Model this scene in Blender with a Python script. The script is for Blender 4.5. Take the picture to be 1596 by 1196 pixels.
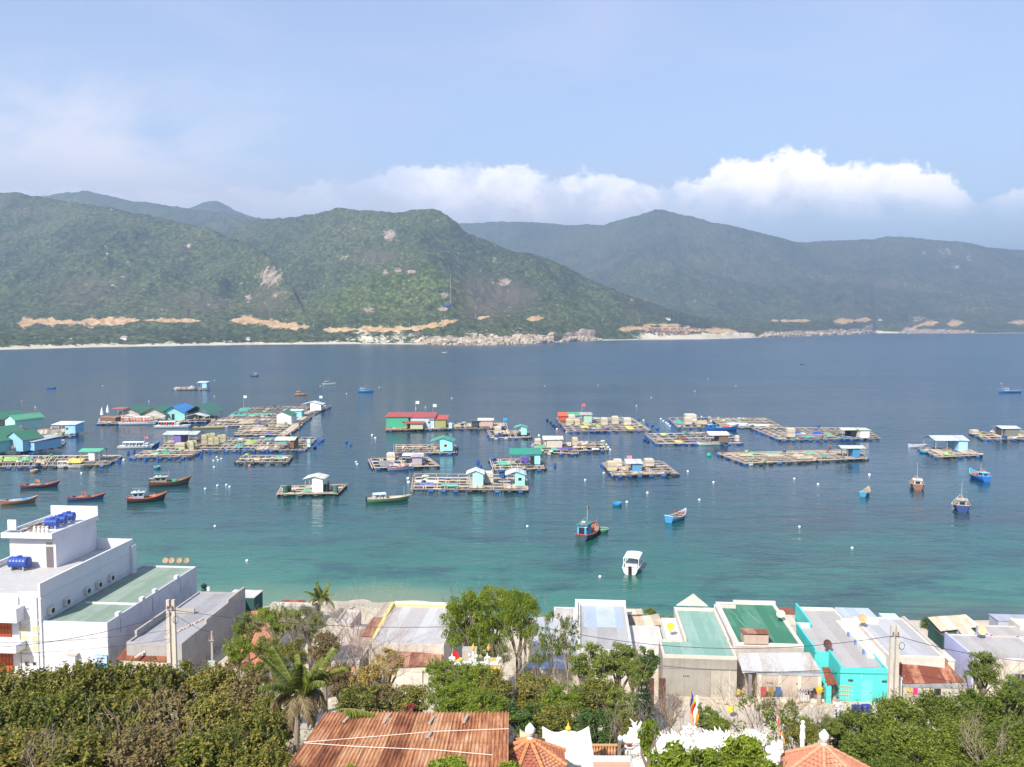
import bpy, bmesh, math, random
import numpy as np
from mathutils import Vector, Matrix
R = math.radians
random.seed(7)
rng = np.random.default_rng(7)
sc = bpy.context.scene
for o in list(bpy.data.objects): bpy.data.objects.remove(o)

# ------------------------------------------------------------------ camera
CH = 33.0; F = 1336.0; CX, CY = 798.0, 598.0; HY = 505.0
PITCH = math.atan((CY-HY)/F); SP, CP = math.sin(PITCH), math.cos(PITCH)
cd = bpy.data.cameras.new('camera'); cam = bpy.data.objects.new('camera', cd)
sc.collection.objects.link(cam); sc.camera = cam
cd.sensor_width = 36; cd.lens = F/1596*36; cd.clip_start = 0.5; cd.clip_end = 30000
cam.location = (0, 0, CH); cam.rotation_euler = (math.pi/2-PITCH, 0, 0)

# ------------------------------------------------------------------ sky, sun, exposure
SUN_EL, SUN_AZ = R(43), R(208)          # azimuth clockwise from +Y
w = bpy.data.worlds.new("World"); sc.world = w; w.use_nodes = True
wn = w.node_tree; wn.nodes.clear()
def N(t, typ, **kw):
    n = t.nodes.new(typ)
    for k, v in kw.items():
        if k in n.inputs: n.inputs[k].default_value = v
        else: setattr(n, k, v)
    return n
def L(t, a, b): t.links.new(a, b)
def M(t, op, a, b=None, c=None, clamp=False):
    n = t.nodes.new('ShaderNodeMath'); n.operation = op; n.use_clamp = clamp
    for i, v in enumerate((a, b, c)):
        if v is None: continue
        if isinstance(v, (int, float)): n.inputs[i].default_value = v
        else: t.links.new(v, n.inputs[i])
    return n.outputs[0]
def MIX(t, f, a, b, mode='MIX'):
    n = t.nodes.new('ShaderNodeMix'); n.data_type = 'RGBA'; n.blend_type = mode
    for s, v in ((n.inputs[0], f), (n.inputs[6], a), (n.inputs[7], b)):
        if isinstance(v, (int, float)): s.default_value = v
        elif isinstance(v, (tuple, list)): s.default_value = (*v[:3], 1)
        else: t.links.new(v, s)
    return n.outputs[2]
def RAMP(t, f, stops, interp='LINEAR'):
    n = t.nodes.new('ShaderNodeValToRGB'); n.color_ramp.interpolation = interp
    e = n.color_ramp.elements
    while len(e) < len(stops): e.new(0.5)
    for i, (p, c) in enumerate(stops):
        e[i].position = p; e[i].color = (*c, 1) if isinstance(c, (tuple, list)) else (c, c, c, 1)
    t.links.new(f, n.inputs[0]); return n.outputs[0]
def NOISE(t, vec, scale, detail=4, rough=.55, dist=0, out=0):
    n = N(t, 'ShaderNodeTexNoise'); n.inputs['Scale'].default_value = scale; n.inputs['Detail'].default_value = detail
    n.inputs['Roughness'].default_value = rough; n.inputs['Distortion'].default_value = dist
    if vec is not None: t.links.new(vec, n.inputs['Vector'])
    return n.outputs[out]
def MAPR(t, v, a, b, c=0, d=1, smooth=True):
    n = t.nodes.new('ShaderNodeMapRange'); n.interpolation_type = 'SMOOTHSTEP' if smooth else 'LINEAR'
    for i, x in enumerate((v, a, b, c, d)):
        if isinstance(x, (int, float)): n.inputs[i].default_value = x
        else: t.links.new(x, n.inputs[i])
    return n.outputs[0]
def MAPPING(t, vec, scale=(1,1,1), rot=(0,0,0), loc=(0,0,0)):
    n = t.nodes.new('ShaderNodeMapping'); n.inputs['Scale'].default_value = scale
    n.inputs['Rotation'].default_value = rot; n.inputs['Location'].default_value = loc
    t.links.new(vec, n.inputs[0]); return n.outputs[0]

sky = N(wn, 'ShaderNodeTexSky'); sky.sky_type = 'NISHITA'; sky.sun_disc = False
sky.sun_elevation = SUN_EL; sky.sun_rotation = SUN_AZ; sky.altitude = 30
sky.air_density = 1.1; sky.dust_density = 1.0; sky.ozone_density = 2.6
tc = N(wn, 'ShaderNodeTexCoord'); sep = N(wn, 'ShaderNodeSeparateXYZ'); L(wn, tc.outputs['Generated'], sep.inputs[0])
ysafe = M(wn, 'MAXIMUM', sep.outputs[1], 0.05)
cu = M(wn, 'DIVIDE', sep.outputs[0], ysafe)      # tangent of bearing
cv = M(wn, 'DIVIDE', sep.outputs[2], ysafe)      # tangent of elevation
comb = N(wn, 'ShaderNodeCombineXYZ'); L(wn, cu, comb.inputs[0]); L(wn, cv, comb.inputs[1])
def curve(t, x, pts, lo, hi):
    xs = MAPR(t, x, lo, hi, 0, 1, smooth=False)
    n = t.nodes.new('ShaderNodeValToRGB'); e = n.color_ramp.elements
    n.color_ramp.interpolation = 'EASE'
    while len(e) < len(pts): e.new(.5)
    for i, (p, v) in enumerate(pts):
        e[i].position = (p-lo)/(hi-lo); e[i].color = (v, v, v, 1)
    t.links.new(xs, n.inputs[0]); return n.outputs[0]
def ux(px): return (px-CX)/F
def vy(py): return (HY-py)/F
bump = NOISE(wn, MAPPING(wn, comb.outputs[0], (1, 1.25, 1), loc=(3.1, 0.4, 2.2)), 13, 8, .6, .25)
lump = NOISE(wn, MAPPING(wn, comb.outputs[0], (1, 1.1, 1), loc=(.3, 1.7, .2)), 42, 6, .55, .2)
tuft = NOISE(wn, comb.outputs[0], 120, 5, .6)
lump = M(wn, 'ADD', M(wn, 'MULTIPLY', M(wn, 'SUBTRACT', tuft, .5), .16),
  M(wn, 'ADD', M(wn, 'MULTIPLY', bump, .55), M(wn, 'MULTIPLY', lump, .45)))
fine = NOISE(wn, MAPPING(wn, comb.outputs[0], (1, 1.8, 1)), 5.0, 9, .62, .4)
# cumulus bank: its top outline along the bearing
top = curve(wn, cu, [(ux(200), vy(296)), (ux(420), vy(300)), (ux(640), vy(268)), (ux(720), vy(254)), (ux(850), vy(272)), (ux(980), vy(282)), (ux(1075), vy(286)),
                     (ux(1130), vy(254)), (ux(1240), vy(238)), (ux(1330), vy(262)), (ux(1405), vy(250)), (ux(1490), vy(280)), (ux(1520), vy(312)), (ux(1545), vy(296)), (ux(1600), vy(288)), (ux(1750), vy(300))], -.6, .8)
bot = curve(wn, cu, [(ux(200), vy(350)), (ux(600), vy(360)), (ux(900), vy(350)), (ux(1150), vy(335)), (ux(1350), vy(325)), (ux(1500), vy(315)), (ux(1600), vy(325))], -.6, .8)
edge = M(wn, 'SUBTRACT', M(wn, 'ADD', top, M(wn, 'MULTIPLY', M(wn, 'SUBTRACT', lump, .5), .075)), cv)
m_top = MAPR(wn, edge, -.002, .007)
m_bot = MAPR(wn, M(wn, 'SUBTRACT', M(wn, 'ADD', cv, M(wn, 'MULTIPLY', M(wn, 'SUBTRACT', fine, .5), .09)), bot), -.035, .04)
dens = curve(wn, cu, [(ux(0), .15), (ux(400), .15), (ux(590), .30), (ux(700), .72), (ux(900), .74), (ux(1040), .72), (ux(1100), 1.0), (ux(1480), 1.0), (ux(1525), .4), (ux(1560), .85), (ux(1620), .85)], -.7, .8)
m1 = M(wn, 'MULTIPLY', M(wn, 'MULTIPLY', M(wn, 'MULTIPLY', m_top, m_bot), dens), M(wn, 'MAXIMUM', MAPR(wn, bump, .38, .56, .35, 1), MAPR(wn, cu, ux(1050), ux(1120))))
# soft veil of grey cloud lying over the mountains and the high veil to the left
veil_v = MAPR(wn, cv, vy(240), vy(325)); veil_h = MAPR(wn, cu, ux(1420), ux(760))
m2 = M(wn, 'MULTIPLY', M(wn, 'MULTIPLY', veil_v, veil_h), MAPR(wn, fine, .30, .62, .45, .95))
lv = M(wn, 'MULTIPLY', MAPR(wn, cv, vy(60), vy(240)), MAPR(wn, cu, ux(640), ux(140)))
m3 = M(wn, 'MULTIPLY', lv, MAPR(wn, fine, .32, .62, .08, .95))
high = M(wn, 'MULTIPLY', MAPR(wn, NOISE(wn, MAPPING(wn, comb.outputs[0], (1, 3.2, 1), (0, 0, .35), (4, 1, 0)), 3.2, 8, .6, .6), .4, .8, .20, .46), MAPR(wn, cv, -.1, .05))
relief = MAPR(wn, edge, .0, .11)                      # how deep inside the bank: base is greyer than the top
rel2 = M(wn, 'ADD', M(wn, 'MULTIPLY', relief, .9), M(wn, 'MULTIPLY', M(wn, 'SUBTRACT', lump, .5), 2.2), clamp=True)
ccol = RAMP(wn, rel2, [(0, (10.5, 9.8, 9.4)), (.4, (8.6, 8.2, 8.1)), (1, (4.9, 4.9, 5.3))])
vcol = (4.7, 4.65, 4.95)
c = MIX(wn, high, sky.outputs[0], (4.3, 4.15, 5.1))
c = MIX(wn, M(wn, 'MULTIPLY', m3, .9), c, (6.2, 5.9, 5.9))
c = MIX(wn, M(wn, 'MULTIPLY', m2, .85), c, vcol)
c = MIX(wn, m1, c, ccol)
up = M(wn, 'MULTIPLY', MAPR(wn, sep.outputs[1], 0.02, 0.2), MAPR(wn, cv, -.05, 0))
c = MIX(wn, up, sky.outputs[0], c)
bg = N(wn, 'ShaderNodeBackground'); bg.inputs['Strength'].default_value = 0.112
out = N(wn, 'ShaderNodeOutputWorld'); L(wn, c, bg.inputs[0]); L(wn, bg.outputs[0], out.inputs[0])

sd = bpy.data.lights.new('sun', 'SUN'); sd.energy = 3.8; sd.angle = R(.5); sd.color = (1, .955, .87)
sun = bpy.data.objects.new('sun', sd); sc.collection.objects.link(sun)
SD = Vector((math.sin(SUN_AZ)*math.cos(SUN_EL), math.cos(SUN_AZ)*math.cos(SUN_EL), math.sin(SUN_EL)))
sun.rotation_euler = SD.to_track_quat('Z', 'Y').to_euler(); sun.location = (-60, -120, 120)
sc.view_settings.view_transform = 'Standard'; sc.view_settings.look = 'None'
sc.view_settings.exposure = 0.95; sc.view_settings.gamma = 1
cy = sc.cycles
cy.use_denoising = True; cy.max_bounces = 6; cy.diffuse_bounces = 2; cy.glossy_bounces = 2; cy.transmission_bounces = 3
cy.transparent_max_bounces = 6; cy.volume_bounces = 0; cy.caustics_reflective = False; cy.caustics_refractive = False
cy.sample_clamp_indirect = 4

# ------------------------------------------------------------------ pixel <-> world helpers
def ray(px, py):
    a, b = (px-CX)/F, (CY-py)/F
    return Vector((a, CP+b*SP, -SP+b*CP))
def P(px, py, z=0.0):
    d = ray(px, py); s = (z-CH)/d.z
    return Vector((d.x*s, d.y*s, z))
def PY(px, py, Y):
    d = ray(px, py); s = Y/d.y
    return Vector((d.x*s, Y, CH+d.z*s))
def proj(v):
    x, y, z = v[0], v[1], v[2]-CH
    dep = y*CP-z*SP; h = y*SP+z*CP
    return (CX+F*x/dep, CY-F*h/dep)
def depth(v): return v[1]*CP-(v[2]-CH)*SP
def solve(f, lo, hi):
    flo = f(lo)
    for _ in range(50):
        m = (lo+hi)/2; fm = f(m)
        if (fm > 0) == (flo > 0): lo, flo = m, fm
        else: hi = m
    return (lo+hi)/2

# ------------------------------------------------------------------ object helpers
COL = sc.collection
def tag(o, label=None, cat=None, group=None, kind=None):
    if label: o['label'] = label
    if cat: o['category'] = cat
    if group: o['group'] = group
    if kind: o['kind'] = kind
    return o
def thing(name, label, cat, loc=(0,0,0), rz=0, group=None):
    o = bpy.data.objects.new(name, None); COL.objects.link(o)
    o.empty_display_size = .3
    o.location = loc; o.rotation_euler = (0, 0, rz)
    return tag(o, label, cat, group)
def kids(o, _c={}):
    return list(o.children)
def dup(o, loc=None, rz=None, label=None, group=None, scale=None, parent=None, _top=True):
    r = o.copy(); COL.objects.link(r)
    if parent is not None: r.parent = parent
    if _top:
        if loc is not None: r.location = loc
        if rz is not None: r.rotation_euler = (0, 0, rz)
        if scale is not None: r.scale = (scale,)*3 if isinstance(scale, (int, float)) else scale
        if label: r['label'] = label
        if group: r['group'] = group
    for ch in list(o.children):
        if ch.name != r.name: dup(ch, parent=r, _top=False)
    return r
class MB:
    def __init__(s): s.v = []; s.f = []; s.m = []; s.mi = 0; s.sm = []; s.smooth = False
    def add(s, vs, fs):
        n = len(s.v); s.v += [tuple(v) for v in vs]
        for f in fs: s.f.append(tuple(i+n for i in f)); s.m.append(s.mi); s.sm.append(s.smooth)
        return s
    def box(s, x0, x1, y0, y1, z0, z1, rz=0, c=None):
        vs = [(x, y, z) for z in (z0, z1) for x, y in ((x0, y0), (x1, y0), (x1, y1), (x0, y1))]
        if rz:
            cx, cy = c or ((x0+x1)/2, (y0+y1)/2); a, b = math.cos(rz), math.sin(rz)
            vs = [(cx+(x-cx)*a-(y-cy)*b, cy+(x-cx)*b+(y-cy)*a, z) for x, y, z in vs]
        return s.add(vs, [(3,2,1,0), (4,5,6,7), (0,1,5,4), (1,2,6,5), (2,3,7,6), (3,0,4,7)])
    def beam(s, a, b, wd, h):
        a, b = Vector(a), Vector(b); d = (b-a)
        if d.length < 1e-6: return s
        d.normalize(); up = Vector((0,0,1)) if abs(d.z) < .95 else Vector((1,0,0))
        sx = d.cross(up).normalized()*wd/2; sz = sx.cross(d).normalized()*h/2
        vs = [p+i*sx+j*sz for p in (a, b) for i, j in ((-1,-1), (1,-1), (1,1), (-1,1))]
        return s.add(vs, [(0,1,2,3), (7,6,5,4), (0,4,5,1), (1,5,6,2), (2,6,7,3), (3,7,4,0)])
    def tube(s, pts, rs, n=8, cap=True):
        pts = [Vector(p) for p in pts]
        if isinstance(rs, (int, float)): rs = [rs]*len(pts)
        vs = []; ref = Vector((.13, .21, 1)).normalized()
        for i, p in enumerate(pts):
            d = (pts[min(i+1, len(pts)-1)]-pts[max(i-1, 0)]).normalized()
            r0 = ref if abs(d.dot(ref)) < .95 else Vector((1, .1, 0))
            a = d.cross(r0).normalized(); b = d.cross(a).normalized()
            for k in range(n):
                t = 2*math.pi*k/n; vs.append(p+(a*math.cos(t)+b*math.sin(t))*rs[i])
        fs = []
        for i in range(len(pts)-1):
            for k in range(n):
                k2 = (k+1) % n; fs.append((i*n+k, i*n+k2, (i+1)*n+k2, (i+1)*n+k))
        if cap: fs.append(tuple(range(n-1, -1, -1))); fs.append(tuple(range((len(pts)-1)*n, len(pts)*n)))
        return s.add(vs, fs)
    def lathe(s, prof, n=12, c=(0,0,0), cap=True):
        vs = [(c[0]+r*math.cos(2*math.pi*k/n), c[1]+r*math.sin(2*math.pi*k/n), c[2]+z) for r, z in prof for k in range(n)]
        fs = [(i*n+k, i*n+(k+1) % n, (i+1)*n+(k+1) % n, (i+1)*n+k) for i in range(len(prof)-1) for k in range(n)]
        if cap: fs.append(tuple(range(n-1, -1, -1))); fs.append(tuple(range((len(prof)-1)*n, len(prof)*n)))
        return s.add(vs, fs)
    def poly(s, pts): return s.add(pts, [tuple(range(len(pts)))])
    def slab(s, pts, t):
        """a flat polygon (pts, counter-clockwise from above) given thickness t downwards"""
        n = len(pts); vs = [tuple(p) for p in pts]+[(p[0], p[1], p[2]-t) for p in pts]
        return s.add(vs, [tuple(range(n)), tuple(range(2*n-1, n-1, -1))]+[(i, n+i, n+(i+1) % n, (i+1) % n) for i in range(n)])
    def extrude_y(s, pts, y0, y1):
        """polygon in x,z extruded along y"""
        n = len(pts); vs = [(x, y0, z) for x, z in pts]+[(x, y1, z) for x, z in pts]
        return s.add(vs, [tuple(range(n)), tuple(range(2*n-1, n-1, -1))]+[(i, n+i, n+(i+1) % n, (i+1) % n) for i in range(n)])
    def ball(s, c, r, n=8, m=6, sc=(1,1,1)):
        prof = [(r*math.sin(math.pi*i/m)*1.0+1e-4, -r*math.cos(math.pi*i/m)) for i in range(m+1)]
        vs = [(c[0]+a*math.cos(2*math.pi*k/n)*sc[0], c[1]+a*math.sin(2*math.pi*k/n)*sc[1], c[2]+z*sc[2]) for a, z in prof for k in range(n)]
        fs = [(i*n+k, i*n+(k+1) % n, (i+1)*n+(k+1) % n, (i+1)*n+k) for i in range(m) for k in range(n)]
        return s.add(vs, fs)
    def mesh(s, name, mats):
        me = bpy.data.meshes.new(name); me.from_pydata(s.v, [], s.f)
        for m in (mats if isinstance(mats, (list, tuple)) else [mats]): me.materials.append(m)
        if any(s.m): me.polygons.foreach_set('material_index', s.m)
        if any(s.sm): me.polygons.foreach_set('use_smooth', s.sm)
        me.update(); return me
    def build(s, name, mats, parent=None, loc=None, rz=0):
        o = bpy.data.objects.new(name, s.mesh(name, mats)); COL.objects.link(o)
        if parent is not None: o.parent = parent
        if loc is not None: o.location = loc; o.rotation_euler = (0, 0, rz)
        return o
def npmesh(name, verts, quads, mats, smooth=True):
    me = bpy.data.meshes.new(name)
    k = quads.shape[1]
    me.vertices.add(len(verts)); me.vertices.foreach_set('co', verts.astype(np.float32).ravel())
    me.loops.add(quads.size); me.loops.foreach_set('vertex_index', quads.astype(np.int32).ravel())
    me.polygons.add(len(quads)); me.polygons.foreach_set('loop_start', np.arange(0, quads.size, k, dtype=np.int32))
    me.polygons.foreach_set('loop_total', np.full(len(quads), k, dtype=np.int32))
    me.polygons.foreach_set('use_smooth', np.full(len(quads), smooth))
    for m in (mats if isinstance(mats, (list, tuple)) else [mats]): me.materials.append(m)
    me.update(calc_edges=True); me.validate(); return me

# ------------------------------------------------------------------ materials
def newmat(name):
    m = bpy.data.materials.new(name); m.use_nodes = True; t = m.node_tree; t.nodes.clear()
    b = N(t, 'ShaderNodeBsdfPrincipled'); o = N(t, 'ShaderNodeOutputMaterial'); L(t, b.outputs[0], o.inputs[0])
    return m, t, b
_mc = {}
def paint(col, rough=.6, dirt=.25, scale=1.2, spec=.3, bump=.15, dirtcol=None, metal=0, drip=0):
    """painted or plain surface: worn by a large and a fine noise, streaks if drip"""
    key = (tuple(col), rough, dirt, scale, spec, bump, dirtcol, metal, drip)
    if key in _mc: return _mc[key]
    m, t, b = newmat('surface')
    g = N(t, 'ShaderNodeTexCoord').outputs['Object']
    n1 = NOISE(t, g, scale, 6, .65); n2 = NOISE(t, g, scale*9, 4, .6)
    f = M(t, 'MULTIPLY', MAPR(t, n1, .42, .72), dirt)
    dc = dirtcol or tuple(x*.55+.03 for x in col)
    c = MIX(t, f, col, dc)
    if drip:
        st = NOISE(t, MAPPING(t, g, (2.2, 2.2, .18)), 2.2, 5, .7)
        c = MIX(t, M(t, 'MULTIPLY', MAPR(t, st, .5, .75), drip), c, dc)
    c = MIX(t, M(t, 'MULTIPLY', M(t, 'SUBTRACT', n2, .5), .5), c, (1, 1, 1), 'SOFT_LIGHT')
    L(t, c, b.inputs['Base Color']); b.inputs['Roughness'].default_value = rough
    b.inputs['Specular IOR Level'].default_value = spec; b.inputs['Metallic'].default_value = metal
    if bump:
        bn = N(t, 'ShaderNodeBump'); bn.inputs['Strength'].default_value = bump; bn.inputs['Distance'].default_value = .02
        L(t, n2, bn.inputs['Height']); L(t, bn.outputs[0], b.inputs['Normal'])
    _mc[key] = m; return m
def sheet(col, col2, amount=.5, axis=0, patch=.9, rough=.5, scale=1.0, metal=0.0):
    """roofing sheet: separate sheets differ, streaks run down the slope (axis y), second colour in patches"""
    key = ('sheet', tuple(col), tuple(col2), amount, axis, patch, rough, scale)
    if key in _mc: return _mc[key]
    m, t, b = newmat('roof_sheet')
    g = N(t, 'ShaderNodeTexCoord').outputs['Object']
    s = (1, .12, 1) if axis == 0 else (.12, 1, 1)
    n1 = NOISE(t, MAPPING(t, g, s), 3.2*scale, 6, .7); n2 = NOISE(t, g, patch*scale*.6, 6, .7)
    sp = N(t, 'ShaderNodeSeparateXYZ'); L(t, g, sp.inputs[0])
    wv = N(t, 'ShaderNodeTexWhiteNoise'); wv.noise_dimensions = '1D'
    L(t, M(t, 'FLOOR', M(t, 'MULTIPLY', sp.outputs[axis], 1.15)), wv.inputs['W'])
    f = M(t, 'ADD', M(t, 'ADD', M(t, 'MULTIPLY', n1, .5), M(t, 'MULTIPLY', n2, .65)), M(t, 'MULTIPLY', M(t, 'SUBTRACT', wv.outputs['Value'], .5), .25))
    f = MAPR(t, f, .72-amount*.5, .90-amount*.4)
    c = MIX(t, f, col, col2)
    n3 = NOISE(t, g, 14*scale, 3, .6)
    c = MIX(t, .5, c, RAMP(t, n3, [(.3, .35), (.7, .65)]), 'OVERLAY')
    L(t, c, b.inputs['Base Color']); b.inputs['Roughness'].default_value = rough; b.inputs['Metallic'].default_value = metal
    b.inputs['Specular IOR Level'].default_value = .3
    _mc[key] = m; return m
def wood(col=(.36, .27, .19), var=.5):
    key = ('wood', tuple(col), var)
    if key in _mc: return _mc[key]
    m, t, b = newmat('wood')
    geo = N(t, 'ShaderNodeNewGeometry'); g = N(t, 'ShaderNodeTexCoord').outputs['Object']
    n = NOISE(t, g, 1.3, 5, .6)
    f = M(t, 'ADD', M(t, 'MULTIPLY', geo.outputs['Random Per Island'], .6), M(t, 'MULTIPLY', n, .4))
    c = RAMP(t, f, [(.15, tuple(x*(1-var) for x in col)), (.5, col), (.85, tuple(min(.8, x*(1+var)) for x in col))])
    L(t, c, b.inputs['Base Color']); b.inputs['Roughness'].default_value = .8; b.inputs['Specular IOR Level'].default_value = .15
    _mc[key] = m; return m
def leafmat(name, cols, trans=.35, rough=.55):
    m, t, b = newmat(name); t.nodes.clear()
    geo = N(t, 'ShaderNodeNewGeometry'); g = N(t, 'ShaderNodeTexCoord').outputs['Object']
    oi = N(t, 'ShaderNodeObjectInfo')
    n = NOISE(t, g, 2.4, 3, .6)
    f = M(t, 'ADD', M(t, 'MULTIPLY', geo.outputs['Random Per Island'], .5), M(t, 'MULTIPLY', n, .5))
    f = M(t, 'ADD', f, M(t, 'MULTIPLY', M(t, 'SUBTRACT', oi.outputs['Random'], .5), .16))
    k = len(cols); c = RAMP(t, f, [(.12+.74*i/(k-1), cc) for i, cc in enumerate(cols)])
    d = N(t, 'ShaderNodeBsdfPrincipled'); d.inputs['Roughness'].default_value = rough; d.inputs['Specular IOR Level'].default_value = .35
    tr = N(t, 'ShaderNodeBsdfTranslucent'); L(t, c, d.inputs['Base Color'])
    L(t, MIX(t, .5, c, (.5, .6, .1), 'MULTIPLY'), tr.inputs[0])
    mx = N(t, 'ShaderNodeMixShader'); mx.inputs[0].default_value = trans
    L(t, d.outputs[0], mx.inputs[1]); L(t, tr.outputs[0], mx.inputs[2])
    o = N(t, 'ShaderNodeOutputMaterial'); L(t, mx.outputs[0], o.inputs[0]); return m
# ------------------------------------------------------------------ noise
def vnoise(x, y, seed=0):
    xi = np.floor(x).astype(np.int64); yi = np.floor(y).astype(np.int64); fx = x-xi; fy = y-yi
    def h(a, b):
        n = (a*374761393+b*668265263+seed*974711) & 0xffffffff
        n = ((n ^ (n >> 13))*1274126177) & 0xffffffff
        return ((n ^ (n >> 16)) & 0xffff)/65535.0
    u = fx*fx*(3-2*fx); v = fy*fy*(3-2*fy)
    return (h(xi, yi)*(1-u)+h(xi+1, yi)*u)*(1-v)+(h(xi, yi+1)*(1-u)+h(xi+1, yi+1)*u)*v
def fbm(x, y, o=5, seed=0, ridged=False):
    s = 0; a = .5; tot = 0
    for i in range(o):
        n = vnoise(x*2**i+i*17.3, y*2**i-i*9.1, seed+i)
        if ridged: n = 1-np.abs(2*n-1)
        s = s+n*a; tot += a; a *= .5
    return s/tot
def sstep(a, b, x):
    t = np.clip((x-a)/(b-a), 0, 1); return t*t*(3-2*t)

# ------------------------------------------------------------------ far hills: one heightfield
SHORE = [(-260, 553), (0, 545.5), (150, 541.5), (400, 537.5), (560, 536.5), (650, 537), (700, 538.5), (770, 538.5), (835, 536.5), (900, 532.3), (940, 531), (1000, 529.8),
         (1100, 529), (1180, 526.5), (1250, 524.5), (1330, 521.5), (1365, 519.6), (1500, 520), (1596, 519.5), (1900, 518.5)]
def shore_Y(px):
    py = np.interp(px, [a for a, _ in SHORE], [b for _, b in SHORE])
    b = (CY-py)/F; dy = CP+b*SP; dz = -SP+b*CP
    return dy*(-CH/dz)
def zpix(py, Y):
    b = (CY-py)/F; dy = CP+b*SP; dz = -SP+b*CP
    return CH+dz/dy*Y
# ridges: (px, py of crest, forward distance of crest, forward distance where it starts to rise), exponent, back width
RIDGES = [
 # far grey-blue peaks behind the left
 dict(p=[(230, 345, 4900, 4100), (295, 320, 4900, 4100), (335, 306, 4900, 4100), (360, 318, 4900, 4100), (385, 331, 4900, 4100), (470, 350, 4900, 4100)], e=1.0, bw=1500),
 # back left ridge
 dict(p=[(-260, 330, 3900, 2600), (0, 318, 3900, 2600), (50, 302, 3900, 2600), (100, 293, 3850, 2600), (130, 291, 3800, 2600), (160, 299, 3800, 2600), (200, 309, 3800, 2600), (270, 319, 3700, 2500), (330, 324, 3600, 2400), (400, 336, 3500, 2300), (480, 345, 3400, 2300), (600, 360, 3400, 2300), (760, 420, 3400, 2600)], e=1.1, bw=1500),
 # left front mountain
 dict(p=[(-260, 330, 2600, 1420), (-120, 305, 2550, 1480), (0, 300, 2500, 1500), (50, 305, 2450, 1500), (110, 318, 2400, 1500), (200, 335, 2300, 1500), (280, 347, 2250, 1480), (340, 362, 2200, 1480), (390, 380, 2100, 1480), (425, 405, 1950, 1480), (450, 440, 1800, 1500), (480, 500, 1650, 1500)], e=1.15, bw=900),
 # middle hill
 dict(p=[(330, 490, 1650, 1500), (320, 420, 2200, 1500), (350, 368, 2700, 1480), (385, 347, 2750, 1470), (410, 343, 2700, 1460), (440, 341, 2600, 1450), (480, 336, 2550, 1440), (520, 327, 2450, 1430), (570, 329, 2400, 1430), (620, 334, 2350, 1430), (650, 329, 2300, 1430), (680, 330, 2250, 1430), (700, 341, 2220, 1430), (730, 368, 2200, 1450), (780, 388, 2200, 1480), (830, 400, 2200, 1520), (880, 416, 2200, 1560), (920, 440, 2200, 1650), (960, 458, 2200, 1750), (1000, 471, 2250, 1850), (1040, 485, 2300, 1950), (1090, 498, 2350, 2050), (1160, 510, 2400, 2200)], e=1.15, bw=900),
 # spur running down to the headland
 dict(p=[(440, 520, 1500, 1420), (480, 490, 1600, 1420), (540, 455, 1700, 1430), (590, 432, 1720, 1430), (640, 421, 1700, 1425), (675, 421, 1680, 1420), (700, 432, 1660, 1415), (740, 465, 1640, 1410), (780, 490, 1600, 1410), (840, 515, 1560, 1450), (870, 527, 1600, 1500)], e=1.05, bw=260),
 # low shoulder on the right of the middle hill
 dict(p=[(700, 500, 1800, 1500), (800, 455, 2000, 1520), (880, 462, 2050, 1600), (950, 480, 2100, 1700), (1020, 494, 2200, 1900), (1100, 504, 2300, 2050)], e=1.0, bw=500),
 # big right mountain
 dict(p=[(640, 352, 5000, 3600), (720, 346, 5000, 3600), (780, 342, 5000, 3500), (850, 345, 4900, 3300), (900, 345, 4700, 3000), (940, 346, 4500, 2800), (970, 335, 4400, 2700), (1000, 330, 4350, 2650), (1030, 323, 4300, 2600), (1055, 332, 4300, 2600), (1080, 335, 4300, 2600), (1110, 346, 4250, 2600), (1150, 352, 4250, 2650), (1200, 366, 4250, 2700), (1240, 376, 4300, 2800), (1290, 375, 4400, 2900), (1340, 372, 4500, 3000), (1400, 371, 4500, 3050), (1450, 375, 4500, 3100), (1500, 379, 4500, 3150), (1540, 389, 4500, 3200), (1600, 391, 4600, 3200), (1700, 386, 4700, 3250), (1900, 400, 4700, 3300)], e=1.25, bw=1800),
 dict(p=[(860, 470, 3300, 2400), (960, 440, 3500, 2450), (1060, 455, 3300, 2500), (1160, 440, 3500, 2600), (1250, 462, 3400, 2700), (1330, 440, 3700, 2800), (1430, 462, 3700, 3000), (1520, 445, 3800, 3100), (1620, 455, 3900, 3200), (1900, 460, 3900, 3200)], e=1.1, bw=600),
 # low points of land on the right shore
 dict(p=[(1130, 515, 2450, 2200), (1220, 505, 2600, 2300), (1300, 503, 2750, 2500), (1345, 501, 3050, 2860), (1390, 507, 3250, 3060), (1440, 500, 3400, 3100), (1500, 505, 3450, 3110), (1560, 503, 3500, 3110), (1900, 506, 3600, 3300)], e=.9, bw=300),
]
cols = np.arange(-250, 1850, 2.3)
s0 = np.concatenate([np.linspace(0, 60, 16), np.linspace(60, 1500, 330)[1:], 1500+3800*np.linspace(0, 1, 190)[1:]**1.3])
PX = np.repeat(cols[None, :], len(s0), 0); YS = shore_Y(cols)[None, :]
S = s0[:, None]; Y = YS+S; 
T = (PX-CX)/F
X = T*Y*(1.0/CP)*1.0
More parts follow.
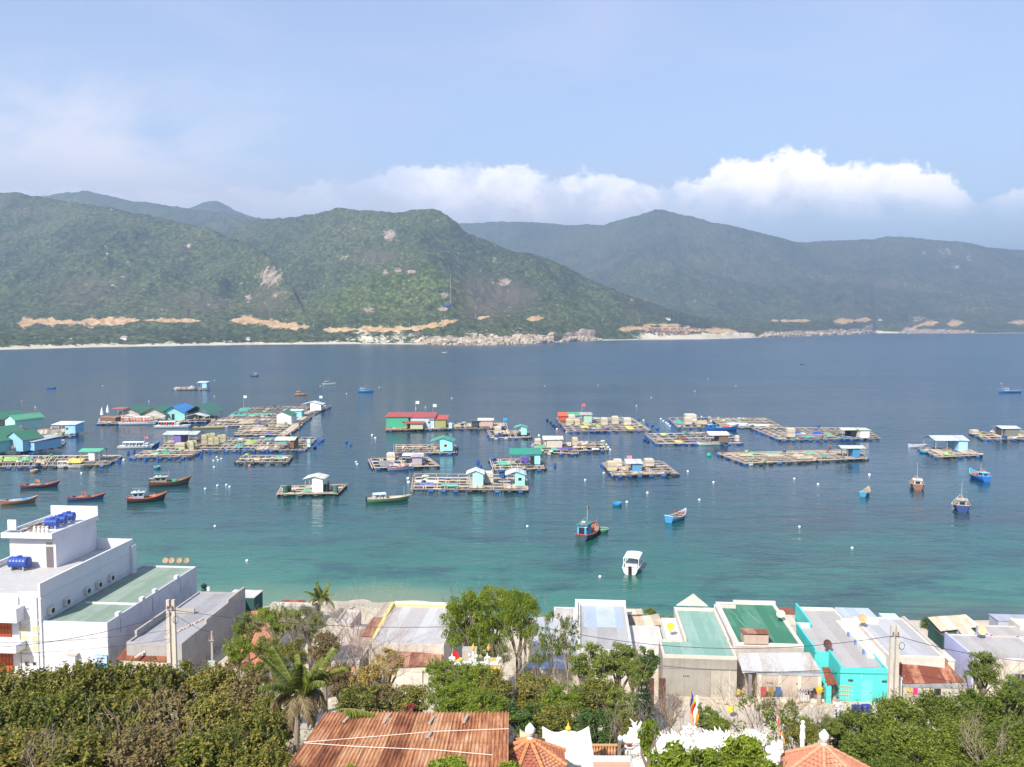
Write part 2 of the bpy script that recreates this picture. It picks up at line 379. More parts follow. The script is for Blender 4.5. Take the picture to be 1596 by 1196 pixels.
# X must satisfy proj: X = t*depth with depth = Y*CP-(z-CH)*SP ; z small against Y, corrected below
Z = np.minimum(1.2+S*.035, 16)*sstep(0, 25, S)+S*.012*(S < 1e9)
Z = np.where(S < 400, Z, Z)
CREST = np.ones_like(Z)
for r in RIDGES:
    a = np.array(r['p'], float)
    hx = np.interp(cols, a[:, 0], a[:, 1]); dc = np.interp(cols, a[:, 0], a[:, 2]); df = np.interp(cols, a[:, 0], a[:, 3])
    k = 3; ker = np.ones(k)/k
    hx = np.convolve(np.pad(hx, 1, 'edge'), ker, 'valid')
    H = zpix(hx, dc); inside = (cols >= a[0, 0]) & (cols <= a[-1, 0])
    H = np.where(inside, H, 0)
    wob = (fbm(X/260, Y/260, 4, 11)-.5)*220*np.clip(S/300, 0, 1)
    u = (Y+wob*.6-df[None, :])/(dc-df)[None, :]
    front = np.clip(u, 0, 1); pr = front**r['e']; pr = pr*(1-.18*np.sin(np.pi*front)) if r['e'] > 1 else pr
    back = np.clip((Y-dc[None, :])/r['bw'], 0, 1)
    h = H[None, :]*np.where(Y < dc[None, :], np.minimum(pr, 1), 1-back**1.5)
    h = np.where(inside[None, :], h, 0)*np.clip(S/70, 0, 1)**.7
    CREST = np.where(h >= Z, np.clip(np.abs(Y-dc[None, :])/(dc-df)[None, :]*3.2, 0.06, 1), CREST)
    Z = np.maximum(Z, h)+6*np.exp(-((Z-h)/14)**2)*0
for _ in range(6):
    Zp = np.pad(Z, ((0, 0), (2, 2)), 'edge'); Z = (Zp[:, :-4]+Zp[:, 1:-3]+Zp[:, 2:-2]+Zp[:, 3:-1]+Zp[:, 4:])/5
    Zp = np.pad(Z, ((2, 2), (0, 0)), 'edge'); Z = np.where(S > 30, (Zp[:-4]+Zp[1:-3]+Zp[2:-2]+Zp[3:-1]+Zp[4:])/5, Z)
# gullies and spurs
g1 = fbm(X/520+3, Y/620, 5, 21, True); g2 = fbm(X/150, Y/190, 4, 31, True)
frac = np.clip(Z/140, 0, 1)
Z = Z+frac*((g1-.62)*165+(g2-.62)*60)*np.clip((Z-15)/90, 0, 1)*CREST
near = np.clip(1.25-Y/4200, .15, 1)
cr = (vnoise(X/10+7, Y/12, 41)*4.2+vnoise(X/5, Y/7, 42)*2.6)*(.35+.9*vnoise(X/60, Y/60, 44))+vnoise(X/24, Y/26, 43)*5
plain = sstep(16, 42, S)
Z = Z+plain*(cr*1.25)*np.clip(Z/3, 0, 1)
# rocky points at the water line
rocky = np.clip(sstep(640, 690, PX)*(1-sstep(850, 880, PX))+sstep(1175, 1200, PX)*(1-sstep(1355, 1368, PX))+sstep(1400, 1420, PX)*(1-sstep(1500, 1525, PX))+sstep(872, 885, PX)*(1-sstep(920, 938, PX)), 0, 1)
Z = Z+rocky*(1-sstep(30, 75, S))*np.clip(S/6, 0, 1)*(vnoise(X/4, Y/5, 51)*4+vnoise(X/9, Y/9, 52)*4)
Z[0, :] = -1.5
Z = np.maximum(Z, -1.5)
X = T*(Y*CP-(Z-CH)*SP)
# masks: r = sand, g = pale granite, b = cut orange earth
PXv = PX; DEP = Y*CP-(Z-CH)*SP; PYv = CY-F*(Y*SP+(Z-CH)*CP)/DEP
sand = (1-sstep(9, 20, (S+6*(vnoise(X/15, Y/15, 61)-.5))*(1-.4*(PX < 560))))*(1-rocky)
sand = np.maximum(sand, (1-sstep(45, 120, S))*sstep(980, 1010, PX)*(1-sstep(1165, 1185, PX)))
sand = np.maximum(sand, .48*(1-sstep(40, 110, S))*sstep(520, 560, PX)*(1-sstep(650, 690, PX)))
rock = rocky*(1-sstep(38, 80, S+30*(vnoise(X/18, Y/18, 62)-.5)))
def blob(cx, cy_, rx, ry): return np.clip(1.5-np.sqrt(((PXv-cx)/rx)**2+((PYv-cy_)/ry)**2)*1.1, 0, 1)
nz = fbm(X/28, Y/28, 3, 71)
for b_ in [(607, 367, 12, 9, 1), (422, 432, 22, 17, .9), (428, 459, 6, 4, .9), (443, 455, 6, 4, .8), (786, 440, 12, 6, 1), (770, 440, 6, 4, .8), (619, 421, 6, 6, .9), (640, 423, 8, 4, .8), (600, 424, 8, 5, .8), (576, 483, 9, 7, .7), (691, 461, 8, 5, .9), (690, 482, 8, 4, .9),
           (543, 401, 24, 8, .45), (640, 470, 14, 10, .5), (578, 483, 14, 7, .5), (770, 408, 4, 16, .5), (630, 378, 14, 10, .3), (292, 383, 8, 6, .6), (202, 410, 6, 6, .5), (262, 378, 4, 4, .6), (388, 466, 6, 8, .8), (330, 478, 18, 8, .35),
           (984, 467, 5, 3, .8), (1006, 468, 5, 3, .7), (965, 407, 14, 6, .35), (1317, 452, 14, 6, .35), (1472, 395, 22, 10, .5), (1488, 415, 10, 6, .55), (1440, 395, 5, 4, .6), (1510, 403, 5, 6, .5), (1220, 388, 10, 5, .35), (1430, 500, 22, 12, .6), (1545, 480, 10, 4, .3),
           (815, 524, 30, 12, .7), (760, 520, 20, 10, .55), (860, 520, 12, 8, .5), (735, 520, 16, 8, .5)]:
    rock = np.maximum(rock, blob(*b_[:4])*b_[4]*(.35+.9*nz))
earth = np.zeros_like(PX)
for line, th in [([(28, 504), (60, 501), (110, 503), (160, 502), (215, 499)], 6), ([(225, 499), (265, 500), (312, 500)], 3), ([(360, 500), (385, 499), (420, 504), (450, 508), (482, 510)], 5.5),
                 ([(505, 515), (550, 513), (600, 514), (650, 512), (690, 504), (712, 499)], 4), ([(745, 497), (762, 493)], 4), ([(822, 498), (846, 496)], 5), ([(965, 514), (1000, 511), (1050, 513), (1100, 515), (1150, 518)], 4.5),
                 ([(1200, 500), (1262, 500)], 1.6), ([(1300, 501), (1330, 500), (1358, 498)], 3.5), ([(1420, 512), (1440, 505), (1462, 503)], 3), ([(1475, 505), (1500, 503)], 4), ([(1570, 503), (1600, 502)], 4), ([(1010, 506), (1060, 507)], 2)]:
    lx = [a for a, _ in line]; ly = [b for _, b in line]
    ok = (PXv > lx[0]-2) & (PXv < lx[-1]+2)
    v = np.clip(1.4-np.abs(PYv-np.interp(PXv, lx, ly))/(th*(.35+1.3*vnoise(PXv/9, PYv*0+3, 81))*np.clip(np.minimum(PXv-lx[0]+2, lx[-1]+2-PXv)/9, .15, 1)), 0, 1)*ok
    earth = np.maximum(earth, v*(Y < YS+900))
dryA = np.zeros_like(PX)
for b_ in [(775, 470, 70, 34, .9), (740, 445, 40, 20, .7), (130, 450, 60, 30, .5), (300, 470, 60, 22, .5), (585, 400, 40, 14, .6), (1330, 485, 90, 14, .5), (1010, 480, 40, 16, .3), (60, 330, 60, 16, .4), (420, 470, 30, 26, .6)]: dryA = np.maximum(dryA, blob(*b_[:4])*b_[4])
lush = np.zeros_like(PX)
for b_ in [(600, 460, 110, 40, 1), (660, 440, 50, 26, .8), (240, 430, 60, 24, .5), (860, 490, 90, 24, .6), (1240, 480, 140, 20, .4)]: lush = np.maximum(lush, blob(*b_[:4])*b_[4])
nr, nc = Z.shape
V = np.stack([X, Y, Z], -1).reshape(-1, 3)
idx = np.arange(nr*nc).reshape(nr, nc)
Q = np.stack([idx[:-1, :-1], idx[:-1, 1:], idx[1:, 1:], idx[1:, :-1]], -1).reshape(-1, 4)

hm, t, b = newmat('hill_cover')
at = N(t, 'ShaderNodeAttribute', attribute_name='cover'); sp = N(t, 'ShaderNodeSeparateColor'); L(t, at.outputs['Color'], sp.inputs[0])
geo = N(t, 'ShaderNodeNewGeometry'); pos = geo.outputs['Position']
nA = NOISE(t, pos, .0035, 5, .6); nB = NOISE(t, pos, .02, 5, .65); nC = NOISE(t, pos, .11, 4, .7)
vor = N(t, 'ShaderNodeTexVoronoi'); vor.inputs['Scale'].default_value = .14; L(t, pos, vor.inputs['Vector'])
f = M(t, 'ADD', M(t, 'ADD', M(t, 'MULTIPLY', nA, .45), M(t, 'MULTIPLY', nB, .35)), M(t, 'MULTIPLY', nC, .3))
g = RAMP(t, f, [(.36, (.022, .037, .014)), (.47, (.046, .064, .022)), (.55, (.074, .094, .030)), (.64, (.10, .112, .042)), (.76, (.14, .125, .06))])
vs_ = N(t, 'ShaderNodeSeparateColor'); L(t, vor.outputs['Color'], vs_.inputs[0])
kf = M(t, 'MULTIPLY', MAPR(t, vs_.outputs[0], 0, 1, .6, 1.45, smooth=False), MAPR(t, vor.outputs['Distance'], .25, .75, 1.15, .55))  # random tone per crown, times shade between crowns painted into the colour
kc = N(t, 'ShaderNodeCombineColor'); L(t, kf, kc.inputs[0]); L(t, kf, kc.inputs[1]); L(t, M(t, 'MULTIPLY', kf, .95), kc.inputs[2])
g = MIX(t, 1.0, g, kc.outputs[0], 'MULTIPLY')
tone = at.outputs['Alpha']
g = MIX(t, MAPR(t, tone, .5, 1, 0, .55), g, MIX(t, 1, g, (1.3, 1.45, .85), 'MULTIPLY'))
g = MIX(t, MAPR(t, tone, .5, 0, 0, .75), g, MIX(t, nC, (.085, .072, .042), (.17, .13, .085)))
# bare granite showing through, and dry brown scrub patches
dry = MAPR(t, NOISE(t, pos, .006, 4, .6), .56, .72, 0, .6)
g = MIX(t, dry, g, MIX(t, nC, (.07, .062, .036), (.16, .125, .085)))
spk = MAPR(t, NOISE(t, pos, .05, 6, .75), .74, .78, 0, .8)
rk = RAMP(t, nC, [(.35, (.16, .11, .08)), (.5, (.36, .27, .20)), (.65, (.50, .40, .31))])
th = M(t, 'ADD', M(t, 'MULTIPLY', NOISE(t, pos, .16, 5, .75), .5), M(t, 'MULTIPLY', NOISE(t, pos, .045, 5, .7), .5))
mask = lambda s_: MAPR(t, M(t, 'SUBTRACT', M(t, 'ADD', s_, M(t, 'MULTIPLY', M(t, 'SUBTRACT', th, .5), 4.2)), .55), -.10, .10)
g = MIX(t, spk, g, rk)
g = MIX(t, mask(sp.outputs[1]), g, rk)
g = MIX(t, mask(sp.outputs[2]), g, RAMP(t, th, [(.35, (.34, .19, .08)), (.5, (.54, .34, .16)), (.62, (.64, .47, .27))]))
g = MIX(t, mask(sp.outputs[0]), g, RAMP(t, nB, [(.3, (.56, .47, .33)), (.7, (.68, .60, .46))]))
L(t, g, b.inputs['Base Color']); b.inputs['Roughness'].default_value = .95; b.inputs['Specular IOR Level'].default_value = .05
bn = N(t, 'ShaderNodeBump'); bn.inputs['Strength'].default_value = .9; bn.inputs['Distance'].default_value = 3.0
L(t, M(t, 'ADD', nC, M(t, 'MULTIPLY', vor.outputs['Distance'], -.08)), bn.inputs['Height']); L(t, bn.outputs[0], b.inputs['Normal'])
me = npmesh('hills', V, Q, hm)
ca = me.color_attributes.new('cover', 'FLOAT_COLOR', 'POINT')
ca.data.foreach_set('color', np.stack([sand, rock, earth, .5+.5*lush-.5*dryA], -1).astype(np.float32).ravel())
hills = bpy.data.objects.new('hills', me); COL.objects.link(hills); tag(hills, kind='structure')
HZ = (cols, YS[0], s0, Z, X, Y)
def hill_point(px, py):
    """the nearest point of the hills seen at this pixel"""
    j = int(np.argmin(np.abs(cols-px))); c = PYv[:, j]; run = np.minimum.accumulate(c)
    ok = np.where(c <= py)[0]; i = int(ok[0]) if len(ok) else int(np.argmin(c))
    return Vector((X[i, j], Y[i, j], Z[i, j]))

# ------------------------------------------------------------------ near land: village shore, street and the hillside below the viewer
GY = [-80, -20, 0, 6, 12, 20, 27, 34, 42, 50, 56, 60, 64, 92, 97, 101, 112, 130, 170]
GZ = [33, 31.4, 31, 29.0, 26.3, 20.2, 15.8, 12.2, 8.8, 5.6, 3.8, 3.15, 3.0, 2.4, 1.0, 0.05, -1.0, -2.2, -6]
def shore_off(x): return 1.2*math.sin(x*.09+1.2)+.7*math.sin(x*.23)-1.4-8.2*float(sstep(-10, 2, x))-3*float(sstep(-30, -36, x))
def ground(x, y):
    yy = y if y < 80 else y-shore_off(x)*min(1, (y-80)/15)
    z = float(np.interp(yy, GY, GZ))
    if y < 66:
        k = max(0, min(1, (66-y)/26))
        z += k*2.6*max(0, min(1, (-x-6)/14))+k*.9*max(0, min(1, (x-16)/12))
    return z
gx = np.concatenate([np.arange(-420, -70, 12), np.arange(-70, 70, 1.0), np.arange(70, 421, 12)])
gy = np.concatenate([np.arange(-120, 8, 8), np.arange(8, 130, .8), np.arange(130, 171, 8)])
GV = np.array([[x, y, ground(x, y)+(.25*(vnoise(np.array(x*.5), np.array(y*.5), 5)-.5)*(1 if y < 58 or y > 90 else .1))] for y in gy for x in gx])
ni = np.arange(len(gx)*len(gy)).reshape(len(gy), len(gx))
GQ = np.stack([ni[:-1, :-1], ni[:-1, 1:], ni[1:, 1:], ni[1:, :-1]], -1).reshape(-1, 4)
gm, t, b = newmat('ground_soil')
pos = N(t, 'ShaderNodeNewGeometry').outputs['Position']; sp = N(t, 'ShaderNodeSeparateXYZ'); L(t, pos, sp.inputs[0])
n1 = NOISE(t, pos, .35, 6, .65); n2 = NOISE(t, pos, 3.5, 5, .7)
soil = RAMP(t, M(t, 'ADD', M(t, 'MULTIPLY', n1, .6), M(t, 'MULTIPLY', n2, .4)), [(.38, (.10, .07, .04)), (.5, (.27, .19, .12)), (.62, (.38, .28, .18)), (.75, (.16, .15, .06))])
snd = RAMP(t, n2, [(.3, (.46, .38, .27)), (.7, (.62, .54, .41))])
c = MIX(t, MAPR(t, M(t, 'ADD', sp.outputs[1], M(t, 'MULTIPLY', n1, 6)), 58, 62), soil, snd)
L(t, c, b.inputs['Base Color']); b.inputs['Roughness'].default_value = .95
bn = N(t, 'ShaderNodeBump'); bn.inputs['Strength'].default_value = .6; bn.inputs['Distance'].default_value = .15
L(t, n2, bn.inputs['Height']); L(t, bn.outputs[0], b.inputs['Normal'])
go = bpy.data.objects.new('ground', npmesh('ground', GV, GQ, gm)); COL.objects.link(go); tag(go, kind='structure')

# street: a pale concrete sheet between the row of houses and the gardens
rm = paint((.50, .44, .36), .9, .5, .5, .1, .3, dirtcol=(.36, .29, .21))
xs = list(range(-70, 71, 2)); mb = MB(); mb.v = [(x, y, ground(x, y)+.05) for x in xs for y in (60.6, 64.6)]
mb.f = [(2*i, 2*i+2, 2*i+3, 2*i+1) for i in range(len(xs)-1)]; mb.m = [0]*len(mb.f); mb.sm = mb.m
tag(mb.build('street', rm), kind='structure')

# ------------------------------------------------------------------ sea
wm, t, b = newmat('sea_water')
geo = N(t, 'ShaderNodeNewGeometry'); pos = geo.outputs['Position']; sp = N(t, 'ShaderNodeSeparateXYZ'); L(t, pos, sp.inputs[0])
wx, wy = sp.outputs[0], sp.outputs[1]
big = NOISE(t, MAPPING(t, pos, (.5, 1, 1)), .028, 5, .6); mid = NOISE(t, MAPPING(t, pos, (.55, 1, 1)), .12, 6, .68)
wyd = M(t, 'ADD', M(t, 'ADD', wy, M(t, 'MULTIPLY', M(t, 'SUBTRACT', big, .5), 46)), MAPR(t, wx, -10, 2, 1.6, 9))
depthc = RAMP(t, MAPR(t, wyd, 88, 330, smooth=False), [(0, (.26, .30, .19)), (.05, (.14, .21, .12)), (.08, (.034, .150, .098)), (.15, (.018, .112, .080)), (.26, (.010, .074, .072)), (.42, (.005, .044, .066)), (.9, (.005, .044, .078))])
weed = M(t, 'MULTIPLY', MAPR(t, mid, .47, .62), M(t, 'MULTIPLY', MAPR(t, wyd, 104, 112), MAPR(t, wyd, 215, 150)))
c = MIX(t, M(t, 'MULTIPLY', weed, .8), depthc, (.010, .052, .052))
reef = M(t, 'MULTIPLY', M(t, 'MULTIPLY', MAPR(t, wx, 14, 52), MAPR(t, wyd, 205, 160)), MAPR(t, NOISE(t, MAPPING(t, pos, (.35, 1, 1)), .06, 5, .6), .40, .60))
c = MIX(t, M(t, 'MULTIPLY', reef, .8), c, (.026, .044, .048))
L(t, c, b.inputs['Base Color']); b.inputs['IOR'].default_value = 1.33; b.inputs['Specular IOR Level'].default_value = .5
calm = NOISE(t, MAPPING(t, pos, (.25, 1, 1)), .011, 4, .6)
L(t, MAPR(t, wy, 160, 700, .06, .24), b.inputs['Roughness'])
w1 = NOISE(t, MAPPING(t, pos, (.42, 1, 1), (0, 0, R(12))), .75, 3, .6, .3); w2 = NOISE(t, MAPPING(t, pos, (.6, 1, 1), (0, 0, R(-18))), 2.6, 3, .65, .2)
w3 = NOISE(t, MAPPING(t, pos, (.32, 1, 1), (0, 0, R(6))), .30, 3, .55, .4)
hgt = M(t, 'ADD', M(t, 'ADD', M(t, 'MULTIPLY', w1, .55), M(t, 'MULTIPLY', w2, .17)), M(t, 'MULTIPLY', w3, 1.5))
bn = N(t, 'ShaderNodeBump'); bn.inputs['Distance'].default_value = .32
L(t, M(t, 'MULTIPLY', MAPR(t, wy, 170, 420, .5, .95), MAPR(t, calm, .4, .62, .6, 1.25)), bn.inputs['Strength'])
L(t, hgt, bn.inputs['Height']); L(t, bn.outputs[0], b.inputs['Normal'])
mb = MB(); mb.poly([(-8600, 62, 0), (8600, 62, 0), (8600, 8600, 0), (-8600, 8600, 0)])
tag(mb.build('sea', wm), kind='structure')

# ------------------------------------------------------------------ haze
hz = bpy.data.materials.new('haze'); hz.use_nodes = True; t = hz.node_tree; t.nodes.clear()
pv = N(t, 'ShaderNodeVolumePrincipled'); pv.inputs['Color'].default_value = (.54, .70, 1, 1)
pv.inputs['Density'].default_value = .00023; pv.inputs['Anisotropy'].default_value = 0.2
o = N(t, 'ShaderNodeOutputMaterial'); L(t, pv.outputs[0], o.inputs['Volume'])
mb = MB(); mb.box(-8800, 8800, -300, 8800, -8, 745); tag(mb.build('haze', hz), kind='stuff')
# ------------------------------------------------------------------ palette
WH = (.72, .72, .70); TQ = (.26, .55, .54); LB = (.28, .50, .66); BL = (.03, .11, .38); GR = (.04, .19, .105); RD = (.40, .075, .06)
TAN = (.52, .44, .30); BR = (.20, .105, .06); DK = (.02, .022, .025); OR = (.66, .16, .05); CRM = (.66, .58, .47); MB_ = (.03, .16, .42)
TIMBER = wood((.42, .34, .26), .65); DARKW = wood((.10, .08, .06), .4); POSTM = wood((.40, .33, .26), .3)
GLASS = paint((.015, .02, .025), .15, .1, 1, .6, 0)
def px_m(px, py, z=0): return depth(P(px, py, z))/F

# ------------------------------------------------------------------ rafts
_bar = {}
def barrel_mesh(col, r=.29, l=.88):
    if (col, r) in _bar: return _bar[(col, r)]
    mb = MB(); prof = [(r*.86, -l/2), (r, -l/2+.05), (r, -l*.18), (r*1.04, -l*.16), (r, -l*.14), (r, l*.14), (r*1.04, l*.16), (r, l*.18), (r, l/2-.05), (r*.86, l/2)]
    mb.lathe(prof, 10); mb.v = [(z, y, x) for x, y, z in mb.v]; mb.f = [f[::-1] for f in mb.f]
    _bar[(col, r)] = mb.mesh('float', paint(col, .45, .35, 2, .4, 0)); return _bar[(col, r)]
BC = [(.02, .08, .32), (.03, .12, .36), (.015, .05, .22)]
NETM = {k: paint(v, .95, .5, .9, .05, .4, drip=.3) for k, v in dict(green=(.13, .42, .26), teal=(.10, .36, .30), lime=(.33, .46, .16), blue=(.03, .10, .50), purple=(.14, .09, .32), tan=(.52, .40, .25), white=(.62, .63, .62), grey=(.22, .24, .25), yellow=(.68, .56, .16), brown=(.25, .10, .07)).items()}
_bd = {}
def bundle_mesh(k):
    if k not in _bd:
        g_ = random.Random(k+50); mb = MB(); c_ = [(.60, .56, .46), (.10, .30, .24), (.50, .40, .26), (.04, .10, .26), (.62, .62, .60), (.20, .17, .14), (.36, .42, .20)][k % 7]
        if k % 3 == 0: mb.box(-.5, .5, -.35, .35, 0, .5); mb.box(-.55, .55, -.4, .4, .5, .56)
        else:
            for j in range(6): mb.ball((g_.uniform(-.5, .5), g_.uniform(-.35, .35), .12), g_.uniform(.22, .4), 7, 5, (1.2, 1, .7))
        _bd[k] = mb.mesh('net_bundle', paint(c_, .9, .4, 2, .1, .4))
    return _bd[k]
def raft(label, q, nu, nv, floats='blue', nets=(), decks=(), fl_rows=None, seed=0, z=.46, rails=0, group='floating fish farm rafts', maxf=46, timber=None, bw=.34):
    rnd = random.Random(seed*77+5)
    FL, FR, NR, NL = [P(a, b, z) for a, b in q]
    ctr = (FL+FR+NR+NL)/4; base = Vector((ctr.x, ctr.y, 0)); o = thing('fish_farm_raft', label, 'raft', base, 0, group)
    def at(u, v): return (FL*(1-u)*(1-v)+FR*u*(1-v)+NR*u*v+NL*(1-u)*v)-base
    def jit(p, k=.05): return Vector((p.x+rnd.uniform(-k, k), p.y+rnd.uniform(-k, k), p.z+rnd.uniform(-.03, .03)))
    mb = MB()
    for i in range(nu+1):
        if i not in (0, nu) and rnd.random() < .06: continue
        a, b = jit(at(i/nu, 0), .2), jit(at(i/nu, 1), .2); s_ = (at(min(1, i/nu+.01), 0)-at(max(0, i/nu-.01), 0)).normalized()*.26
        for k in (-1, 1): mb.beam(a+s_*k, b+s_*k, bw*.5, .16)
    for j in range(nv+1):
        a, b = jit(at(0, j/nv), .2), jit(at(1, j/nv), .2); s_ = (at(0, min(1, j/nv+.01))-at(0, max(0, j/nv-.01))).normalized()*.26
        up = Vector((0, 0, .15))
        for k in (-1, 1): mb.beam(a+s_*k+up, b+s_*k+up, bw*.5, .14)
        n_ = int((b-a).length/2.2)
        for m_ in range(n_):                       # loose boards lying across the pairs of beams
            if rnd.random() < .4:
                c_ = a+(b-a)*((m_+rnd.random())/n_)+Vector((0, 0, .26)); d_ = (b-a).normalized()*rnd.uniform(.7, 2.2)
                mb.beam(c_-d_*.5, c_+d_*.5, rnd.uniform(.25, .6), .06)
    if rails:
        for i in range(nu+1):
            for j in (0, nv):
                p = at(i/nu, j/nv); mb.beam(p, p+Vector((0, 0, rails)), .1, .1)
            if i < nu:
                for j in (0, nv): mb.beam(at(i/nu, j/nv)+Vector((0, 0, rails)), at((i+1)/nu, j/nv)+Vector((0, 0, rails)), .09, .09)
    mb.build('frame', timber or TIMBER, o)
    # floats: barrels lashed under the outer and cross beams
    cand = []
    for j in range(nv+1):
        Lr = (at(1, j/nv)-at(0, j/nv)).length; n_ = max(2, int(Lr/2.3))
        for i in range(n_): cand.append(((i+.5)/n_, j/nv, 0, 0 if j in (0, nv) else 1))
    for e in (0, 1):
        Lr = (at(e, 1)-at(e, 0)).length; n_ = max(2, int(Lr/2.0))
        for i in range(n_): cand.append((e, (i+.5)/n_, 1, 0))
    rnd.shuffle(cand); cand.sort(key=lambda c_: (c_[3], -c_[1]*(.6+.4*rnd.random())))
    for u, v, ax, _ in cand[:maxf]:
        if rnd.random() < .18: continue
        p = at(u, v); d = (at(1, v)-at(0, v)) if ax == 0 else (at(u, 1)-at(u, 0))
        col = {'blue': BC[rnd.randrange(3)], 'black': (.018, .018, .02), 'mix': rnd.choice(BC+BC+[(.02, .02, .022), (.42, .43, .43), (.02, .02, .022), (.05, .04, .035)])}[floats]
        f_ = bpy.data.objects.new('float', barrel_mesh(col)); COL.objects.link(f_); f_.parent = o
        cc = at(.5, .5); ov = (p-cc); ov.z = 0; ov = ov.normalized()*(.32 if _ == 0 else 0)
        f_.location = (p.x+ov.x+rnd.uniform(-.3, .3), p.y+ov.y+rnd.uniform(-.1, .1), .19); f_.rotation_euler = (0, 0, math.atan2(d.y, d.x)+rnd.uniform(-.15, .15))
    for k_ in range(int(min(15, 5+(FR-FL).length*(NL-FL).length/70))):      # bundles of net, rope and sacking lying about
        p = at(rnd.randrange(nu+1)/nu if rnd.random() < .5 else rnd.random(), rnd.randrange(nv+1)/nv); b_ = bpy.data.objects.new('net_bundle', bundle_mesh(rnd.randrange(14))); COL.objects.link(b_); b_.parent = o
        b_.location = (p.x, p.y, .72); b_.rotation_euler = (0, 0, rnd.uniform(0, 6)); s_ = rnd.uniform(.6, 1.3); b_.scale = (s_, s_, s_*rnd.uniform(.7, 1.2))
    for (u0, u1, v0, v1, col) in nets:
        mb = MB(); n_ = 5
        for a in range(n_+1):
            for b in range(n_+1):
                p = at(u0+(u1-u0)*a/n_, v0+(v1-v0)*b/n_); e_ = 0 if a in (0, n_) or b in (0, n_) else 1
                mb.v.append((p.x+rnd.uniform(-.15, .15), p.y+rnd.uniform(-.15, .15), .64+e_*rnd.uniform(-.02, .28)))
        mb.f = [(a*(n_+1)+b, a*(n_+1)+b+1, (a+1)*(n_+1)+b+1, (a+1)*(n_+1)+b) for a in range(n_) for b in range(n_)]; mb.m = [0]*len(mb.f); mb.sm = [False]*len(mb.f)
        mb.build('net_cover', NETM[col], o)
    for (u0, u1, v0, v1) in decks:
        mb = MB(); n_ = max(3, int((at(1, v0)-at(0, v0)).length*(u1-u0)/.35))
        n_ = min(n_, 60)
        for i in range(n_):
            a, b = at(u0+(u1-u0)*(i+.5)/n_, v0), at(u0+(u1-u0)*(i+.5)/n_, v1); w_ = (at(1, v0)-at(0, v0)).length*(u1-u0)/n_
            mb.beam(a+Vector((0, 0, .26)), b+Vector((0, 0, .26)), w_*.94, .07)
        mb.build('deck', TIMBER, o)
    return o

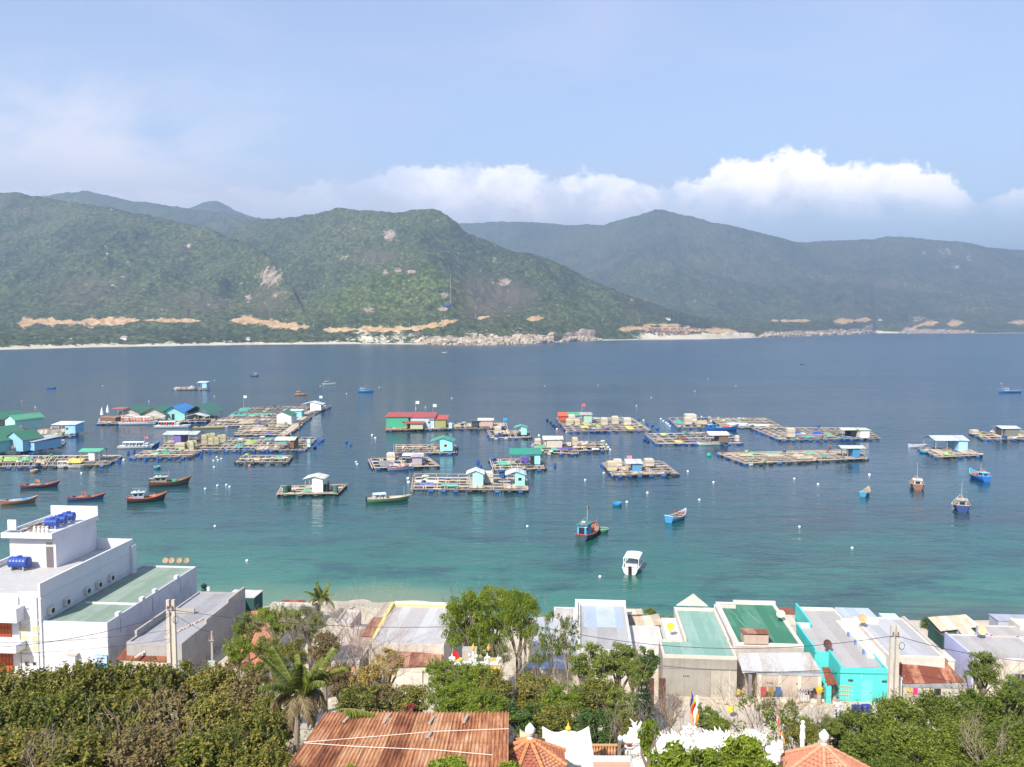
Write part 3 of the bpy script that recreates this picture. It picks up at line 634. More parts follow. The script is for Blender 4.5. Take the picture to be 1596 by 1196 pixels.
# ------------------------------------------------------------------ huts and floating houses
DECKZ = .76
def hut(label, px, py, wpx, hw, d, roof, wall, rcol, solid=(0, 1), rz=0, z=DECKZ, name='hut', cat='hut', rise=.7, over=.35, door=None, windows=(), front=True, group=None, col2=None, base=0):
    """px,py: middle of the front foot line. solid: the part of the width closed by walls, the rest is an open porch on posts"""
    hw *= .86; rise *= .88; p = P(px, py, z); w_ = wpx*depth(p)/F; o = thing(name, label, cat, p, rz, group)
    x0, x1 = -w_/2, w_/2; a, b = x0+w_*solid[0], x0+w_*solid[1]; wm_ = paint(wall, .7, .3, 1.2, .2, .1, drip=.3)
    rm_ = sheet(rcol, tuple(x*.55+.06 for x in rcol), .45, 0)
    if b-a > .1:
        mb = MB(); t_ = .09
        mb.box(a, b, 0, t_, 0, hw); mb.box(a, b, d-t_, d, 0, hw); mb.box(a, a+t_, t_, d-t_, 0, hw); mb.box(b-t_, b, t_, d-t_, 0, hw)
        if roof == 'gable_y':
            k = rise*.985
            def zr(x): return hw+k*(1-abs(x)/(w_/2))
            xs_ = sorted(set([a, b]+([0] if a < 0 < b else [])))
            for y0, y1 in ((0, t_), (d-t_, d)): mb.extrude_y([(a, hw), (b, hw)]+[(x, zr(x)) for x in reversed(xs_)], y0, y1)
        elif roof == 'gable_x':
            for x in (a, b-t_): mb.add([(x, 0, hw), (x, d, hw), (x, d/2, hw+rise*.96), (x+t_, 0, hw), (x+t_, d, hw), (x+t_, d/2, hw+rise*.96)], [(0, 2, 1), (3, 4, 5), (0, 3, 5, 2), (1, 2, 5, 4)])
        mb.build('wall', wm_, o)
    post = set()
    if a-x0 > .3: post |= {x0+.06, (x0+a)/2} if a-x0 > 2.5 else {x0+.06}
    if x1-b > .3: post |= {x1-.06, (x1+b)/2} if x1-b > 2.5 else {x1-.06}
    for x in sorted(post):
        for y in (.06, d-.06):
            MB().box(x-.06, x+.06, y-.06, y+.06, 0, hw+.02).build('post', POSTM, o)
    mb = MB(); ov = over; th = .07
    if roof == 'gable_y':
        for s_ in (-1, 1):
            e = s_*(w_/2+ov); ze = hw-rise*ov/(w_/2)
            mb.slab([(0, -ov, hw+rise+.06), (e, -ov, ze+.06), (e, d+ov, ze+.06), (0, d+ov, hw+rise+.06)][::1 if s_ < 0 else -1], th)
    elif roof == 'gable_x':
        for s_ in (-1, 1):
            ye = d/2+s_*(d/2+ov); ze = hw-rise*ov/(d/2)
            mb.slab([(x0-ov, d/2, hw+rise+.06), (x0-ov, ye, ze+.06), (x1+ov, ye, ze+.06), (x1+ov, d/2, hw+rise+.06)][::1 if s_ < 0 else -1], th)
    else:      # single pitch, higher at the back ('shed') or front ('shedf')
        zf, zb = (hw, hw+rise) if roof == 'shed' else (hw+rise, hw)
        mb.slab([(x0-ov, -ov, zf+.08), (x1+ov, -ov, zf+.08), (x1+ov, d+ov, zb+.08), (x0-ov, d+ov, zb+.08)], th)
    mb.build('roof', rm_, o)
    if door is not None:
        x = a+(b-a)*door; MB().box(x-.45, x+.45, -.03, .06, .02, min(hw-.15, 1.95)).build('door', paint(DK if wall[0] > .1 else WH, .6, .3), o)
    for u in windows:
        x = a+(b-a)*u; f_ = MB().box(x-.4, x+.4, -.04, .05, hw*.42, hw*.42+.7).build('window', paint(CRM, .6, .2), o)
        MB().box(x-.33, x+.33, -.06, -.03, hw*.42+.07, hw*.42+.63).build('pane', GLASS, f_)
    for k in range(base):
        f_ = bpy.data.objects.new('float', barrel_mesh(BC[k % 3])); COL.objects.link(f_); f_.parent = o
        f_.location = (x0+w_*(k+.5)/base, .1, .12-z); f_.rotation_euler = (0, 0, math.pi/2)
    return o
def crate(label, px, py, wpx, h, d=None, col=TAN, group='covered boxes on the rafts', z=DECKZ, rz=0, name='crate'):
    p = P(px, py, z); w_ = wpx*depth(p)/F; d = d or w_*.8; o = thing(name, label, 'crate', p, rz, group)
    rnd = random.Random(int(px*7+py)); mb = MB(); n_ = 4
    # a box under a slack cloth: rounded shoulders and a sagging lid
    pr = [(0, .0), (0.02, h*.5), (.0, h*.88), (.10, h*1.0), (.22, h*(.97+rnd.uniform(0, .06)))]
    ring = lambda i_, z_: [(-w_/2+i_*w_, -0+i_*d, z_), (0, i_*d*.85, z_), (w_/2-i_*w_, i_*d, z_), (w_/2-i_*w_*.85, d/2, z_), (w_/2-i_*w_, d-i_*d, z_), (0, d-i_*d*.85, z_), (-w_/2+i_*w_, d-i_*d, z_), (-w_/2+i_*w_*.85, d/2, z_)]
    vs = [v for i_, z_ in pr for v in ring(i_, z_+rnd.uniform(-.02, .02))]
    mb.add(vs, [(i*8+k, i*8+(k+1) % 8, (i+1)*8+(k+1) % 8, (i+1)*8+k) for i in range(4) for k in range(8)]+[tuple(range(32, 40)), tuple(range(7, -1, -1))])
    mb.build('cover', paint(col, .9, .3, 1.5, .1, .4, drip=.3), o)
    fr = MB()
    for x in (-w_/2-.03, w_/2+.03):
        for y in (-.03, d+.03): fr.beam((x, y, 0), (x, y, h*.92), .07, .07)
    fr.beam((-w_/2-.03, -.05, h*.5), (w_/2+.03, -.05, h*.5), .05, .06)
    fr.build('frame', POSTM, o); return o

# ------------------------------------------------------------------ boats
def hull_parts(o, Lh, B, H, c1, c2, c3, rb=.7, rs=.35, sw=.72, rim=None, deckc=None):
    n_ = 16; mb = MB(); secs = []; H *= .88; rb = rb+.28 if rb > .4 else rb
    for i in range(n_+1):
        t_ = -1+2*i/n_; hb = B/2*((1-max(0, t_)**2.3) if t_ > 0 else 1-(1-sw)*abs(t_)**2.2)
        hb = max(hb, .03); zt = H*(1+rb*max(0, t_)**2.6+rs*max(0, -t_)**2.4); x = t_*Lh/2
        ov = .10*Lh*max(0, t_)**3
        secs.append([(x-ov*.6, 0, -.35+.28*max(0, t_)**3), (x-ov*.35, .62*hb, -.05), (x-ov*.1, .86*hb, zt*.34), (x+ov*.3, .95*hb, zt*.74), (x+ov*.55, hb, zt)])
    for s_ in (1, -1):
        vs = [(x, y*s_, z) for sec in secs for x, y, z in sec]; n0 = len(mb.v); mb.v += vs
        for i in range(n_):
            for k in range(4):
                f_ = (n0+i*5+k, n0+(i+1)*5+k, n0+(i+1)*5+k+1, n0+i*5+k+1); mb.f.append(f_ if s_ < 0 else f_[::-1])
                mb.m.append(2 if k < 1 else (0 if k < 3 else 1)); mb.sm.append(True)
    a, b = secs[0], [(x, -y, z) for x, y, z in secs[0]]
    mb.add([*a, *b[::-1][:5]], [(0, 1, 2, 3, 4, 5, 6, 7, 8)][:1])
    mb.build('hull', [paint(c1, .5, .35, 1, .4, .05), paint(c2, .5, .3, 1, .4, .05), paint(c3, .6, .4, 1, .3, .05)], o)
    dk = MB(); rr = [(s[4][0], s[4][1]*.93, s[4][2]-.28*H) for s in secs]; n0 = 0
    dk.v = [(x, y, z) for x, y, z in rr]+[(x, -y, z) for x, y, z in rr]; m_ = n_+1
    dk.f = [(i, i+m_, i+1+m_, i+1) for i in range(n_)]; dk.m = [0]*n_; dk.sm = [False]*n_
    for s_ in (0, m_):                                  # inner bulwark
        k0 = len(dk.v); dk.v += [(secs[i][4][0], secs[i][4][1]*(.97 if s_ == 0 else -.97), secs[i][4][2]) for i in range(m_)]
        for i in range(n_): dk.f.append((s_+i, s_+i+1, k0+i+1, k0+i)); dk.m.append(0); dk.sm.append(False)
    dk.build('deck', paint(deckc or (.30, .22, .15), .8, .4), o)
    g = MB()
    for s_ in (1, -1): g.tube([(s[4][0], s[4][1]*s_, s[4][2]+.02) for s in secs], .045+.012*B, 5)
    g.tube([(secs[0][4][0], y*secs[0][4][1], secs[0][4][2]+.02) for y in (-1, 0, 1)], .045+.012*B, 5)
    g.build('gunwale', paint(rim or c2, .5, .3), o)
    return secs
def boat_root(label, px, py, head, name='fishing_boat', cat='boat', group=None):
    return thing(name, label, cat, P(px, py, 0), R(head), group)
def cabin(o, x0, x1, wd, z0, h, col, rcol, win=True, over=.2):
    c_ = MB().box(x0, x1, -wd/2, wd/2, z0, z0+h).build('cabin', paint(col, .55, .35), o)
    MB().box(x0-over, x1+over, -wd/2-over, wd/2+over, z0+h, z0+h+.08).build('roof', paint(rcol, .6, .35), c_)
    if win:
        for s_ in (-1, 1):
            for k in range(2):
                a = x0+(x1-x0)*(.12+.45*k); MB().box(a, a+(x1-x0)*.32, s_*(wd/2)-.02, s_*(wd/2)+.02, z0+h*.5, z0+h*.84).build('window', GLASS, c_)
        MB().box(x1-.02, x1+.02, -wd*.38, wd*.38, z0+h*.52, z0+h*.86).build('window', GLASS, c_)
        MB().box(x0-.02, x0+.02, -wd*.30, wd*.30, z0+h*.1, z0+h*.8).build('door', paint(DK, .6, .1), c_)
    return c_
def mast(o, x, z0, h, r=.05, col=(.5, .45, .38), flag=None):
    m_ = MB().tube([(x, 0, z0), (x, 0, z0+h)], [r, r*.6], 6).build('mast', paint(col, .6, .2), o)
    if flag: f_ = MB(); f_.slab([(x+.04, 0, z0+h-.05), (x+.45, .12, z0+h-.1), (x+.85, .02, z0+h-.22), (x+.8, 0, z0+h-.72), (x+.4, .1, z0+h-.62), (x+.04, 0, z0+h-.55)], .02); f_.build('flag', paint(flag, .8, .1), m_)
    return m_
def heap(o, name, c_, r, col, sc_=(1, .8, .45), seed=1):
    rnd = random.Random(seed); mb = MB()
    for k in range(7): mb.ball((c_[0]+rnd.uniform(-r, r)*.7*sc_[0], c_[1]+rnd.uniform(-r, r)*.6*sc_[1], c_[2]+rnd.uniform(0, r*.3)), r*rnd.uniform(.35, .6), 7, 5, sc_)
    return mb.build(name, paint(col, .9, .4, 2, .1, .5), o)
def fishing_boat(label, px, py, head, Lh, B, H, c1, c2, c3, cab, cabr, deckc=None, net=OR, rim=None, flag=None, poles=True, rb=.75, rs=.35, sw=.7, cabx=(-.36, -.06), cabh=1.15, mh=2.6, group='wooden fishing boats at anchor', lamps=True):
    o = boat_root(label, px, py, head, group=group); hull_parts(o, Lh, B, H, c1, c2, c3, rb, rs, sw, rim, deckc)
    z0 = H*.74; x0, x1 = cabx[0]*Lh, cabx[1]*Lh
    cabin(o, x0, x1, B*.52, z0, cabh, cab, cabr); mast(o, x1+.35, z0, mh, flag=flag)
    if poles:
        MB().tube([(x0, B*.1, z0+cabh+.1), (x0-Lh*.42, B*.2, z0+cabh*.9)], [.045, .02], 5).build('boom', paint((.15, .12, .08), .7, .1), o)
        MB().tube([(Lh*.38, 0, H*1.1), (Lh*.68, 0, H*1.1+Lh*.12)], [.045, .02], 5).build('boom', paint((.15, .12, .08), .7, .1), o)
        MB().beam((x0, -B*.3, z0+cabh*.9), (x0-.9, -B*.3, z0+cabh*.95), .3, .05).build('stern_rack', paint(WH, .6, .3), o)
    heap(o, 'net_pile', (Lh*.14, 0, z0+.12), B*.30, net, (1.3, .9, .5), int(px))
    heap(o, 'rope_coil', (-Lh*.43, 0, H*.9), B*.16, (.5, .46, .38), (1, 1, .5), int(py))
    for k in range(2):
        MB().box(x0+.2+k*.7, x0+.65+k*.7, -.25, .25, z0+cabh+.09, z0+cabh+.3+.1*k).build('deck_box', paint([WH, TQ, OR][(int(px)+k) % 3], .6, .3), o)
    if lamps:
        mb = MB(); mb.tube([(x0, 0, z0+cabh+.08), (x0, 0, z0+cabh+.75), (x1, 0, z0+cabh+.75), (x1, 0, z0+cabh+.08)], .03, 5); mb.build('roof_frame', paint((.4, .38, .35), .6, .1), o)
    return o
def open_boat(label, px, py, head, Lh, B, H, c1, c2, c3, rim=None, deckc=None, tarp=None, net=None, stick=None, rb=.85, rs=.45, sw=.5, group='open wooden boats', person_like=None):
    o = boat_root(label, px, py, head, 'open_boat', group=group); hull_parts(o, Lh, B, H, c1, c2, c3, rb, rs, sw, rim, deckc)
    for u in (-.28, -.05, .2):
        MB().beam((u*Lh, -B*.43, H*.93), (u*Lh, B*.43, H*.93), .18, .05).build('bench', TIMBER, o)
    MB().box(-Lh*.36, -Lh*.28, -.18, .18, H*.72, H*.72+.4).build('engine', paint(DK, .5, .2), o)
    if net: heap(o, 'net_pile', (-Lh*.1, 0, H*.82), B*.32, net, (1.8, .8, .5), int(px))
    if tarp:
        mb = MB(); mb.slab([(Lh*.06, -B*.38, H*1.02), (Lh*.34, -B*.22, H*1.22), (Lh*.34, B*.22, H*1.22), (Lh*.06, B*.38, H*1.02)], .04); mb.build('tarp', paint(tarp, .8, .2), o)
    if stick: mast(o, -Lh*.12, H*.7, 1.3, .03, flag=stick)
    return o
def canopy_boat(label, px, py, head, Lh, B, H, c1, c2, rcol, jackets=None, canopy=(-.36, .22), hcan=1.25, name='passenger_boat', side=None, flag=None, group='boats with a canopy', sw=.8, nose=True):
    o = boat_root(label, px, py, head, name, group=group); hull_parts(o, Lh, B, H, c1, c2, c2, .35, .08, sw, rim=c1, deckc=(.5, .5, .48))
    x0, x1 = canopy[0]*Lh, canopy[1]*Lh; z0 = H*.75; zt = H+hcan
    rf = MB(); n_ = 6
    for i in range(n_):
        a0, a1 = -1+2*i/n_, -1+2*(i+1)/n_
        rf.slab([(x0, a0*B*.46, zt-.12*a0*a0), (x1, a0*B*.46, zt-.12*a0*a0), (x1, a1*B*.46, zt-.12*a1*a1), (x0, a1*B*.46, zt-.12*a1*a1)], .06)
    rf.build('canopy', paint(rcol, .5, .15), o)
    k = max(2, int((x1-x0)/1.6))
    for i in range(k+1):
        for s_ in (-1, 1):
            x = x0+.05+(x1-x0-.1)*i/k; MB().beam((x, s_*B*.44, z0), (x, s_*B*.44, zt-.12), .07, .07).build('post', paint(WH, .5, .1), o)
    for i in range(k*2):
        x = x0+(x1-x0)*(i+.6)/(k*2); MB().box(x-.2, x+.2, -B*.36, B*.36, z0, z0+.42).build('seat', paint((.55, .55, .55), .7, .2), o)
    if jackets:
        for i in range(jackets):
            x = x0+(x1-x0)*(i+.5)/jackets
            mb = MB(); mb.add([(x-.16, -B*.47, H+.12), (x+.10, -B*.47, H+.12), (x+.30, -B*.47, zt-.22), (x+.02, -B*.47, zt-.22), (x-.16, -B*.40, H+.12), (x+.10, -B*.40, H+.12), (x+.30, -B*.40, zt-.22), (x+.02, -B*.40, zt-.22)],
                   [(0, 1, 2, 3), (7, 6, 5, 4), (0, 4, 5, 1), (1, 5, 6, 2), (2, 6, 7, 3), (3, 7, 4, 0)]); mb.build('life_jacket', paint((.75, .10, .03), .7, .2), o)
    if nose: cabin(o, x1-.05, x1+Lh*.11, B*.66, z0, hcan*.7, c1, c1, True, .05)
    if flag: mast(o, x1, zt, 1.4, .03, flag=flag)
    MB().box(-Lh*.5-.25, -Lh*.5+.05, -.2, .2, .1, H+.25).build('outboard_motor', paint(DK, .4, .1), o)
    return o
def basket_boat(label, px, py, r, col, rim, group='round basket boats'):
    o = thing('basket_boat', label, 'boat', P(px, py, 0), 0, group); mb = MB()
    mb.lathe([(r*.35, -.2), (r*.8, -.05), (r, .25), (r*1.02, .5), (r*.95, .5), (r*.9, .25), (r*.5, .08), (.01, .06)], 16, cap=False); mb.build('hull', paint(col, .6, .3), o)
    g = MB(); g.tube([(r*math.cos(k*math.pi/10), r*math.sin(k*math.pi/10), .52) for k in range(21)], .05, 5); g.build('rim', paint(rim, .6, .2), o); return o
# ================================================================== rafts, left to right
raft('long weathered raft with green nets and white boats at its edge, lowest on the left', [(-30, 712), (188, 711), (164, 725), (-30, 729)], 22, 3, 'mix', nets=[(.05, .16, .05, .6, 'lime'), (.17, .28, .1, .55, 'lime'), (.30, .38, .1, .5, 'green'), (.42, .5, .4, .9, 'tan'), (.66, .78, .3, .8, 'yellow')], seed=1)
raft('narrow floating walkway behind the large turquoise house', [(40, 693), (100, 688), (98, 693), (40, 700)], 6, 2, 'blue', seed=2)
raft('small raft carrying the pale blue hut, beside a green boat', [(60, 670), (121, 668), (115, 680), (58, 679)], 6, 3, 'blue', decks=[(0, .9, .2, .9)], seed=3)
raft('lone far raft with red brown deck and a light blue hut', [(273, 604), (325, 603.4), (324, 607), (270, 607.2)], 6, 2, 'mix', decks=[(0, .6, .1, .9)], seed=4)
raft('restaurant platform on blue barrels under the green and blue roofed houses', [(156, 652), (338, 649), (335, 657), (152, 661)], 26, 3, 'blue', decks=[(0, 1, 0, .9)], seed=5, maxf=70)
raft('wide far raft of pale cells with a white gabled hut at its right end', [(378, 636), (517, 633), (487, 646), (355, 650)], 17, 5, 'mix', nets=[(.0, .12, .1, .5, 'teal'), (-.0, .2, .75, .98, 'teal'), (.22, .34, .75, .98, 'green'), (.36, .5, .75, .98, 'green'), (.52, .6, .8, 1, 'grey')], decks=[(.86, .95, .0, 1)], seed=6, maxf=60)
raft('crowded brown raft strewn with timber between the restaurant and the white gabled hut', [(338, 652), (486, 649), (468, 662), (322, 665)], 19, 5, 'mix', nets=[(.1, .25, .2, .5, 'tan'), (.3, .45, .5, .8, 'tan'), (.5, .55, .6, .9, 'purple')], decks=[(.05, .6, .3, .5), (.88, .98, 0, 1)], seed=7, maxf=40)
raft('pale raft with blue tarps just below the large white gabled hut', [(380, 665), (469, 663), (448, 678), (366, 678)], 11, 5, 'mix', nets=[(.2, .5, .2, .6, 'tan'), (.55, .7, .85, 1, 'blue')], decks=[(.85, 1, 0, 1), (.2, .8, .0, .15)], seed=8)
raft('broad middle raft with a heap of tan boxes and blue barrels along its front', [(266, 684), (492, 683), (473, 702), (245, 702)], 24, 5, 'blue', nets=[(.36, .46, .4, .6, 'grey'), (.55, .62, .2, .6, 'lime'), (.66, .72, .05, .25, 'green'), (.5, .56, .5, .8, 'teal'), (.76, .84, .4, .6, 'teal'), (.7, .8, .1, .3, 'purple')], decks=[(.0, .3, .3, .5), (.68, .83, .75, 1)], seed=9, maxf=60)
raft('low raft with two green nets in front of the purple-curtained shelter', [(224, 704), (314, 703), (292, 713), (204, 713.5)], 8, 3, 'blue', nets=[(.22, .36, .3, .6, 'green'), (.4, .56, .2, .5, 'green')], seed=10)
raft('small bare raft on black floats under the long middle raft', [(378, 711), (454, 711), (448, 721), (370, 721)], 6, 2, 'black', nets=[(.7, .86, .1, .5, 'green'), (.3, .42, .4, .8, 'tan')], seed=11)
raft('square raft with white hut and dark green drums, nearest the photo bottom left of centre', [(442, 759), (538, 757), (524, 770), (433, 771)], 5, 3, 'black', nets=[(.37, .62, .5, .9, 'green')], decks=[(.38, .62, .0, .45), (0, 1, .92, 1.0)], seed=12, bw=.5)
raft('narrow platform under the long red roofed floating house', [(604, 664), (700, 662), (699, 669), (603, 671)], 13, 2, 'mix', decks=[(0, 1, 0, .9)], nets=[(.8, .98, .2, .7, 'purple')], seed=13)
raft('thin cluttered raft leading right from the red roofed house', [(701, 661), (788, 660), (790, 668), (701, 669)], 11, 2, 'mix', nets=[(.05, .2, .2, .7, 'tan'), (.75, .9, .5, .9, 'tan')], decks=[(.3, 1, .2, .7)], seed=14)
raft('neat raft of four rows of blue barrels beside a turquoise hut with green roof', [(616, 694), (710, 694), (709, 706), (614, 707)], 7, 4, 'blue', decks=[(.64, 1, .3, .85)], seed=15, maxf=60, bw=.3)
raft('worn raft with beige tank, mauve hut and a small red and blue boat', [(577, 716), (668, 714), (684, 727), (583, 730)], 6, 3, 'mix', decks=[(.3, .75, .75, .98)], nets=[(.1, .3, .3, .9, 'grey')], seed=16, bw=.5)
raft('long raft of pale blue pipes joining two turquoise gabled huts', [(646, 745), (818, 747), (821, 765), (643, 763)], 10, 4, 'mix', nets=[(.02, .22, .3, .45, 'white'), (.05, .2, .6, .75, 'blue'), (.25, .4, .6, .8, 'teal')], rails=.9, decks=[(.5, .64, .2, .95), (.8, 1, .55, .95)], seed=17, bw=.36, maxf=60)
raft('raft with a dark green long roofed shelter and hanging violet cloth', [(766, 717), (843, 716), (848, 731), (771, 733)], 6, 4, 'mix', nets=[(.1, .35, .25, .6, 'green')], decks=[(.35, 1, .3, .55)], seed=18, bw=.4)
raft('small raft with tan box and narrow turquoise hut above the green roofed shelter', [(760, 672), (822, 673), (826, 682), (766, 683)], 6, 2, 'mix', decks=[(.3, .95, .0, .5)], seed=19)
raft('crowded raft with cream hut, green net and purple tarp', [(832, 691), (896, 691), (899, 708), (833, 705)], 6, 4, 'mix', nets=[(.05, .35, .3, .6, 'green'), (.5, .95, .45, .75, 'purple'), (.4, .55, .55, .8, 'green')], decks=[(.2, .9, .0, .35)], seed=20)
raft('pinkish planked raft extending right from the cream hut', [(896, 689), (940, 690), (945, 702), (894, 704)], 3, 3, 'mix', decks=[(0, 1, .25, .42), (0, 1, .6, .75), (.1, .5, 0, .2)], nets=[(.05, .55, .45, .58, 'brown')], seed=21, bw=.5)
raft('large many celled raft with three tan boxes in a row and orange and green shelters', [(868, 652), (984, 652), (1012, 671), (885, 673)], 10, 8, 'mix', nets=[(.27, .36, .4, .6, 'tan'), (.75, .84, .7, .95, 'yellow'), (.2, .3, .65, .8, 'yellow'), (.4, .46, .55, .8, 'lime')], seed=22, maxf=70, bw=.3)
raft('left raft of grey cells with a brown mesh hut and a white boat', [(1006, 677), (1136, 675), (1156, 691), (1026, 692)], 9, 4, 'blue', nets=[(.17, .25, .0, .2, 'yellow'), (.22, .3, .7, .95, 'yellow'), (.3, .42, .4, .6, 'brown'), (.4, .46, .8, 1, 'blue')], seed=23, maxf=60, bw=.3)
raft('raft with two tan boxes at the left of the big blue boat', [(1043, 652), (1106, 652), (1110, 666), (1058, 667)], 5, 4, 'blue', nets=[(.05, .25, .3, .7, 'teal'), (.6, .9, .3, .7, 'tan')], seed=24)
raft('pale raft of fine cells stretching behind the big blue boat', [(1106, 652), (1193, 652), (1222, 667), (1128, 666)], 7, 7, 'mix', nets=[(.15, .5, .55, .9, 'white'), (.5, .85, .7, .9, 'white')], seed=25, maxf=40, bw=.3)
raft('long dense raft with bright blue tarps and a blue boat at its right end', [(1172, 667), (1348, 668), (1372, 684), (1217, 686)], 15, 6, 'blue', nets=[(.2, .33, .35, .65, 'blue'), (.44, .54, .4, .62, 'blue'), (.52, .6, .55, .8, 'green'), (.3, .36, .5, .6, 'white'), (.27, .37, .75, .9, 'teal')], seed=26, maxf=80, bw=.3)
raft('long tan raft with a standing person and a blue shack at its right end', [(1120, 707), (1335, 702), (1351, 715), (1164, 723)], 15, 6, 'mix', nets=[(.2, .26, .0, .2, 'green'), (.28, .4, .25, .5, 'tan'), (.45, .55, .4, .6, 'tan'), (.32, .4, .1, .3, 'teal'), (.6, .66, .1, .3, 'green'), (.5, .6, .6, .8, 'tan'), (.1, .2, .2, .4, 'tan')], decks=[(.82, 1, .35, .95)], seed=27, maxf=60)
raft('square tan raft with three boxes and a small blue hut, alone in open water', [(940, 722), (1030, 720), (1056, 739), (957, 742)], 6, 5, 'mix', decks=[(.0, 1, .92, 1), (.3, .6, .55, .9)], nets=[(.2, .35, .4, .7, 'tan')], seed=28, bw=.5)
raft('deck raft with a blue gabled shelter near the right edge', [(1432, 699), (1512, 701), (1530, 710), (1464, 713)], 7, 4, 'blue', decks=[(.1, .95, .2, .75)], nets=[(.2, .35, .6, .9, 'lime')], seed=29, maxf=50)
raft('tan raft cut by the right edge of the photo, with white roofed hut', [(1512, 674), (1600, 676), (1612, 685), (1534, 685)], 7, 3, 'mix', decks=[(.3, 1, .2, .8)], nets=[(.02, .12, .1, .5, 'tan'), (.4, .5, .5, .9, 'grey')], seed=30)

# ================================================================== huts
H_ = hut
H_('large green roofed floating house with turquoise walls at the left edge', -30, 704, 76, 3.5, 10, 'gable_y', TQ, GR, rise=3.0, door=.49, rz=R(-18), z=.9, name='floating_house', cat='house', base=12, over=.6)
H_('blue walled side wing with grey lean-to roof right of the large green roofed house', 43, 702, 30, 2.6, 8, 'shed', LB, (.42, .45, .48), rz=R(-22), z=.88, name='floating_house', cat='house', rise=.6, windows=(.5,), base=5)
H_('small turquoise gabled front standing before the large green roofed house', 22, 703, 36, 3.4, 6, 'gable_y', LB, GR, rise=2.2, rz=R(-18), z=.9, name='floating_house', cat='house', over=.3)
H_('pale turquoise floating house with pale green gabled roof at the far left', 16, 668, 22, 3.1, 10, 'gable_y', (.45, .72, .62), (.10, .36, .20), rise=1.5, rz=R(-22), z=.9, name='floating_house', cat='house', base=6)
H_('green roofed floating house cut by the left edge behind the pale turquoise one', -14, 667, 34, 3.2, 10, 'gable_y', (.5, .42, .3), GR, rise=2.0, rz=R(-18), name='floating_house', cat='house', base=6)
H_('pale blue hut with white shed roof and open porch on the small left raft', 100, 676, 35, 3.0, 5, 'shed', (.30, .55, .80), (.62, .70, .76), solid=(.55, 1), windows=(.2,), rise=.5)
H_('green roofed shelter with a white cupboard on the lowest left raft', 140, 718, 30, 2.5, 4, 'gable_x', WH, (.10, .42, .26), solid=(.45, .75), rise=.5)
H_('tiny light blue hut on the lone far raft', 315, 605, 14, 3.1, 4, 'shed', (.35, .62, .80), (.62, .74, .80), solid=(.5, 1), rise=.5)
# restaurant houses
H_('leftmost green roofed restaurant hall with cream front awning', 203, 655, 37, 2.6, 11, 'gable_y', (.5, .40, .33), GR, solid=(.02, .98), rise=2.2, name='restaurant_hall', cat='house', over=.8, base=6)
H_('second green roofed restaurant hall with cream front awning', 240, 655, 37, 2.6, 11, 'gable_y', (.52, .44, .36), GR, solid=(.02, .98), rise=2.2, name='restaurant_hall', cat='house', over=.8, base=6)
H_('bright blue roofed restaurant hall with turquoise front', 270, 654.5, 36, 2.9, 11, 'gable_y', TQ, (.03, .25, .62), rise=2.4, name='restaurant_hall', cat='house', over=.9, door=.5, base=6)
H_('rightmost restaurant hall with dark green roof and open white front', 308, 654, 38, 2.8, 12, 'gable_y', WH, GR, solid=(.0, .04), rise=2.6, name='restaurant_hall', cat='house', over=.9, base=6)
for i_, (a, b, w_) in enumerate(((196, 659, 36), (233, 658, 36), (304, 657, 32))):
    hut(['cream front awning of the leftmost restaurant hall', 'cream front awning of the second restaurant hall', 'white front awning of the dark green restaurant hall'][i_], a, b, w_, 1.9, 3.4, 'gable_y', CRM, (.66, .68, .58), solid=(0, 0), rise=1.0, name='awning', cat='awning')
o = H_('red open frame pavilion with reddish deck at the left end of the restaurant', 184, 656, 16, 4.6, 4, 'shed', RD, (.45, .12, .10), solid=(0, 0), rise=.1, name='pavilion', cat='pavilion')
H_('low brown panelled terrace left of the restaurant halls', 168, 657, 24, 1.5, 4, 'shed', BR, (.35, .20, .13), rise=.05, over=.05, name='terrace_block', cat='terrace')
for i_, (a, b) in enumerate(((159, 650), (168, 646))):
    o = thing('parasol', ['closed white parasol nearer the corner of the restaurant terrace', 'closed white parasol further back on the restaurant terrace'][i_], 'parasol', P(a, b, 1.6), 0, 'closed parasols')
    MB().tube([(0, 0, 0), (0, 0, 3.4)], .05, 6).build('pole', paint(WH, .5, .1), o); MB().lathe([(.55, .7), (.5, 1.2), (.28, 2.4), (.05, 3.3)], 8).build('canopy', paint((.74, .75, .75), .8, .1), o)
H_('small white gabled hut at the far right end of the wide raft', 486, 640, 31, 2.6, 5, 'gable_y', (.78, .78, .74), (.72, .74, .70), solid=(.42, .96), rise=1.1)
H_('small turquoise hut with flat pale roof on the wide raft', 461, 650, 18, 2.4, 4, 'shed', (.25, .66, .68), (.60, .66, .64), solid=(.3, 1), rise=.2)
H_('large white gabled hut with green roof on the crowded raft', 439, 660.5, 30, 3.0, 7, 'gable_y', (.82, .82, .80), GR, solid=(.25, 1), rise=1.5)
H_('grey roofed shelter with violet side curtains on the middle raft', 281, 692, 50, 3.0, 5.5, 'gable_x', (.18, .14, .38), (.50, .55, .50), solid=(.3, .52), rise=.6)
H_('brown boarded hut with drooping cream roof on the middle raft', 444, 699, 28, 2.5, 5, 'gable_x', BR, (.62, .62, .48), solid=(.8, 1), rise=.6)
H_('white hut with drooping pale awning on the raft with dark green drums', 490, 767, 29, 3.0, 3.6, 'gable_y', (.80, .80, .78), (.66, .62, .54), solid=(.38, .95), rise=.5)
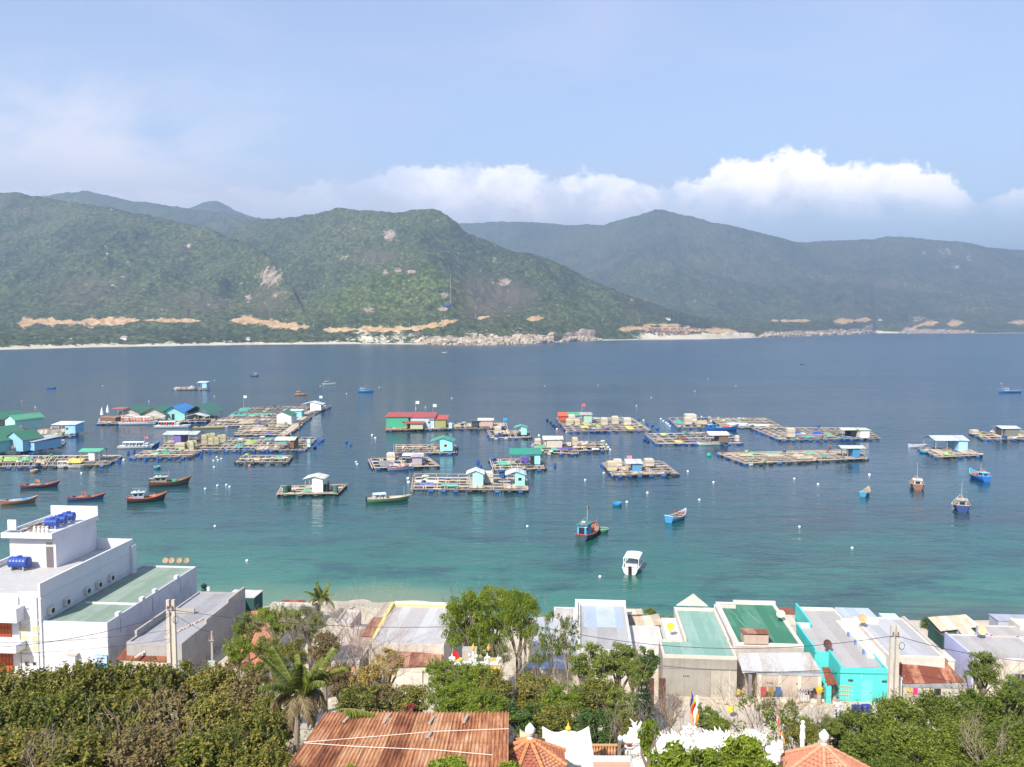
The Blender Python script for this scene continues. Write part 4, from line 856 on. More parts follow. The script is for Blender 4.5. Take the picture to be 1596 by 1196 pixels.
# red house
H_('left part of the long red roofed floating house, with green boards', 621, 667, 38, 3.9, 6, 'shed', (.06, .36, .20), RD, rise=.9, windows=(.7,), name='floating_house', cat='house', base=0)
H_('middle of the long red roofed floating house with pale board walls', 657, 667, 40, 3.7, 6, 'shed', (.48, .58, .60), RD, rise=1.1, windows=(.2, .8), name='floating_house', cat='house')
H_('right end of the long red roofed floating house with open olive porch', 683, 667, 26, 3.0, 6, 'shed', (.32, .34, .12), (.55, .08, .06), rise=.8, solid=(.3, .95), name='floating_house', cat='house')
H_('low red roofed porch before the long floating house', 645, 669, 28, 1.9, 2.5, 'shed', (.48, .50, .30), RD, rise=.5, solid=(.3, 1), name='porch', cat='porch')
H_('pinkish hut with pale roof on the thin cluttered raft', 757, 665, 22, 2.3, 4, 'gable_x', (.50, .36, .30), (.70, .62, .56), rise=.5)
H_('dark shed left of the pinkish hut', 741, 665, 12, 1.9, 3, 'shed', (.05, .07, .07), (.08, .12, .12), rise=.2)
H_('turquoise hut with green roof and open side beside the blue barrel raft', 689, 703, 34, 2.8, 5.5, 'gable_y', (.32, .72, .76), (.06, .34, .22), solid=(.4, .98), rise=1.0, windows=(.45,), base=6)
H_('small mauve hut on the worn raft', 650, 724, 15, 2.0, 2.6, 'shed', (.38, .32, .36), (.45, .38, .42), rise=.15)
H_('low cream awning roof behind the mauve hut', 643, 719, 28, 1.6, 3.2, 'gable_x', CRM, (.66, .64, .60), solid=(0, 0), rise=.25, name='awning', cat='awning')
H_('left turquoise gabled hut with white roof on the long pipe raft', 741, 757.5, 24, 2.9, 3.5, 'gable_y', (.38, .74, .74), (.66, .72, .72), solid=(.32, 1), rise=.7)
H_('right turquoise gabled hut with grey roof and open front on the long pipe raft', 804, 757, 28, 2.6, 4, 'gable_y', (.30, .66, .62), (.55, .62, .62), solid=(.45, 1), rise=.7, windows=(.5,))
H_('long dark green roofed shelter with turquoise end room', 819, 724, 46, 2.7, 3.6, 'shed', (.32, .68, .68), (.03, .27, .18), solid=(.7, 1), rise=.9, door=.12)
o = tag(MB().add([(-1.2, 0, 0), (1.2, 0, 0), (.15, -.1, -1.4), (-1.2, .05, 0), (1.2, .05, 0), (.15, -.05, -1.4)], [(0, 2, 1), (3, 4, 5), (0, 1, 4, 3), (1, 2, 5, 4), (2, 0, 3, 5)]).build('cloth', paint((.10, .06, .35), .9, .2), None, P(818, 713.5, 2.9)), 'violet cloth hung in a triangle under the dark green shelter roof', 'cloth')
H_('narrow turquoise hut with green awning on the small tan box raft', 812, 678, 18, 2.5, 3.5, 'gable_y', (.34, .68, .64), (.10, .42, .30), solid=(.5, 1), rise=.6)
H_('cream boarded hut with white roof on the crowded green net raft', 862, 698, 28, 2.6, 4.5, 'gable_x', (.55, .46, .38), (.70, .68, .60), solid=(.15, 1), rise=.6)
H_('orange red canvas shelter at the left end of the many celled raft', 880, 656, 18, 1.9, 6, 'gable_x', (.55, .10, .05), (.62, .12, .05), rise=1.0, name='shelter', cat='shelter')
H_('green canvas shelter between the orange shelter and the pale green hut', 894, 656, 15, 2.1, 5, 'gable_x', (.10, .32, .18), (.10, .34, .15), rise=.9, solid=(0, .2), name='shelter', cat='shelter')
H_('pale green hut with grey roof on the many celled raft', 914, 659, 17, 2.9, 5, 'shed', (.34, .52, .40), (.45, .42, .38), rise=.4, solid=(.25, 1))
H_('brown mesh walled hut with white roof at the right of the grey celled raft', 1121, 690, 28, 2.4, 6, 'gable_x', (.18, .12, .08), (.70, .70, .68), solid=(.5, 1), rise=.7)
H_('open cream roofed shelter above the moored blue boat at the right end', 1328, 681, 30, 2.3, 4.5, 'gable_x', DK, (.62, .64, .45), solid=(.45, .7), rise=.4, name='shelter', cat='shelter')
H_('white block hut right of the moored blue boat', 1348, 682.5, 14, 2.5, 3.5, 'shed', (.78, .72, .66), (.55, .62, .45), rise=.2)
H_('blue shack with pale flat roof at the end of the long tan raft', 1330, 713, 34, 2.6, 4, 'gable_x', (.06, .24, .45), (.52, .60, .52), solid=(.48, .8), rise=.4)
H_('small blue hut with pale awning on the square lone raft', 989, 735, 22, 2.0, 3, 'shed', (.10, .26, .45), (.55, .54, .48), solid=(.35, 1), rise=.5)
H_('blue gabled shelter with pale blue roof near the right edge', 1483, 702, 50, 3.0, 6.5, 'gable_x', (.35, .62, .80), (.50, .58, .66), solid=(.72, 1), rise=.9)
H_('dark hut with white roof on the raft cut by the right edge', 1575, 680, 27, 2.6, 5, 'gable_x', (.18, .18, .16), (.62, .70, .72), solid=(.2, .95), rise=.5)

# ================================================================== crates, tanks
CR = [('tan covered box on the small raft left of its turquoise hut', 776, 676, 10, 2.1), ('beige tank box on the worn raft with mauve hut', 609, 718, 13, 1.8), ('tan covered box between the two turquoise gabled huts', 762, 753, 13, 2.3),
      ('tan box right of the cream boarded hut', 896, 694, 8, 2.1), ('cream bundle at the left of the cream boarded hut', 838, 692, 9, 1.4), ('left one of the three tan boxes in a row', 942, 662, 10, 2.2), ('middle one of the three tan boxes in a row', 959, 661, 10, 2.5), ('right one of the three tan boxes in a row', 978, 662, 11, 2.2),
      ('white box under the green canvas shelter', 891, 657, 10, 2.2), ('long cream box below the green canvas shelter', 888, 663, 11, 2.0), ('cream box right beside the long cream box', 899, 662.5, 9, 1.9),
      ('long tan box at the back, left of the big blue boat', 1077, 657, 17, 2.4), ('pale box in front of the long tan box', 1073, 661.5, 11, 2.2), ('olive tan box at the front of the dense blue tarp raft', 1233, 681.5, 12, 2.6),
      ('front left cream box on the square lone raft', 954, 734, 14, 2.1), ('back left cream box on the square lone raft', 963, 727, 12, 1.6), ('back right cream box on the square lone raft', 1012, 727, 14, 1.7), ('tan box at the left end of the raft on the right edge', 1520, 677, 10, 1.3),
      ('tan bundle right of the brown mesh hut', 1149, 688, 6, 1.6)]
for lb, a, b, w_, h_ in CR: crate(lb, a, b, w_, h_, group=None, col=random.Random(int(a)).choice([TAN, (.52, .46, .35), (.56, .51, .43)]))
for k, (a, b, w_) in enumerate([(315, 689, 7), (323, 688, 8), (331, 689, 8), (340, 688, 9), (348, 689, 7), (318, 692, 8), (328, 692.5, 8), (337, 693, 7)]):
    crate('olive tan box in the stack behind, right of the purple-curtained shelter', a, b, w_, 1.6+(k % 3)*.4, group='olive tan boxes in the rear stack', col=(.42, .38, .23), rz=.1*(k % 3))
for k, (a, b, w_) in enumerate([(280, 700, 15), (296, 699, 9), (302, 696, 9), (298, 701.5, 7)]):
    crate('olive tan tilted box in the front heap below the purple-curtained shelter', a, b, w_, 1.5+.4*(k % 2), group='olive tan boxes in the front heap', col=(.46, .43, .25), rz=.25*(k % 3))
for lb, a, b, c_ in (('left dark green drum stack on the raft with the white hut', 445, 768, (.03, .12, .09)), ('right dark green drum stack on the raft with the white hut', 523, 767, (.05, .16, .12)), ('black machine with exhaust right of the white hut on its raft', 509, 765, (.02, .03, .03)), ('second dark green drum, just right of the left stack', 450, 766, (.02, .08, .06))):
    o = thing('drum', lb, 'drum', P(a, b, DECKZ)); MB().lathe([(.5, 0), (.52, .1), (.5, .5), (.53, .55), (.5, .6), (.5, 1.15), (.42, 1.2)], 14).build('body', paint(c_, .5, .4), o); MB().lathe([(.43, 1.2), (.43, 1.26), (.1, 1.28)], 12).build('lid', paint((.1, .1, .1), .5, .2), o)
o = crate('long pale green planter box on the middle raft', 434, 687, 9, .9, col=(.30, .55, .32), group=None)
o = crate('pale turquoise cabinet near the right tip of the middle raft', 481, 697, 5, 2.0, col=(.45, .70, .62), group=None)
o = crate('pale turquoise box on the thin raft beside the red roofed house', 702, 668, 5, 1.7, col=(.45, .72, .74), group=None)
for lb, a, b, h_, fc in (('bright blue square flag at the right end of the thin raft', 785, 664, 2.6, (.03, .30, .62)), ('tall pole with red pennant on the many celled raft', 907, 655, 5.5, (.65, .10, .12)), ('small pink pennant on the square lone raft', 977, 728, 2.6, (.7, .25, .25)), ('thin mast with white disc behind the red roof', 648, 662, 7.6, (.7, .72, .74)), ('thin leaning mast on the red roofed house', 675, 662, 6.6, (.7, .72, .74)), ('tall thin pole behind the crowded raft', 380, 642, 6.0, (.7, .7, .7)), ('tall thin pole right of the far white hut', 498, 640, 5.5, (.7, .7, .7))):
    o = thing('flagpole', lb, 'flagpole', P(a, b, DECKZ)); MB().tube([(0, 0, 0), (0, 0, h_)], [.06, .035], 6).build('pole', paint((.35, .5, .6), .5, .1), o)
    MB().slab([(.04, 0, h_), (.6, .08, h_-.03), (1.15, 0, h_-.05), (1.1, 0, h_-.95), (.5, .06, h_-.9), (.04, 0, h_-.9)], .03).build('flag', paint(fc, .8, .1), o)

# ================================================================== boats
FB, OB = fishing_boat, open_boat
OB('dark red boat with upturned orange bow, highest of the four at lower left', 62, 760, 20, 6.8, 1.9, .66, (.09, .05, .09), (.26, .06, .05), (.03, .03, .05), rim=(.40, .11, .07), net=(.40, .30, .26), stick=(.70, .24, .08))
OB('orange brown boat with blue tarp nearest the lower left corner', 29, 785, 26, 5.6, 2.0, .72, (.45, .15, .06), (.38, .12, .05), (.10, .04, .03), rim=(.45, .40, .42), tarp=(.03, .26, .62), net=(.4, .4, .45), rb=.6)
OB('dark blue narrow boat with red ends and orange nets', 134, 779, 18, 6.2, 1.7, .6, (.05, .07, .22), (.06, .08, .25), (.04, .03, .06), rim=(.42, .08, .06), net=(.52, .20, .12), stick=(.55, .12, .08))
FB('red and black fishing boat with white cabin and nets, left of centre front', 228, 782, 22, 6.5, 2.3, .92, (.07, .03, .03), (.24, .06, .03), (.36, .09, .04), (.36, .42, .52), (.55, .58, .60), net=(.66, .17, .08), rim=(.50, .15, .08), poles=False, mh=1.9)
FB('green and brown fishing boat with long booms behind the red and black one', 264, 757, 20, 7.7, 2.5, 1.0, (.13, .06, .04), (.03, .12, .08), (.22, .09, .05), (.30, .25, .22), (.45, .42, .40), net=(.06, .30, .14), rim=(.30, .12, .06), mh=2.4)
basket_boat('tiny teal dinghy above the booms of the green and brown boat', 245, 730.5, .75, (.05, .28, .30), (.25, .5, .55), None)
OB('small bright blue boat alone far left', 80, 606, 8, 4.6, 1.5, .6, (.03, .14, .45), (.04, .16, .50), (.02, .05, .2), net=(.10, .2, .5))
FB('tiny dark boat furthest left of the far four', 396, 587, 170, 5.6, 1.9, .7, (.07, .09, .14), (.08, .10, .16), (.03, .04, .06), (.22, .27, .35), (.20, .25, .3), net=(.1, .12, .15), poles=False, mh=3)
FB('small white green boat, second of the far four', 513, 600, 5, 7.0, 2.0, .75, (.45, .55, .50), (.50, .58, .54), (.2, .3, .28), (.15, .2, .18), (.3, .35, .33), net=(.3, .4, .36), poles=False, mh=3.4)
FB('bright blue boat, rightmost of the far four', 570, 611.5, 3, 7.4, 2.1, .8, (.03, .18, .50), (.04, .22, .56), (.02, .07, .25), (.25, .42, .6), (.3, .5, .65), net=(.05, .25, .55), poles=False, mh=3)
FB('small brown boat, lowest of the far four', 469, 616.5, 0, 5.6, 1.9, .65, (.42, .20, .08), (.45, .24, .12), (.2, .08, .04), (.45, .26, .12), (.5, .32, .16), net=(.5, .3, .15), poles=False, mh=1.6)
OB('tiny white speedboat near the rocky headland', 693, 550.5, 10, 5.5, 2.4, .9, (.75, .75, .72), (.8, .8, .8), (.6, .6, .6), sw=.8)
OB('tiny white boat close to the far right shore', 1415, 520.8, 0, 9, 3, 1.3, (.75, .75, .74), (.8, .8, .8), (.6, .6, .6), sw=.8)
OB('tiny boat wake and hull far right of the open bay', 1250, 569, 170, 3.6, 1.2, .5, (.05, .07, .1), (.06, .08, .1), (.05, .05, .08))
o = canopy_boat('green open fishing boat with a small white canopy at centre left', 605, 782, 17, 7.8, 2.1, .85, (.10, .20, .09), (.16, .30, .14), (.62, .66, .72), canopy=(-.36, -.06), hcan=.9, name='fishing_boat', nose=False, sw=.55)
for ch in o.children:
    if ch.name.startswith('gunwale'): ch.data.materials[0] = paint((.55, .35, .18), .6, .3)
mast(o, 3.0, .6, 2.2, .03, (.4, .7, .7))
OB('orange hulled boat with blue deck moored at the red roofed house', 622, 671.5, 0, 8.3, 2.2, .8, (.50, .16, .06), (.55, .18, .08), (.30, .08, .04), rim=(.55, .2, .1), deckc=(.08, .18, .35), sw=.8, rb=.5)
canopy_boat('white passenger boat lined with slanted orange life jackets beside the restaurant', 215, 662, 4, 11.6, 2.8, 1.0, (.78, .78, .78), (.72, .74, .76), (.78, .78, .76), jackets=9, canopy=(-.42, .36), hcan=1.7, nose=False)
canopy_boat('white passenger boat with a pointed cabin bow right of the life jacket boat', 268, 667, 2, 10.6, 2.4, .8, (.78, .78, .78), (.72, .74, .76), (.80, .80, .78), jackets=3, canopy=(-.36, .12), hcan=1.4)
canopy_boat('white tour boat with long window band near the purple-curtained shelter', 211, 699, 6, 8.7, 2.1, .75, (.74, .74, .74), (.62, .62, .62), (.78, .79, .80), canopy=(-.34, .28), hcan=1.1, flag=(.7, .15, .15))
OB('blue hulled boat nosing behind the white tour boat', 233, 697, 30, 5, 1.8, .8, (.04, .13, .40), (.10, .30, .5), (.03, .08, .2), sw=.8)
canopy_boat('small white boat with pink window frame on the lowest left raft', 100, 729, 0, 2.9, 1.6, .6, (.74, .70, .68), (.6, .5, .48), (.72, .56, .50), canopy=(-.4, .4), hcan=1.0, nose=False)
OB('small white boat right of the pink framed one', 118, 729, 3, 3.6, 1.5, .6, (.70, .66, .62), (.55, .5, .45), (.4, .35, .3), sw=.8, rb=.3)
OB('low green boat at the front of the pale blue hut raft', 82, 681, 4, 6.4, 1.5, .6, (.06, .32, .17), (.08, .36, .20), (.02, .12, .08), net=(.15, .4, .2))
OB('long tan boat lying under a scaffold left of the crowded raft', 325, 668, 2, 9.5, 1.7, .5, (.50, .40, .22), (.52, .42, .25), (.2, .15, .1), rb=.2, rs=.1, sw=.7)
OB('dark green dinghy at the turquoise hut with green roof', 680, 708, 3, 3.9, 1.3, .5, (.05, .18, .14), (.45, .5, .42), (.02, .08, .06), sw=.6)
FB('small boat with red hull and blue stripes at the worn raft', 620, 733, 8, 4.6, 1.6, .7, (.18, .32, .50), (.45, .10, .14), (.40, .06, .1), (.5, .5, .55), (.55, .58, .62), net=(.6, .2, .2), poles=False, mh=1.2, cabh=.6, lamps=False)
FB('blue fishing boat with red hull bottom and round dinghy, nearest the centre', 917, 835, 68, 7.6, 2.8, .85, (.05, .07, .10), (.16, .03, .035), (.30, .04, .04), (.10, .36, .60), (.05, .22, .20), net=(.66, .12, .05), rim=(.42, .10, .07), flag=(.75, .15, .12), cabx=(-.46, -.12), cabh=1.75, mh=4.2, rb=.6)
basket_boat('round green dinghy tied to the blue and red fishing boat', 939, 829, .95, (.06, .20, .13), (.35, .45, .36), None)
canopy_boat('white motorboat with white canopy, nearest boat to the village', 987, 886, 74, 6.2, 2.3, .85, (.78, .78, .76), (.74, .72, .68), (.82, .82, .80), canopy=(-.36, .22), hcan=1.2, name='motorboat', nose=False, sw=.85)
OB('blue boat with red tipped bow and brown inside', 1055, 811, 48, 5.2, 1.9, .9, (.05, .28, .56), (.60, .62, .60), (.32, .05, .06), rim=(.55, .58, .60), net=(.22, .12, .08), deckc=(.2, .1, .07), stick=(.6, .1, .1), sw=.85, rb=.7)
basket_boat('round blue basket boat floating near the centre', 962, 788, .85, (.03, .24, .48), (.05, .32, .58))
basket_boat('round blue basket boat at the left of the blue gabled shelter raft', 1441, 706, 1.2, (.03, .26, .50), (.08, .40, .62))
basket_boat('round yellowish basket boat below the lowest left raft', 53, 736, .75, (.50, .32, .14), (.6, .45, .2))
basket_boat('round brown basket boat at the front of the long pipe raft', 719, 763.5, .95, (.35, .18, .12), (.4, .22, .15))
OB('small blue boat with red inside, left of the brown end-on boat', 1349, 772, 54, 4.0, 1.5, .75, (.04, .28, .45), (.35, .5, .5), (.03, .2, .3), rim=(.5, .5, .4), net=(.60, .12, .06), sw=.85)
FB('brown fishing boat seen end on with a tall white mast', 1429, 760, 68, 6.6, 2.7, 1.0, (.24, .12, .08), (.20, .07, .05), (.10, .04, .04), (.55, .50, .44), (.66, .64, .58), net=(.35, .25, .16), poles=False, mh=4.4, rim=(.42, .30, .22), cabh=1.1)
FB('dark blue fishing boat seen end on, lowest at right', 1498, 793, 66, 6.4, 2.8, 1.0, (.03, .06, .20), (.10, .05, .07), (.02, .03, .09), (.36, .32, .30), (.42, .38, .34), net=(.3, .25, .2), poles=False, mh=4.4, rim=(.40, .36, .34), flag=(.1, .12, .16))
FB('bright blue boat with red foredeck pointing away to the left, near the right edge', 1525, 747, 90, 6.4, 2.5, 1.0, (.02, .15, .52), (.03, .20, .60), (.25, .03, .05), (.16, .38, .62), (.30, .55, .72), net=(.60, .12, .06), deckc=(.10, .30, .18), poles=False, mh=2.8, rim=(.20, .45, .7), cabh=1.0, cabx=(-.42, -.18))
FB('blue fishing boat motoring far right', 1573, 612, 178, 10.5, 2.8, 1.0, (.05, .18, .45), (.10, .24, .52), (.03, .08, .25), (.45, .55, .70), (.4, .5, .66), net=(.5, .2, .15), poles=False, mh=4, cabx=(.05, .3), flag=(.6, .2, .15))
FB('big bright blue boat with red and green deck moored between rafts', 1125, 671.5, 10, 10.2, 2.9, 1.25, (.02, .13, .46), (.02, .15, .50), (.02, .06, .26), (.10, .26, .42), (.06, .22, .45), deckc=(.45, .48, .16), net=(.62, .12, .06), poles=False, mh=2, cabx=(-.46, -.2), cabh=.9, lamps=False, rb=.5)
OB('white green boat moored at the brown mesh hut', 1106, 694, 3, 6.9, 1.9, .8, (.50, .66, .56), (.70, .72, .66), (.40, .5, .45), rim=(.55, .3, .22), net=(.45, .2, .15), rb=.5)
FB('dark blue boat with white rails moored at the many celled raft', 934, 673.5, 4, 5.9, 1.9, .75, (.03, .08, .28), (.04, .10, .34), (.02, .04, .14), (.5, .55, .62), (.55, .55, .6), net=(.5, .08, .08), poles=False, mh=1, cabh=.5, lamps=False)
OB('bright blue boat moored under the cream roofed shelter', 1328, 685.5, 2, 6.4, 1.9, .85, (.02, .15, .50), (.04, .24, .60), (.02, .05, .25), rim=(.15, .4, .65), sw=.85, rb=.4)
OB('white motorboat at the left tip of the blue gabled shelter raft', 1430, 697.5, 5, 4.6, 1.7, .7, (.72, .74, .76), (.7, .72, .74), (.15, .2, .35), sw=.85, rb=.3)
OB('white dinghy at the front of the blue gabled shelter raft', 1466, 711.5, 10, 3.4, 1.4, .5, (.66, .70, .68), (.6, .65, .62), (.4, .5, .5), sw=.7)
OB('white boat moored at the raft cut by the right edge', 1573, 685, 2, 5.4, 1.9, .75, (.66, .64, .60), (.62, .6, .56), (.4, .4, .4), sw=.8, rb=.3)
OB('low dark boat moored at the white hut raft near dark green drums', 293+160, 773.5, 4, 1.9, .8, .35, (.10, .40, .34), (.12, .45, .38), (.1, .3, .3))

# ================================================================== buoys
def buoy(px, py, col, r, label, group):
    o = thing('buoy', label, 'buoy', P(px, py, 0), random.random()*3, group)
    MB().ball((0, 0, r*.35), r, 10, 7).build('ball', paint(col, .5, .2), o); MB().lathe([(r*.22, r*1.28), (r*.22, r*1.5), (r*.12, r*1.55)], 6).build('eye', paint((.2, .2, .2), .6, .1), o)
W_ = (.78, .78, .76)
for a, b in [(334, 593.5), (540, 614), (704, 621), (849, 602), (1083, 610), (1147, 602), (932, 601), (1015, 620), (1104, 591), (591, 604), (499, 602), (160, 602), (232, 626), (55, 635), (992, 633), (334, 618), (648, 637), (663, 635)]: buoy(a, b, W_, .24, 'tiny white buoy on the open far water', 'far white buoys')
for a, b in [(1072, 735.5), (1112, 752.5), (1238, 747), (1275, 755.5), (941, 738), (912, 749), (1009, 769), (977, 783.5), (127, 738.5), (1485, 785.5), (1090, 780)]: buoy(a, b, W_, .24, 'white round buoy drifting between rafts and boats', 'white buoys between the rafts')
for a, b in [(945, 694), (948, 698), (951, 702), (840, 679.5), (868, 669.5), (1003, 656), (636, 747), (637, 753), (580, 679), (585, 683.5), (193, 718)]: buoy(a, b, (.74, .72, .66), .33, 'white float close beside a raft', 'white floats close to the rafts')
for a, b in [(822, 821), (335, 821), (1328, 855), (385, 875), (1246, 822), (935, 900)]: buoy(a, b, W_, .20, 'very small white float on the shallow turquoise water', 'small floats in the shallows')
for a, b in [(340, 718), (345, 716), (333, 719), (338, 713.5), (334, 729), (555, 721), (557, 724.5), (339, 758), (353, 757), (358, 760), (320, 763)]: buoy(a, b, (.45, .62, .70), .28, 'pale blue white float in the loose cluster', 'pale floats in loose clusters')
for a, b in [(34, 626), (389, 727), (1023, 678)]: buoy(a, b, (.65, .20, .18), .32, 'red float alone on the open water', 'red floats')
buoy(1105, 711, (.02, .34, .26), .62, 'green round buoy left of the long tan raft', None); buoy(1355, 781-40, W_, .3, 'white float right of the small bubbles', None)
def drum(px, py, label, group, up=True, col=BC[0]):
    o = thing('barrel', label, 'barrel', P(px, py, 0), random.random()*3, group)
    f_ = bpy.data.objects.new('body', barrel_mesh(col, .34)); COL.objects.link(f_); f_.parent = o; f_.location = (0, 0, .3)
    if up: f_.rotation_euler = (0, math.pi/2+.15, 0)
    MB().lathe([(.16, .74), (.16, .78), (.05, .79)], 8).build('cap', paint((.1, .1, .12), .5, .1), o)
for a, b in [(540, 690), (547, 694.5), (497, 691), (500, 689), (503, 687.5), (491, 699), (496, 688.5)]: drum(a, b, 'blue barrel floating right of the middle raft', 'loose blue barrels right of the middle raft', False, BC[1])
for a, b in [(745, 722), (749, 730), (865, 727), (784, 733)]: drum(a, b, 'upright dark blue barrel floating between the turquoise hut and dark green shelter rafts', 'loose dark blue barrels')
for a, b in [(186, 721), (200, 708), (209, 706), (227, 718), (246, 718), (314, 712)]: drum(a, b, 'upright blue barrel standing off the front of the left rafts', 'blue barrels before the left rafts')
for a, b in [(327, 706), (349, 705), (374, 705), (397, 705), (417, 705), (462, 704)]: drum(a, b, 'upright blue barrel along the front edge of the middle raft', 'blue barrels before the middle raft')
for a, b in [(853, 656), (858, 660), (862, 664), (866, 667)]: drum(a, b, 'dark barrel in the diagonal string left of the many celled raft', 'diagonal string of dark barrels', False, (.02, .04, .10))
for a, b in [(996, 654), (1009, 661), (1017, 664), (1024, 668), (1025, 669.5)]: drum(a, b, 'blue barrel drifting right of the many celled raft', 'blue barrels right of the many celled raft', False, BC[1])
for a, b in [(1030, 654), (1034, 657), (1038, 660), (1041, 662), (1044, 665)]: buoy(a, b, (.5, .62, .70), .4, 'pale float in the short diagonal string left of the tan box raft', 'short diagonal string of pale floats')
for a, b in [(1005, 687), (1010, 689)]: drum(a, b, 'dark blue barrel just left of the grey celled raft', 'two barrels left of the grey celled raft', False, BC[2])

# ================================================================== people on the rafts
def person(label, px, py, shirt, trousers, z=DECKZ, lean=0, rz=0, hat=None):
    o = thing('person', label, 'person', P(px, py, z), rz)
    def skin(name, verts, edges, rad, mat_, root=0):
        me = bpy.data.meshes.new(name); me.from_pydata(verts, edges, []); s_ = bpy.data.objects.new(name, me); COL.objects.link(s_)
        md = s_.modifiers.new('s', 'SKIN'); 
        for i, r_ in enumerate(rad): me.skin_vertices[0].data[i].radius = (r_, r_)
        me.skin_vertices[0].data[root].use_root = True
        s_.modifiers.new('u', 'SUBSURF').levels = 1; s_.modifiers['u'].render_levels = 1
        me.materials.append(mat_); s_.parent = o; return s_
    sk = paint((.42, .24, .16), .6, .1); Lx = lean
    V_ = [(0, 0, .92), (Lx*.5, 0, 1.18), (Lx, 0, 1.42), (Lx*1.1, -.01, 1.52), (Lx*1.2, -.03, 1.64), (Lx, 0, 1.40), (Lx+.19, 0, 1.38), (Lx+.26, -.05, 1.12), (Lx+.22, -.2, .92), (Lx-.19, 0, 1.38), (Lx-.27, -.03, 1.12), (Lx-.24, -.15, .90), (.10, 0, .86), (.12, -.03, .48), (.12, .02, .07), (.13, -.16, .03), (-.10, 0, .86), (-.12, .03, .48), (-.13, .06, .07), (-.14, -.12, .03)]
    E_ = [(0, 1), (1, 2), (2, 3), (3, 4), (2, 6), (6, 7), (7, 8), (2, 9), (9, 10), (10, 11), (0, 12), (12, 13), (13, 14), (14, 15), (0, 16), (16, 17), (17, 18), (18, 19)]
    V_[5] = (Lx*1.25, -.03, 1.74); E_.append((4, 5))
    skin('body', V_, E_, [.13, .12, .11, .05, .095, .07, .06, .045, .035, .06, .045, .035, .085, .06, .045, .04, .085, .06, .045, .04], sk)
    skin('shirt', [(0, 0, .92), (Lx*.5, 0, 1.16), (Lx, 0, 1.40), (Lx+.2, 0, 1.37), (Lx+.26, -.04, 1.16), (Lx-.2, 0, 1.37), (Lx-.27, -.02, 1.16)], [(0, 1), (1, 2), (2, 3), (3, 4), (2, 5), (5, 6)], [.155, .15, .13, .085, .07, .085, .07], paint(shirt, .85, .2))
    skin('trousers', [(0, 0, .92), (.10, 0, .84), (.12, -.02, .48), (.12, .01, .16), (-.10, 0, .84), (-.12, .02, .48), (-.13, .05, .16)], [(0, 1), (1, 2), (2, 3), (0, 4), (4, 5), (5, 6)], [.16, .11, .085, .075, .11, .085, .075], paint(trousers, .85, .2))
    if hat: MB().lathe([(.24, 1.70), (.12, 1.80), (.02, 1.90)], 12, (Lx*1.25, -.03, 0)).build('hat', paint(hat, .8, .2), o)
    else: MB().ball((Lx*1.25, 0, 1.72), .105, 10, 7, (1, 1, .9)).build('hair', paint((.012, .01, .01), .7, .1), o)
    return o
person('person in dark red clothes standing on the long tan raft', 1293.5, 703, (.22, .05, .06), (.05, .04, .05))
person('person in dark clothes crouched low beside the one on the long tan raft', 1290, 704, (.12, .05, .05), (.05, .04, .05)).scale = (1, 1, .62)
person('person in a reddish shirt at the machine right of the white hut', 512, 764, (.35, .10, .10), (.06, .06, .08))
person('person in an orange shirt on the deck before the large green roofed house', 20, 704.5, (.62, .16, .07), (.4, .12, .06))
person('person in orange beside the pale turquoise far left house', 33, 671, (.62, .14, .07), (.45, .12, .06))
# ================================================================== village: houses stand square to the shore, turned a little to the right
HA = R(-4.5); HE = Vector((math.cos(HA), math.sin(HA), 0)); HD = Vector((-math.sin(HA), math.cos(HA), 0))
def span_u(o, px, z):
    """how far along the front from point o (at height z) until the picture column px"""
    return solve(lambda s: proj(Vector((o.x, o.y, z))+HE*s)[0]-px, -60, 60)
def span_v(o, py, z):
    return solve(lambda s: proj(Vector((o.x, o.y, z))+HD*s)[1]-py, 0, 60)
def hroot(name, label, o, group=None, cat='house'): return thing(name, label, cat, (o.x, o.y, GZ0), HA, group)
GZ0 = 2.6
CONC = (.42, .40, .37); PINKW = (.62, .56, .52); WHITE = (.74, .74, .74)
def ring(mb, w_, l_, z0, z1, t=.14, back=True):
    mb.box(0, w_, 0, t, z0, z1)
    if back is True: mb.box(0, w_, l_-t, l_, z0, z1)
    elif back: mb.box(0, back, l_-t, l_, z0, z1)
    else: l_ += t
    mb.box(0, 0, 0, 0, z0, z0) if 0 else None
    mb = mb; mb.box(0, t, t, l_-t, z0, z1); mb.box(w_-t, w_, t, l_-t, z0, z1)
def house(name, label, pxL, pyT, pxR, pyFar, zt, wall=PINKW, roof=((.40, .38, .36), (.30, .28, .26)), par=.3, parcol=None, t=.15, drip=.5, slope=0, metal=False, group=None, cat='house', back=True):
    """flat roofed block; pxL,pyT = its near left top corner in the picture, zt = height of the parapet top"""
    o = P(pxL, pyT, zt); w_ = span_u(o, pxR, zt); l_ = span_v(o, pyFar, zt); r = hroot(name, label, o, group, cat)
    h = zt-GZ0
    mb = MB(); mb.box(0, w_, 0, l_, -1.2, h-par-.02); mb.build('wall', paint(wall, .85, .55, .8, .15, .35, drip=drip), r)
    if par: mb = MB(); ring(mb, w_, l_, h-par-.02, h, t, back); mb.build('parapet', paint(parcol or wall, .85, .45, 1.2, .15, .3, drip=.3), r)
    mb = MB(); e = t+.004 if par else -.05; l2_ = l_ if back is True else l_+t
    if slope: mb.slab([(e, e, h-par+.06), (w_-e, e, h-par+.06), (w_-e, l_-e, h-par+.06+slope), (e, l_-e, h-par+.06+slope)], .08)
    else: mb.box(e, w_-e, e, l2_-e, h-par-.015, h-par+.06)
    mb.build('roof', sheet(roof[0], roof[1], .42 if not metal else .5, 0, .5, .8, .8), r)
    r['_w'] = w_; r['_l'] = l_; r['_h'] = h
    return r
def dims(r): return r['_w'], r['_l'], r['_h']
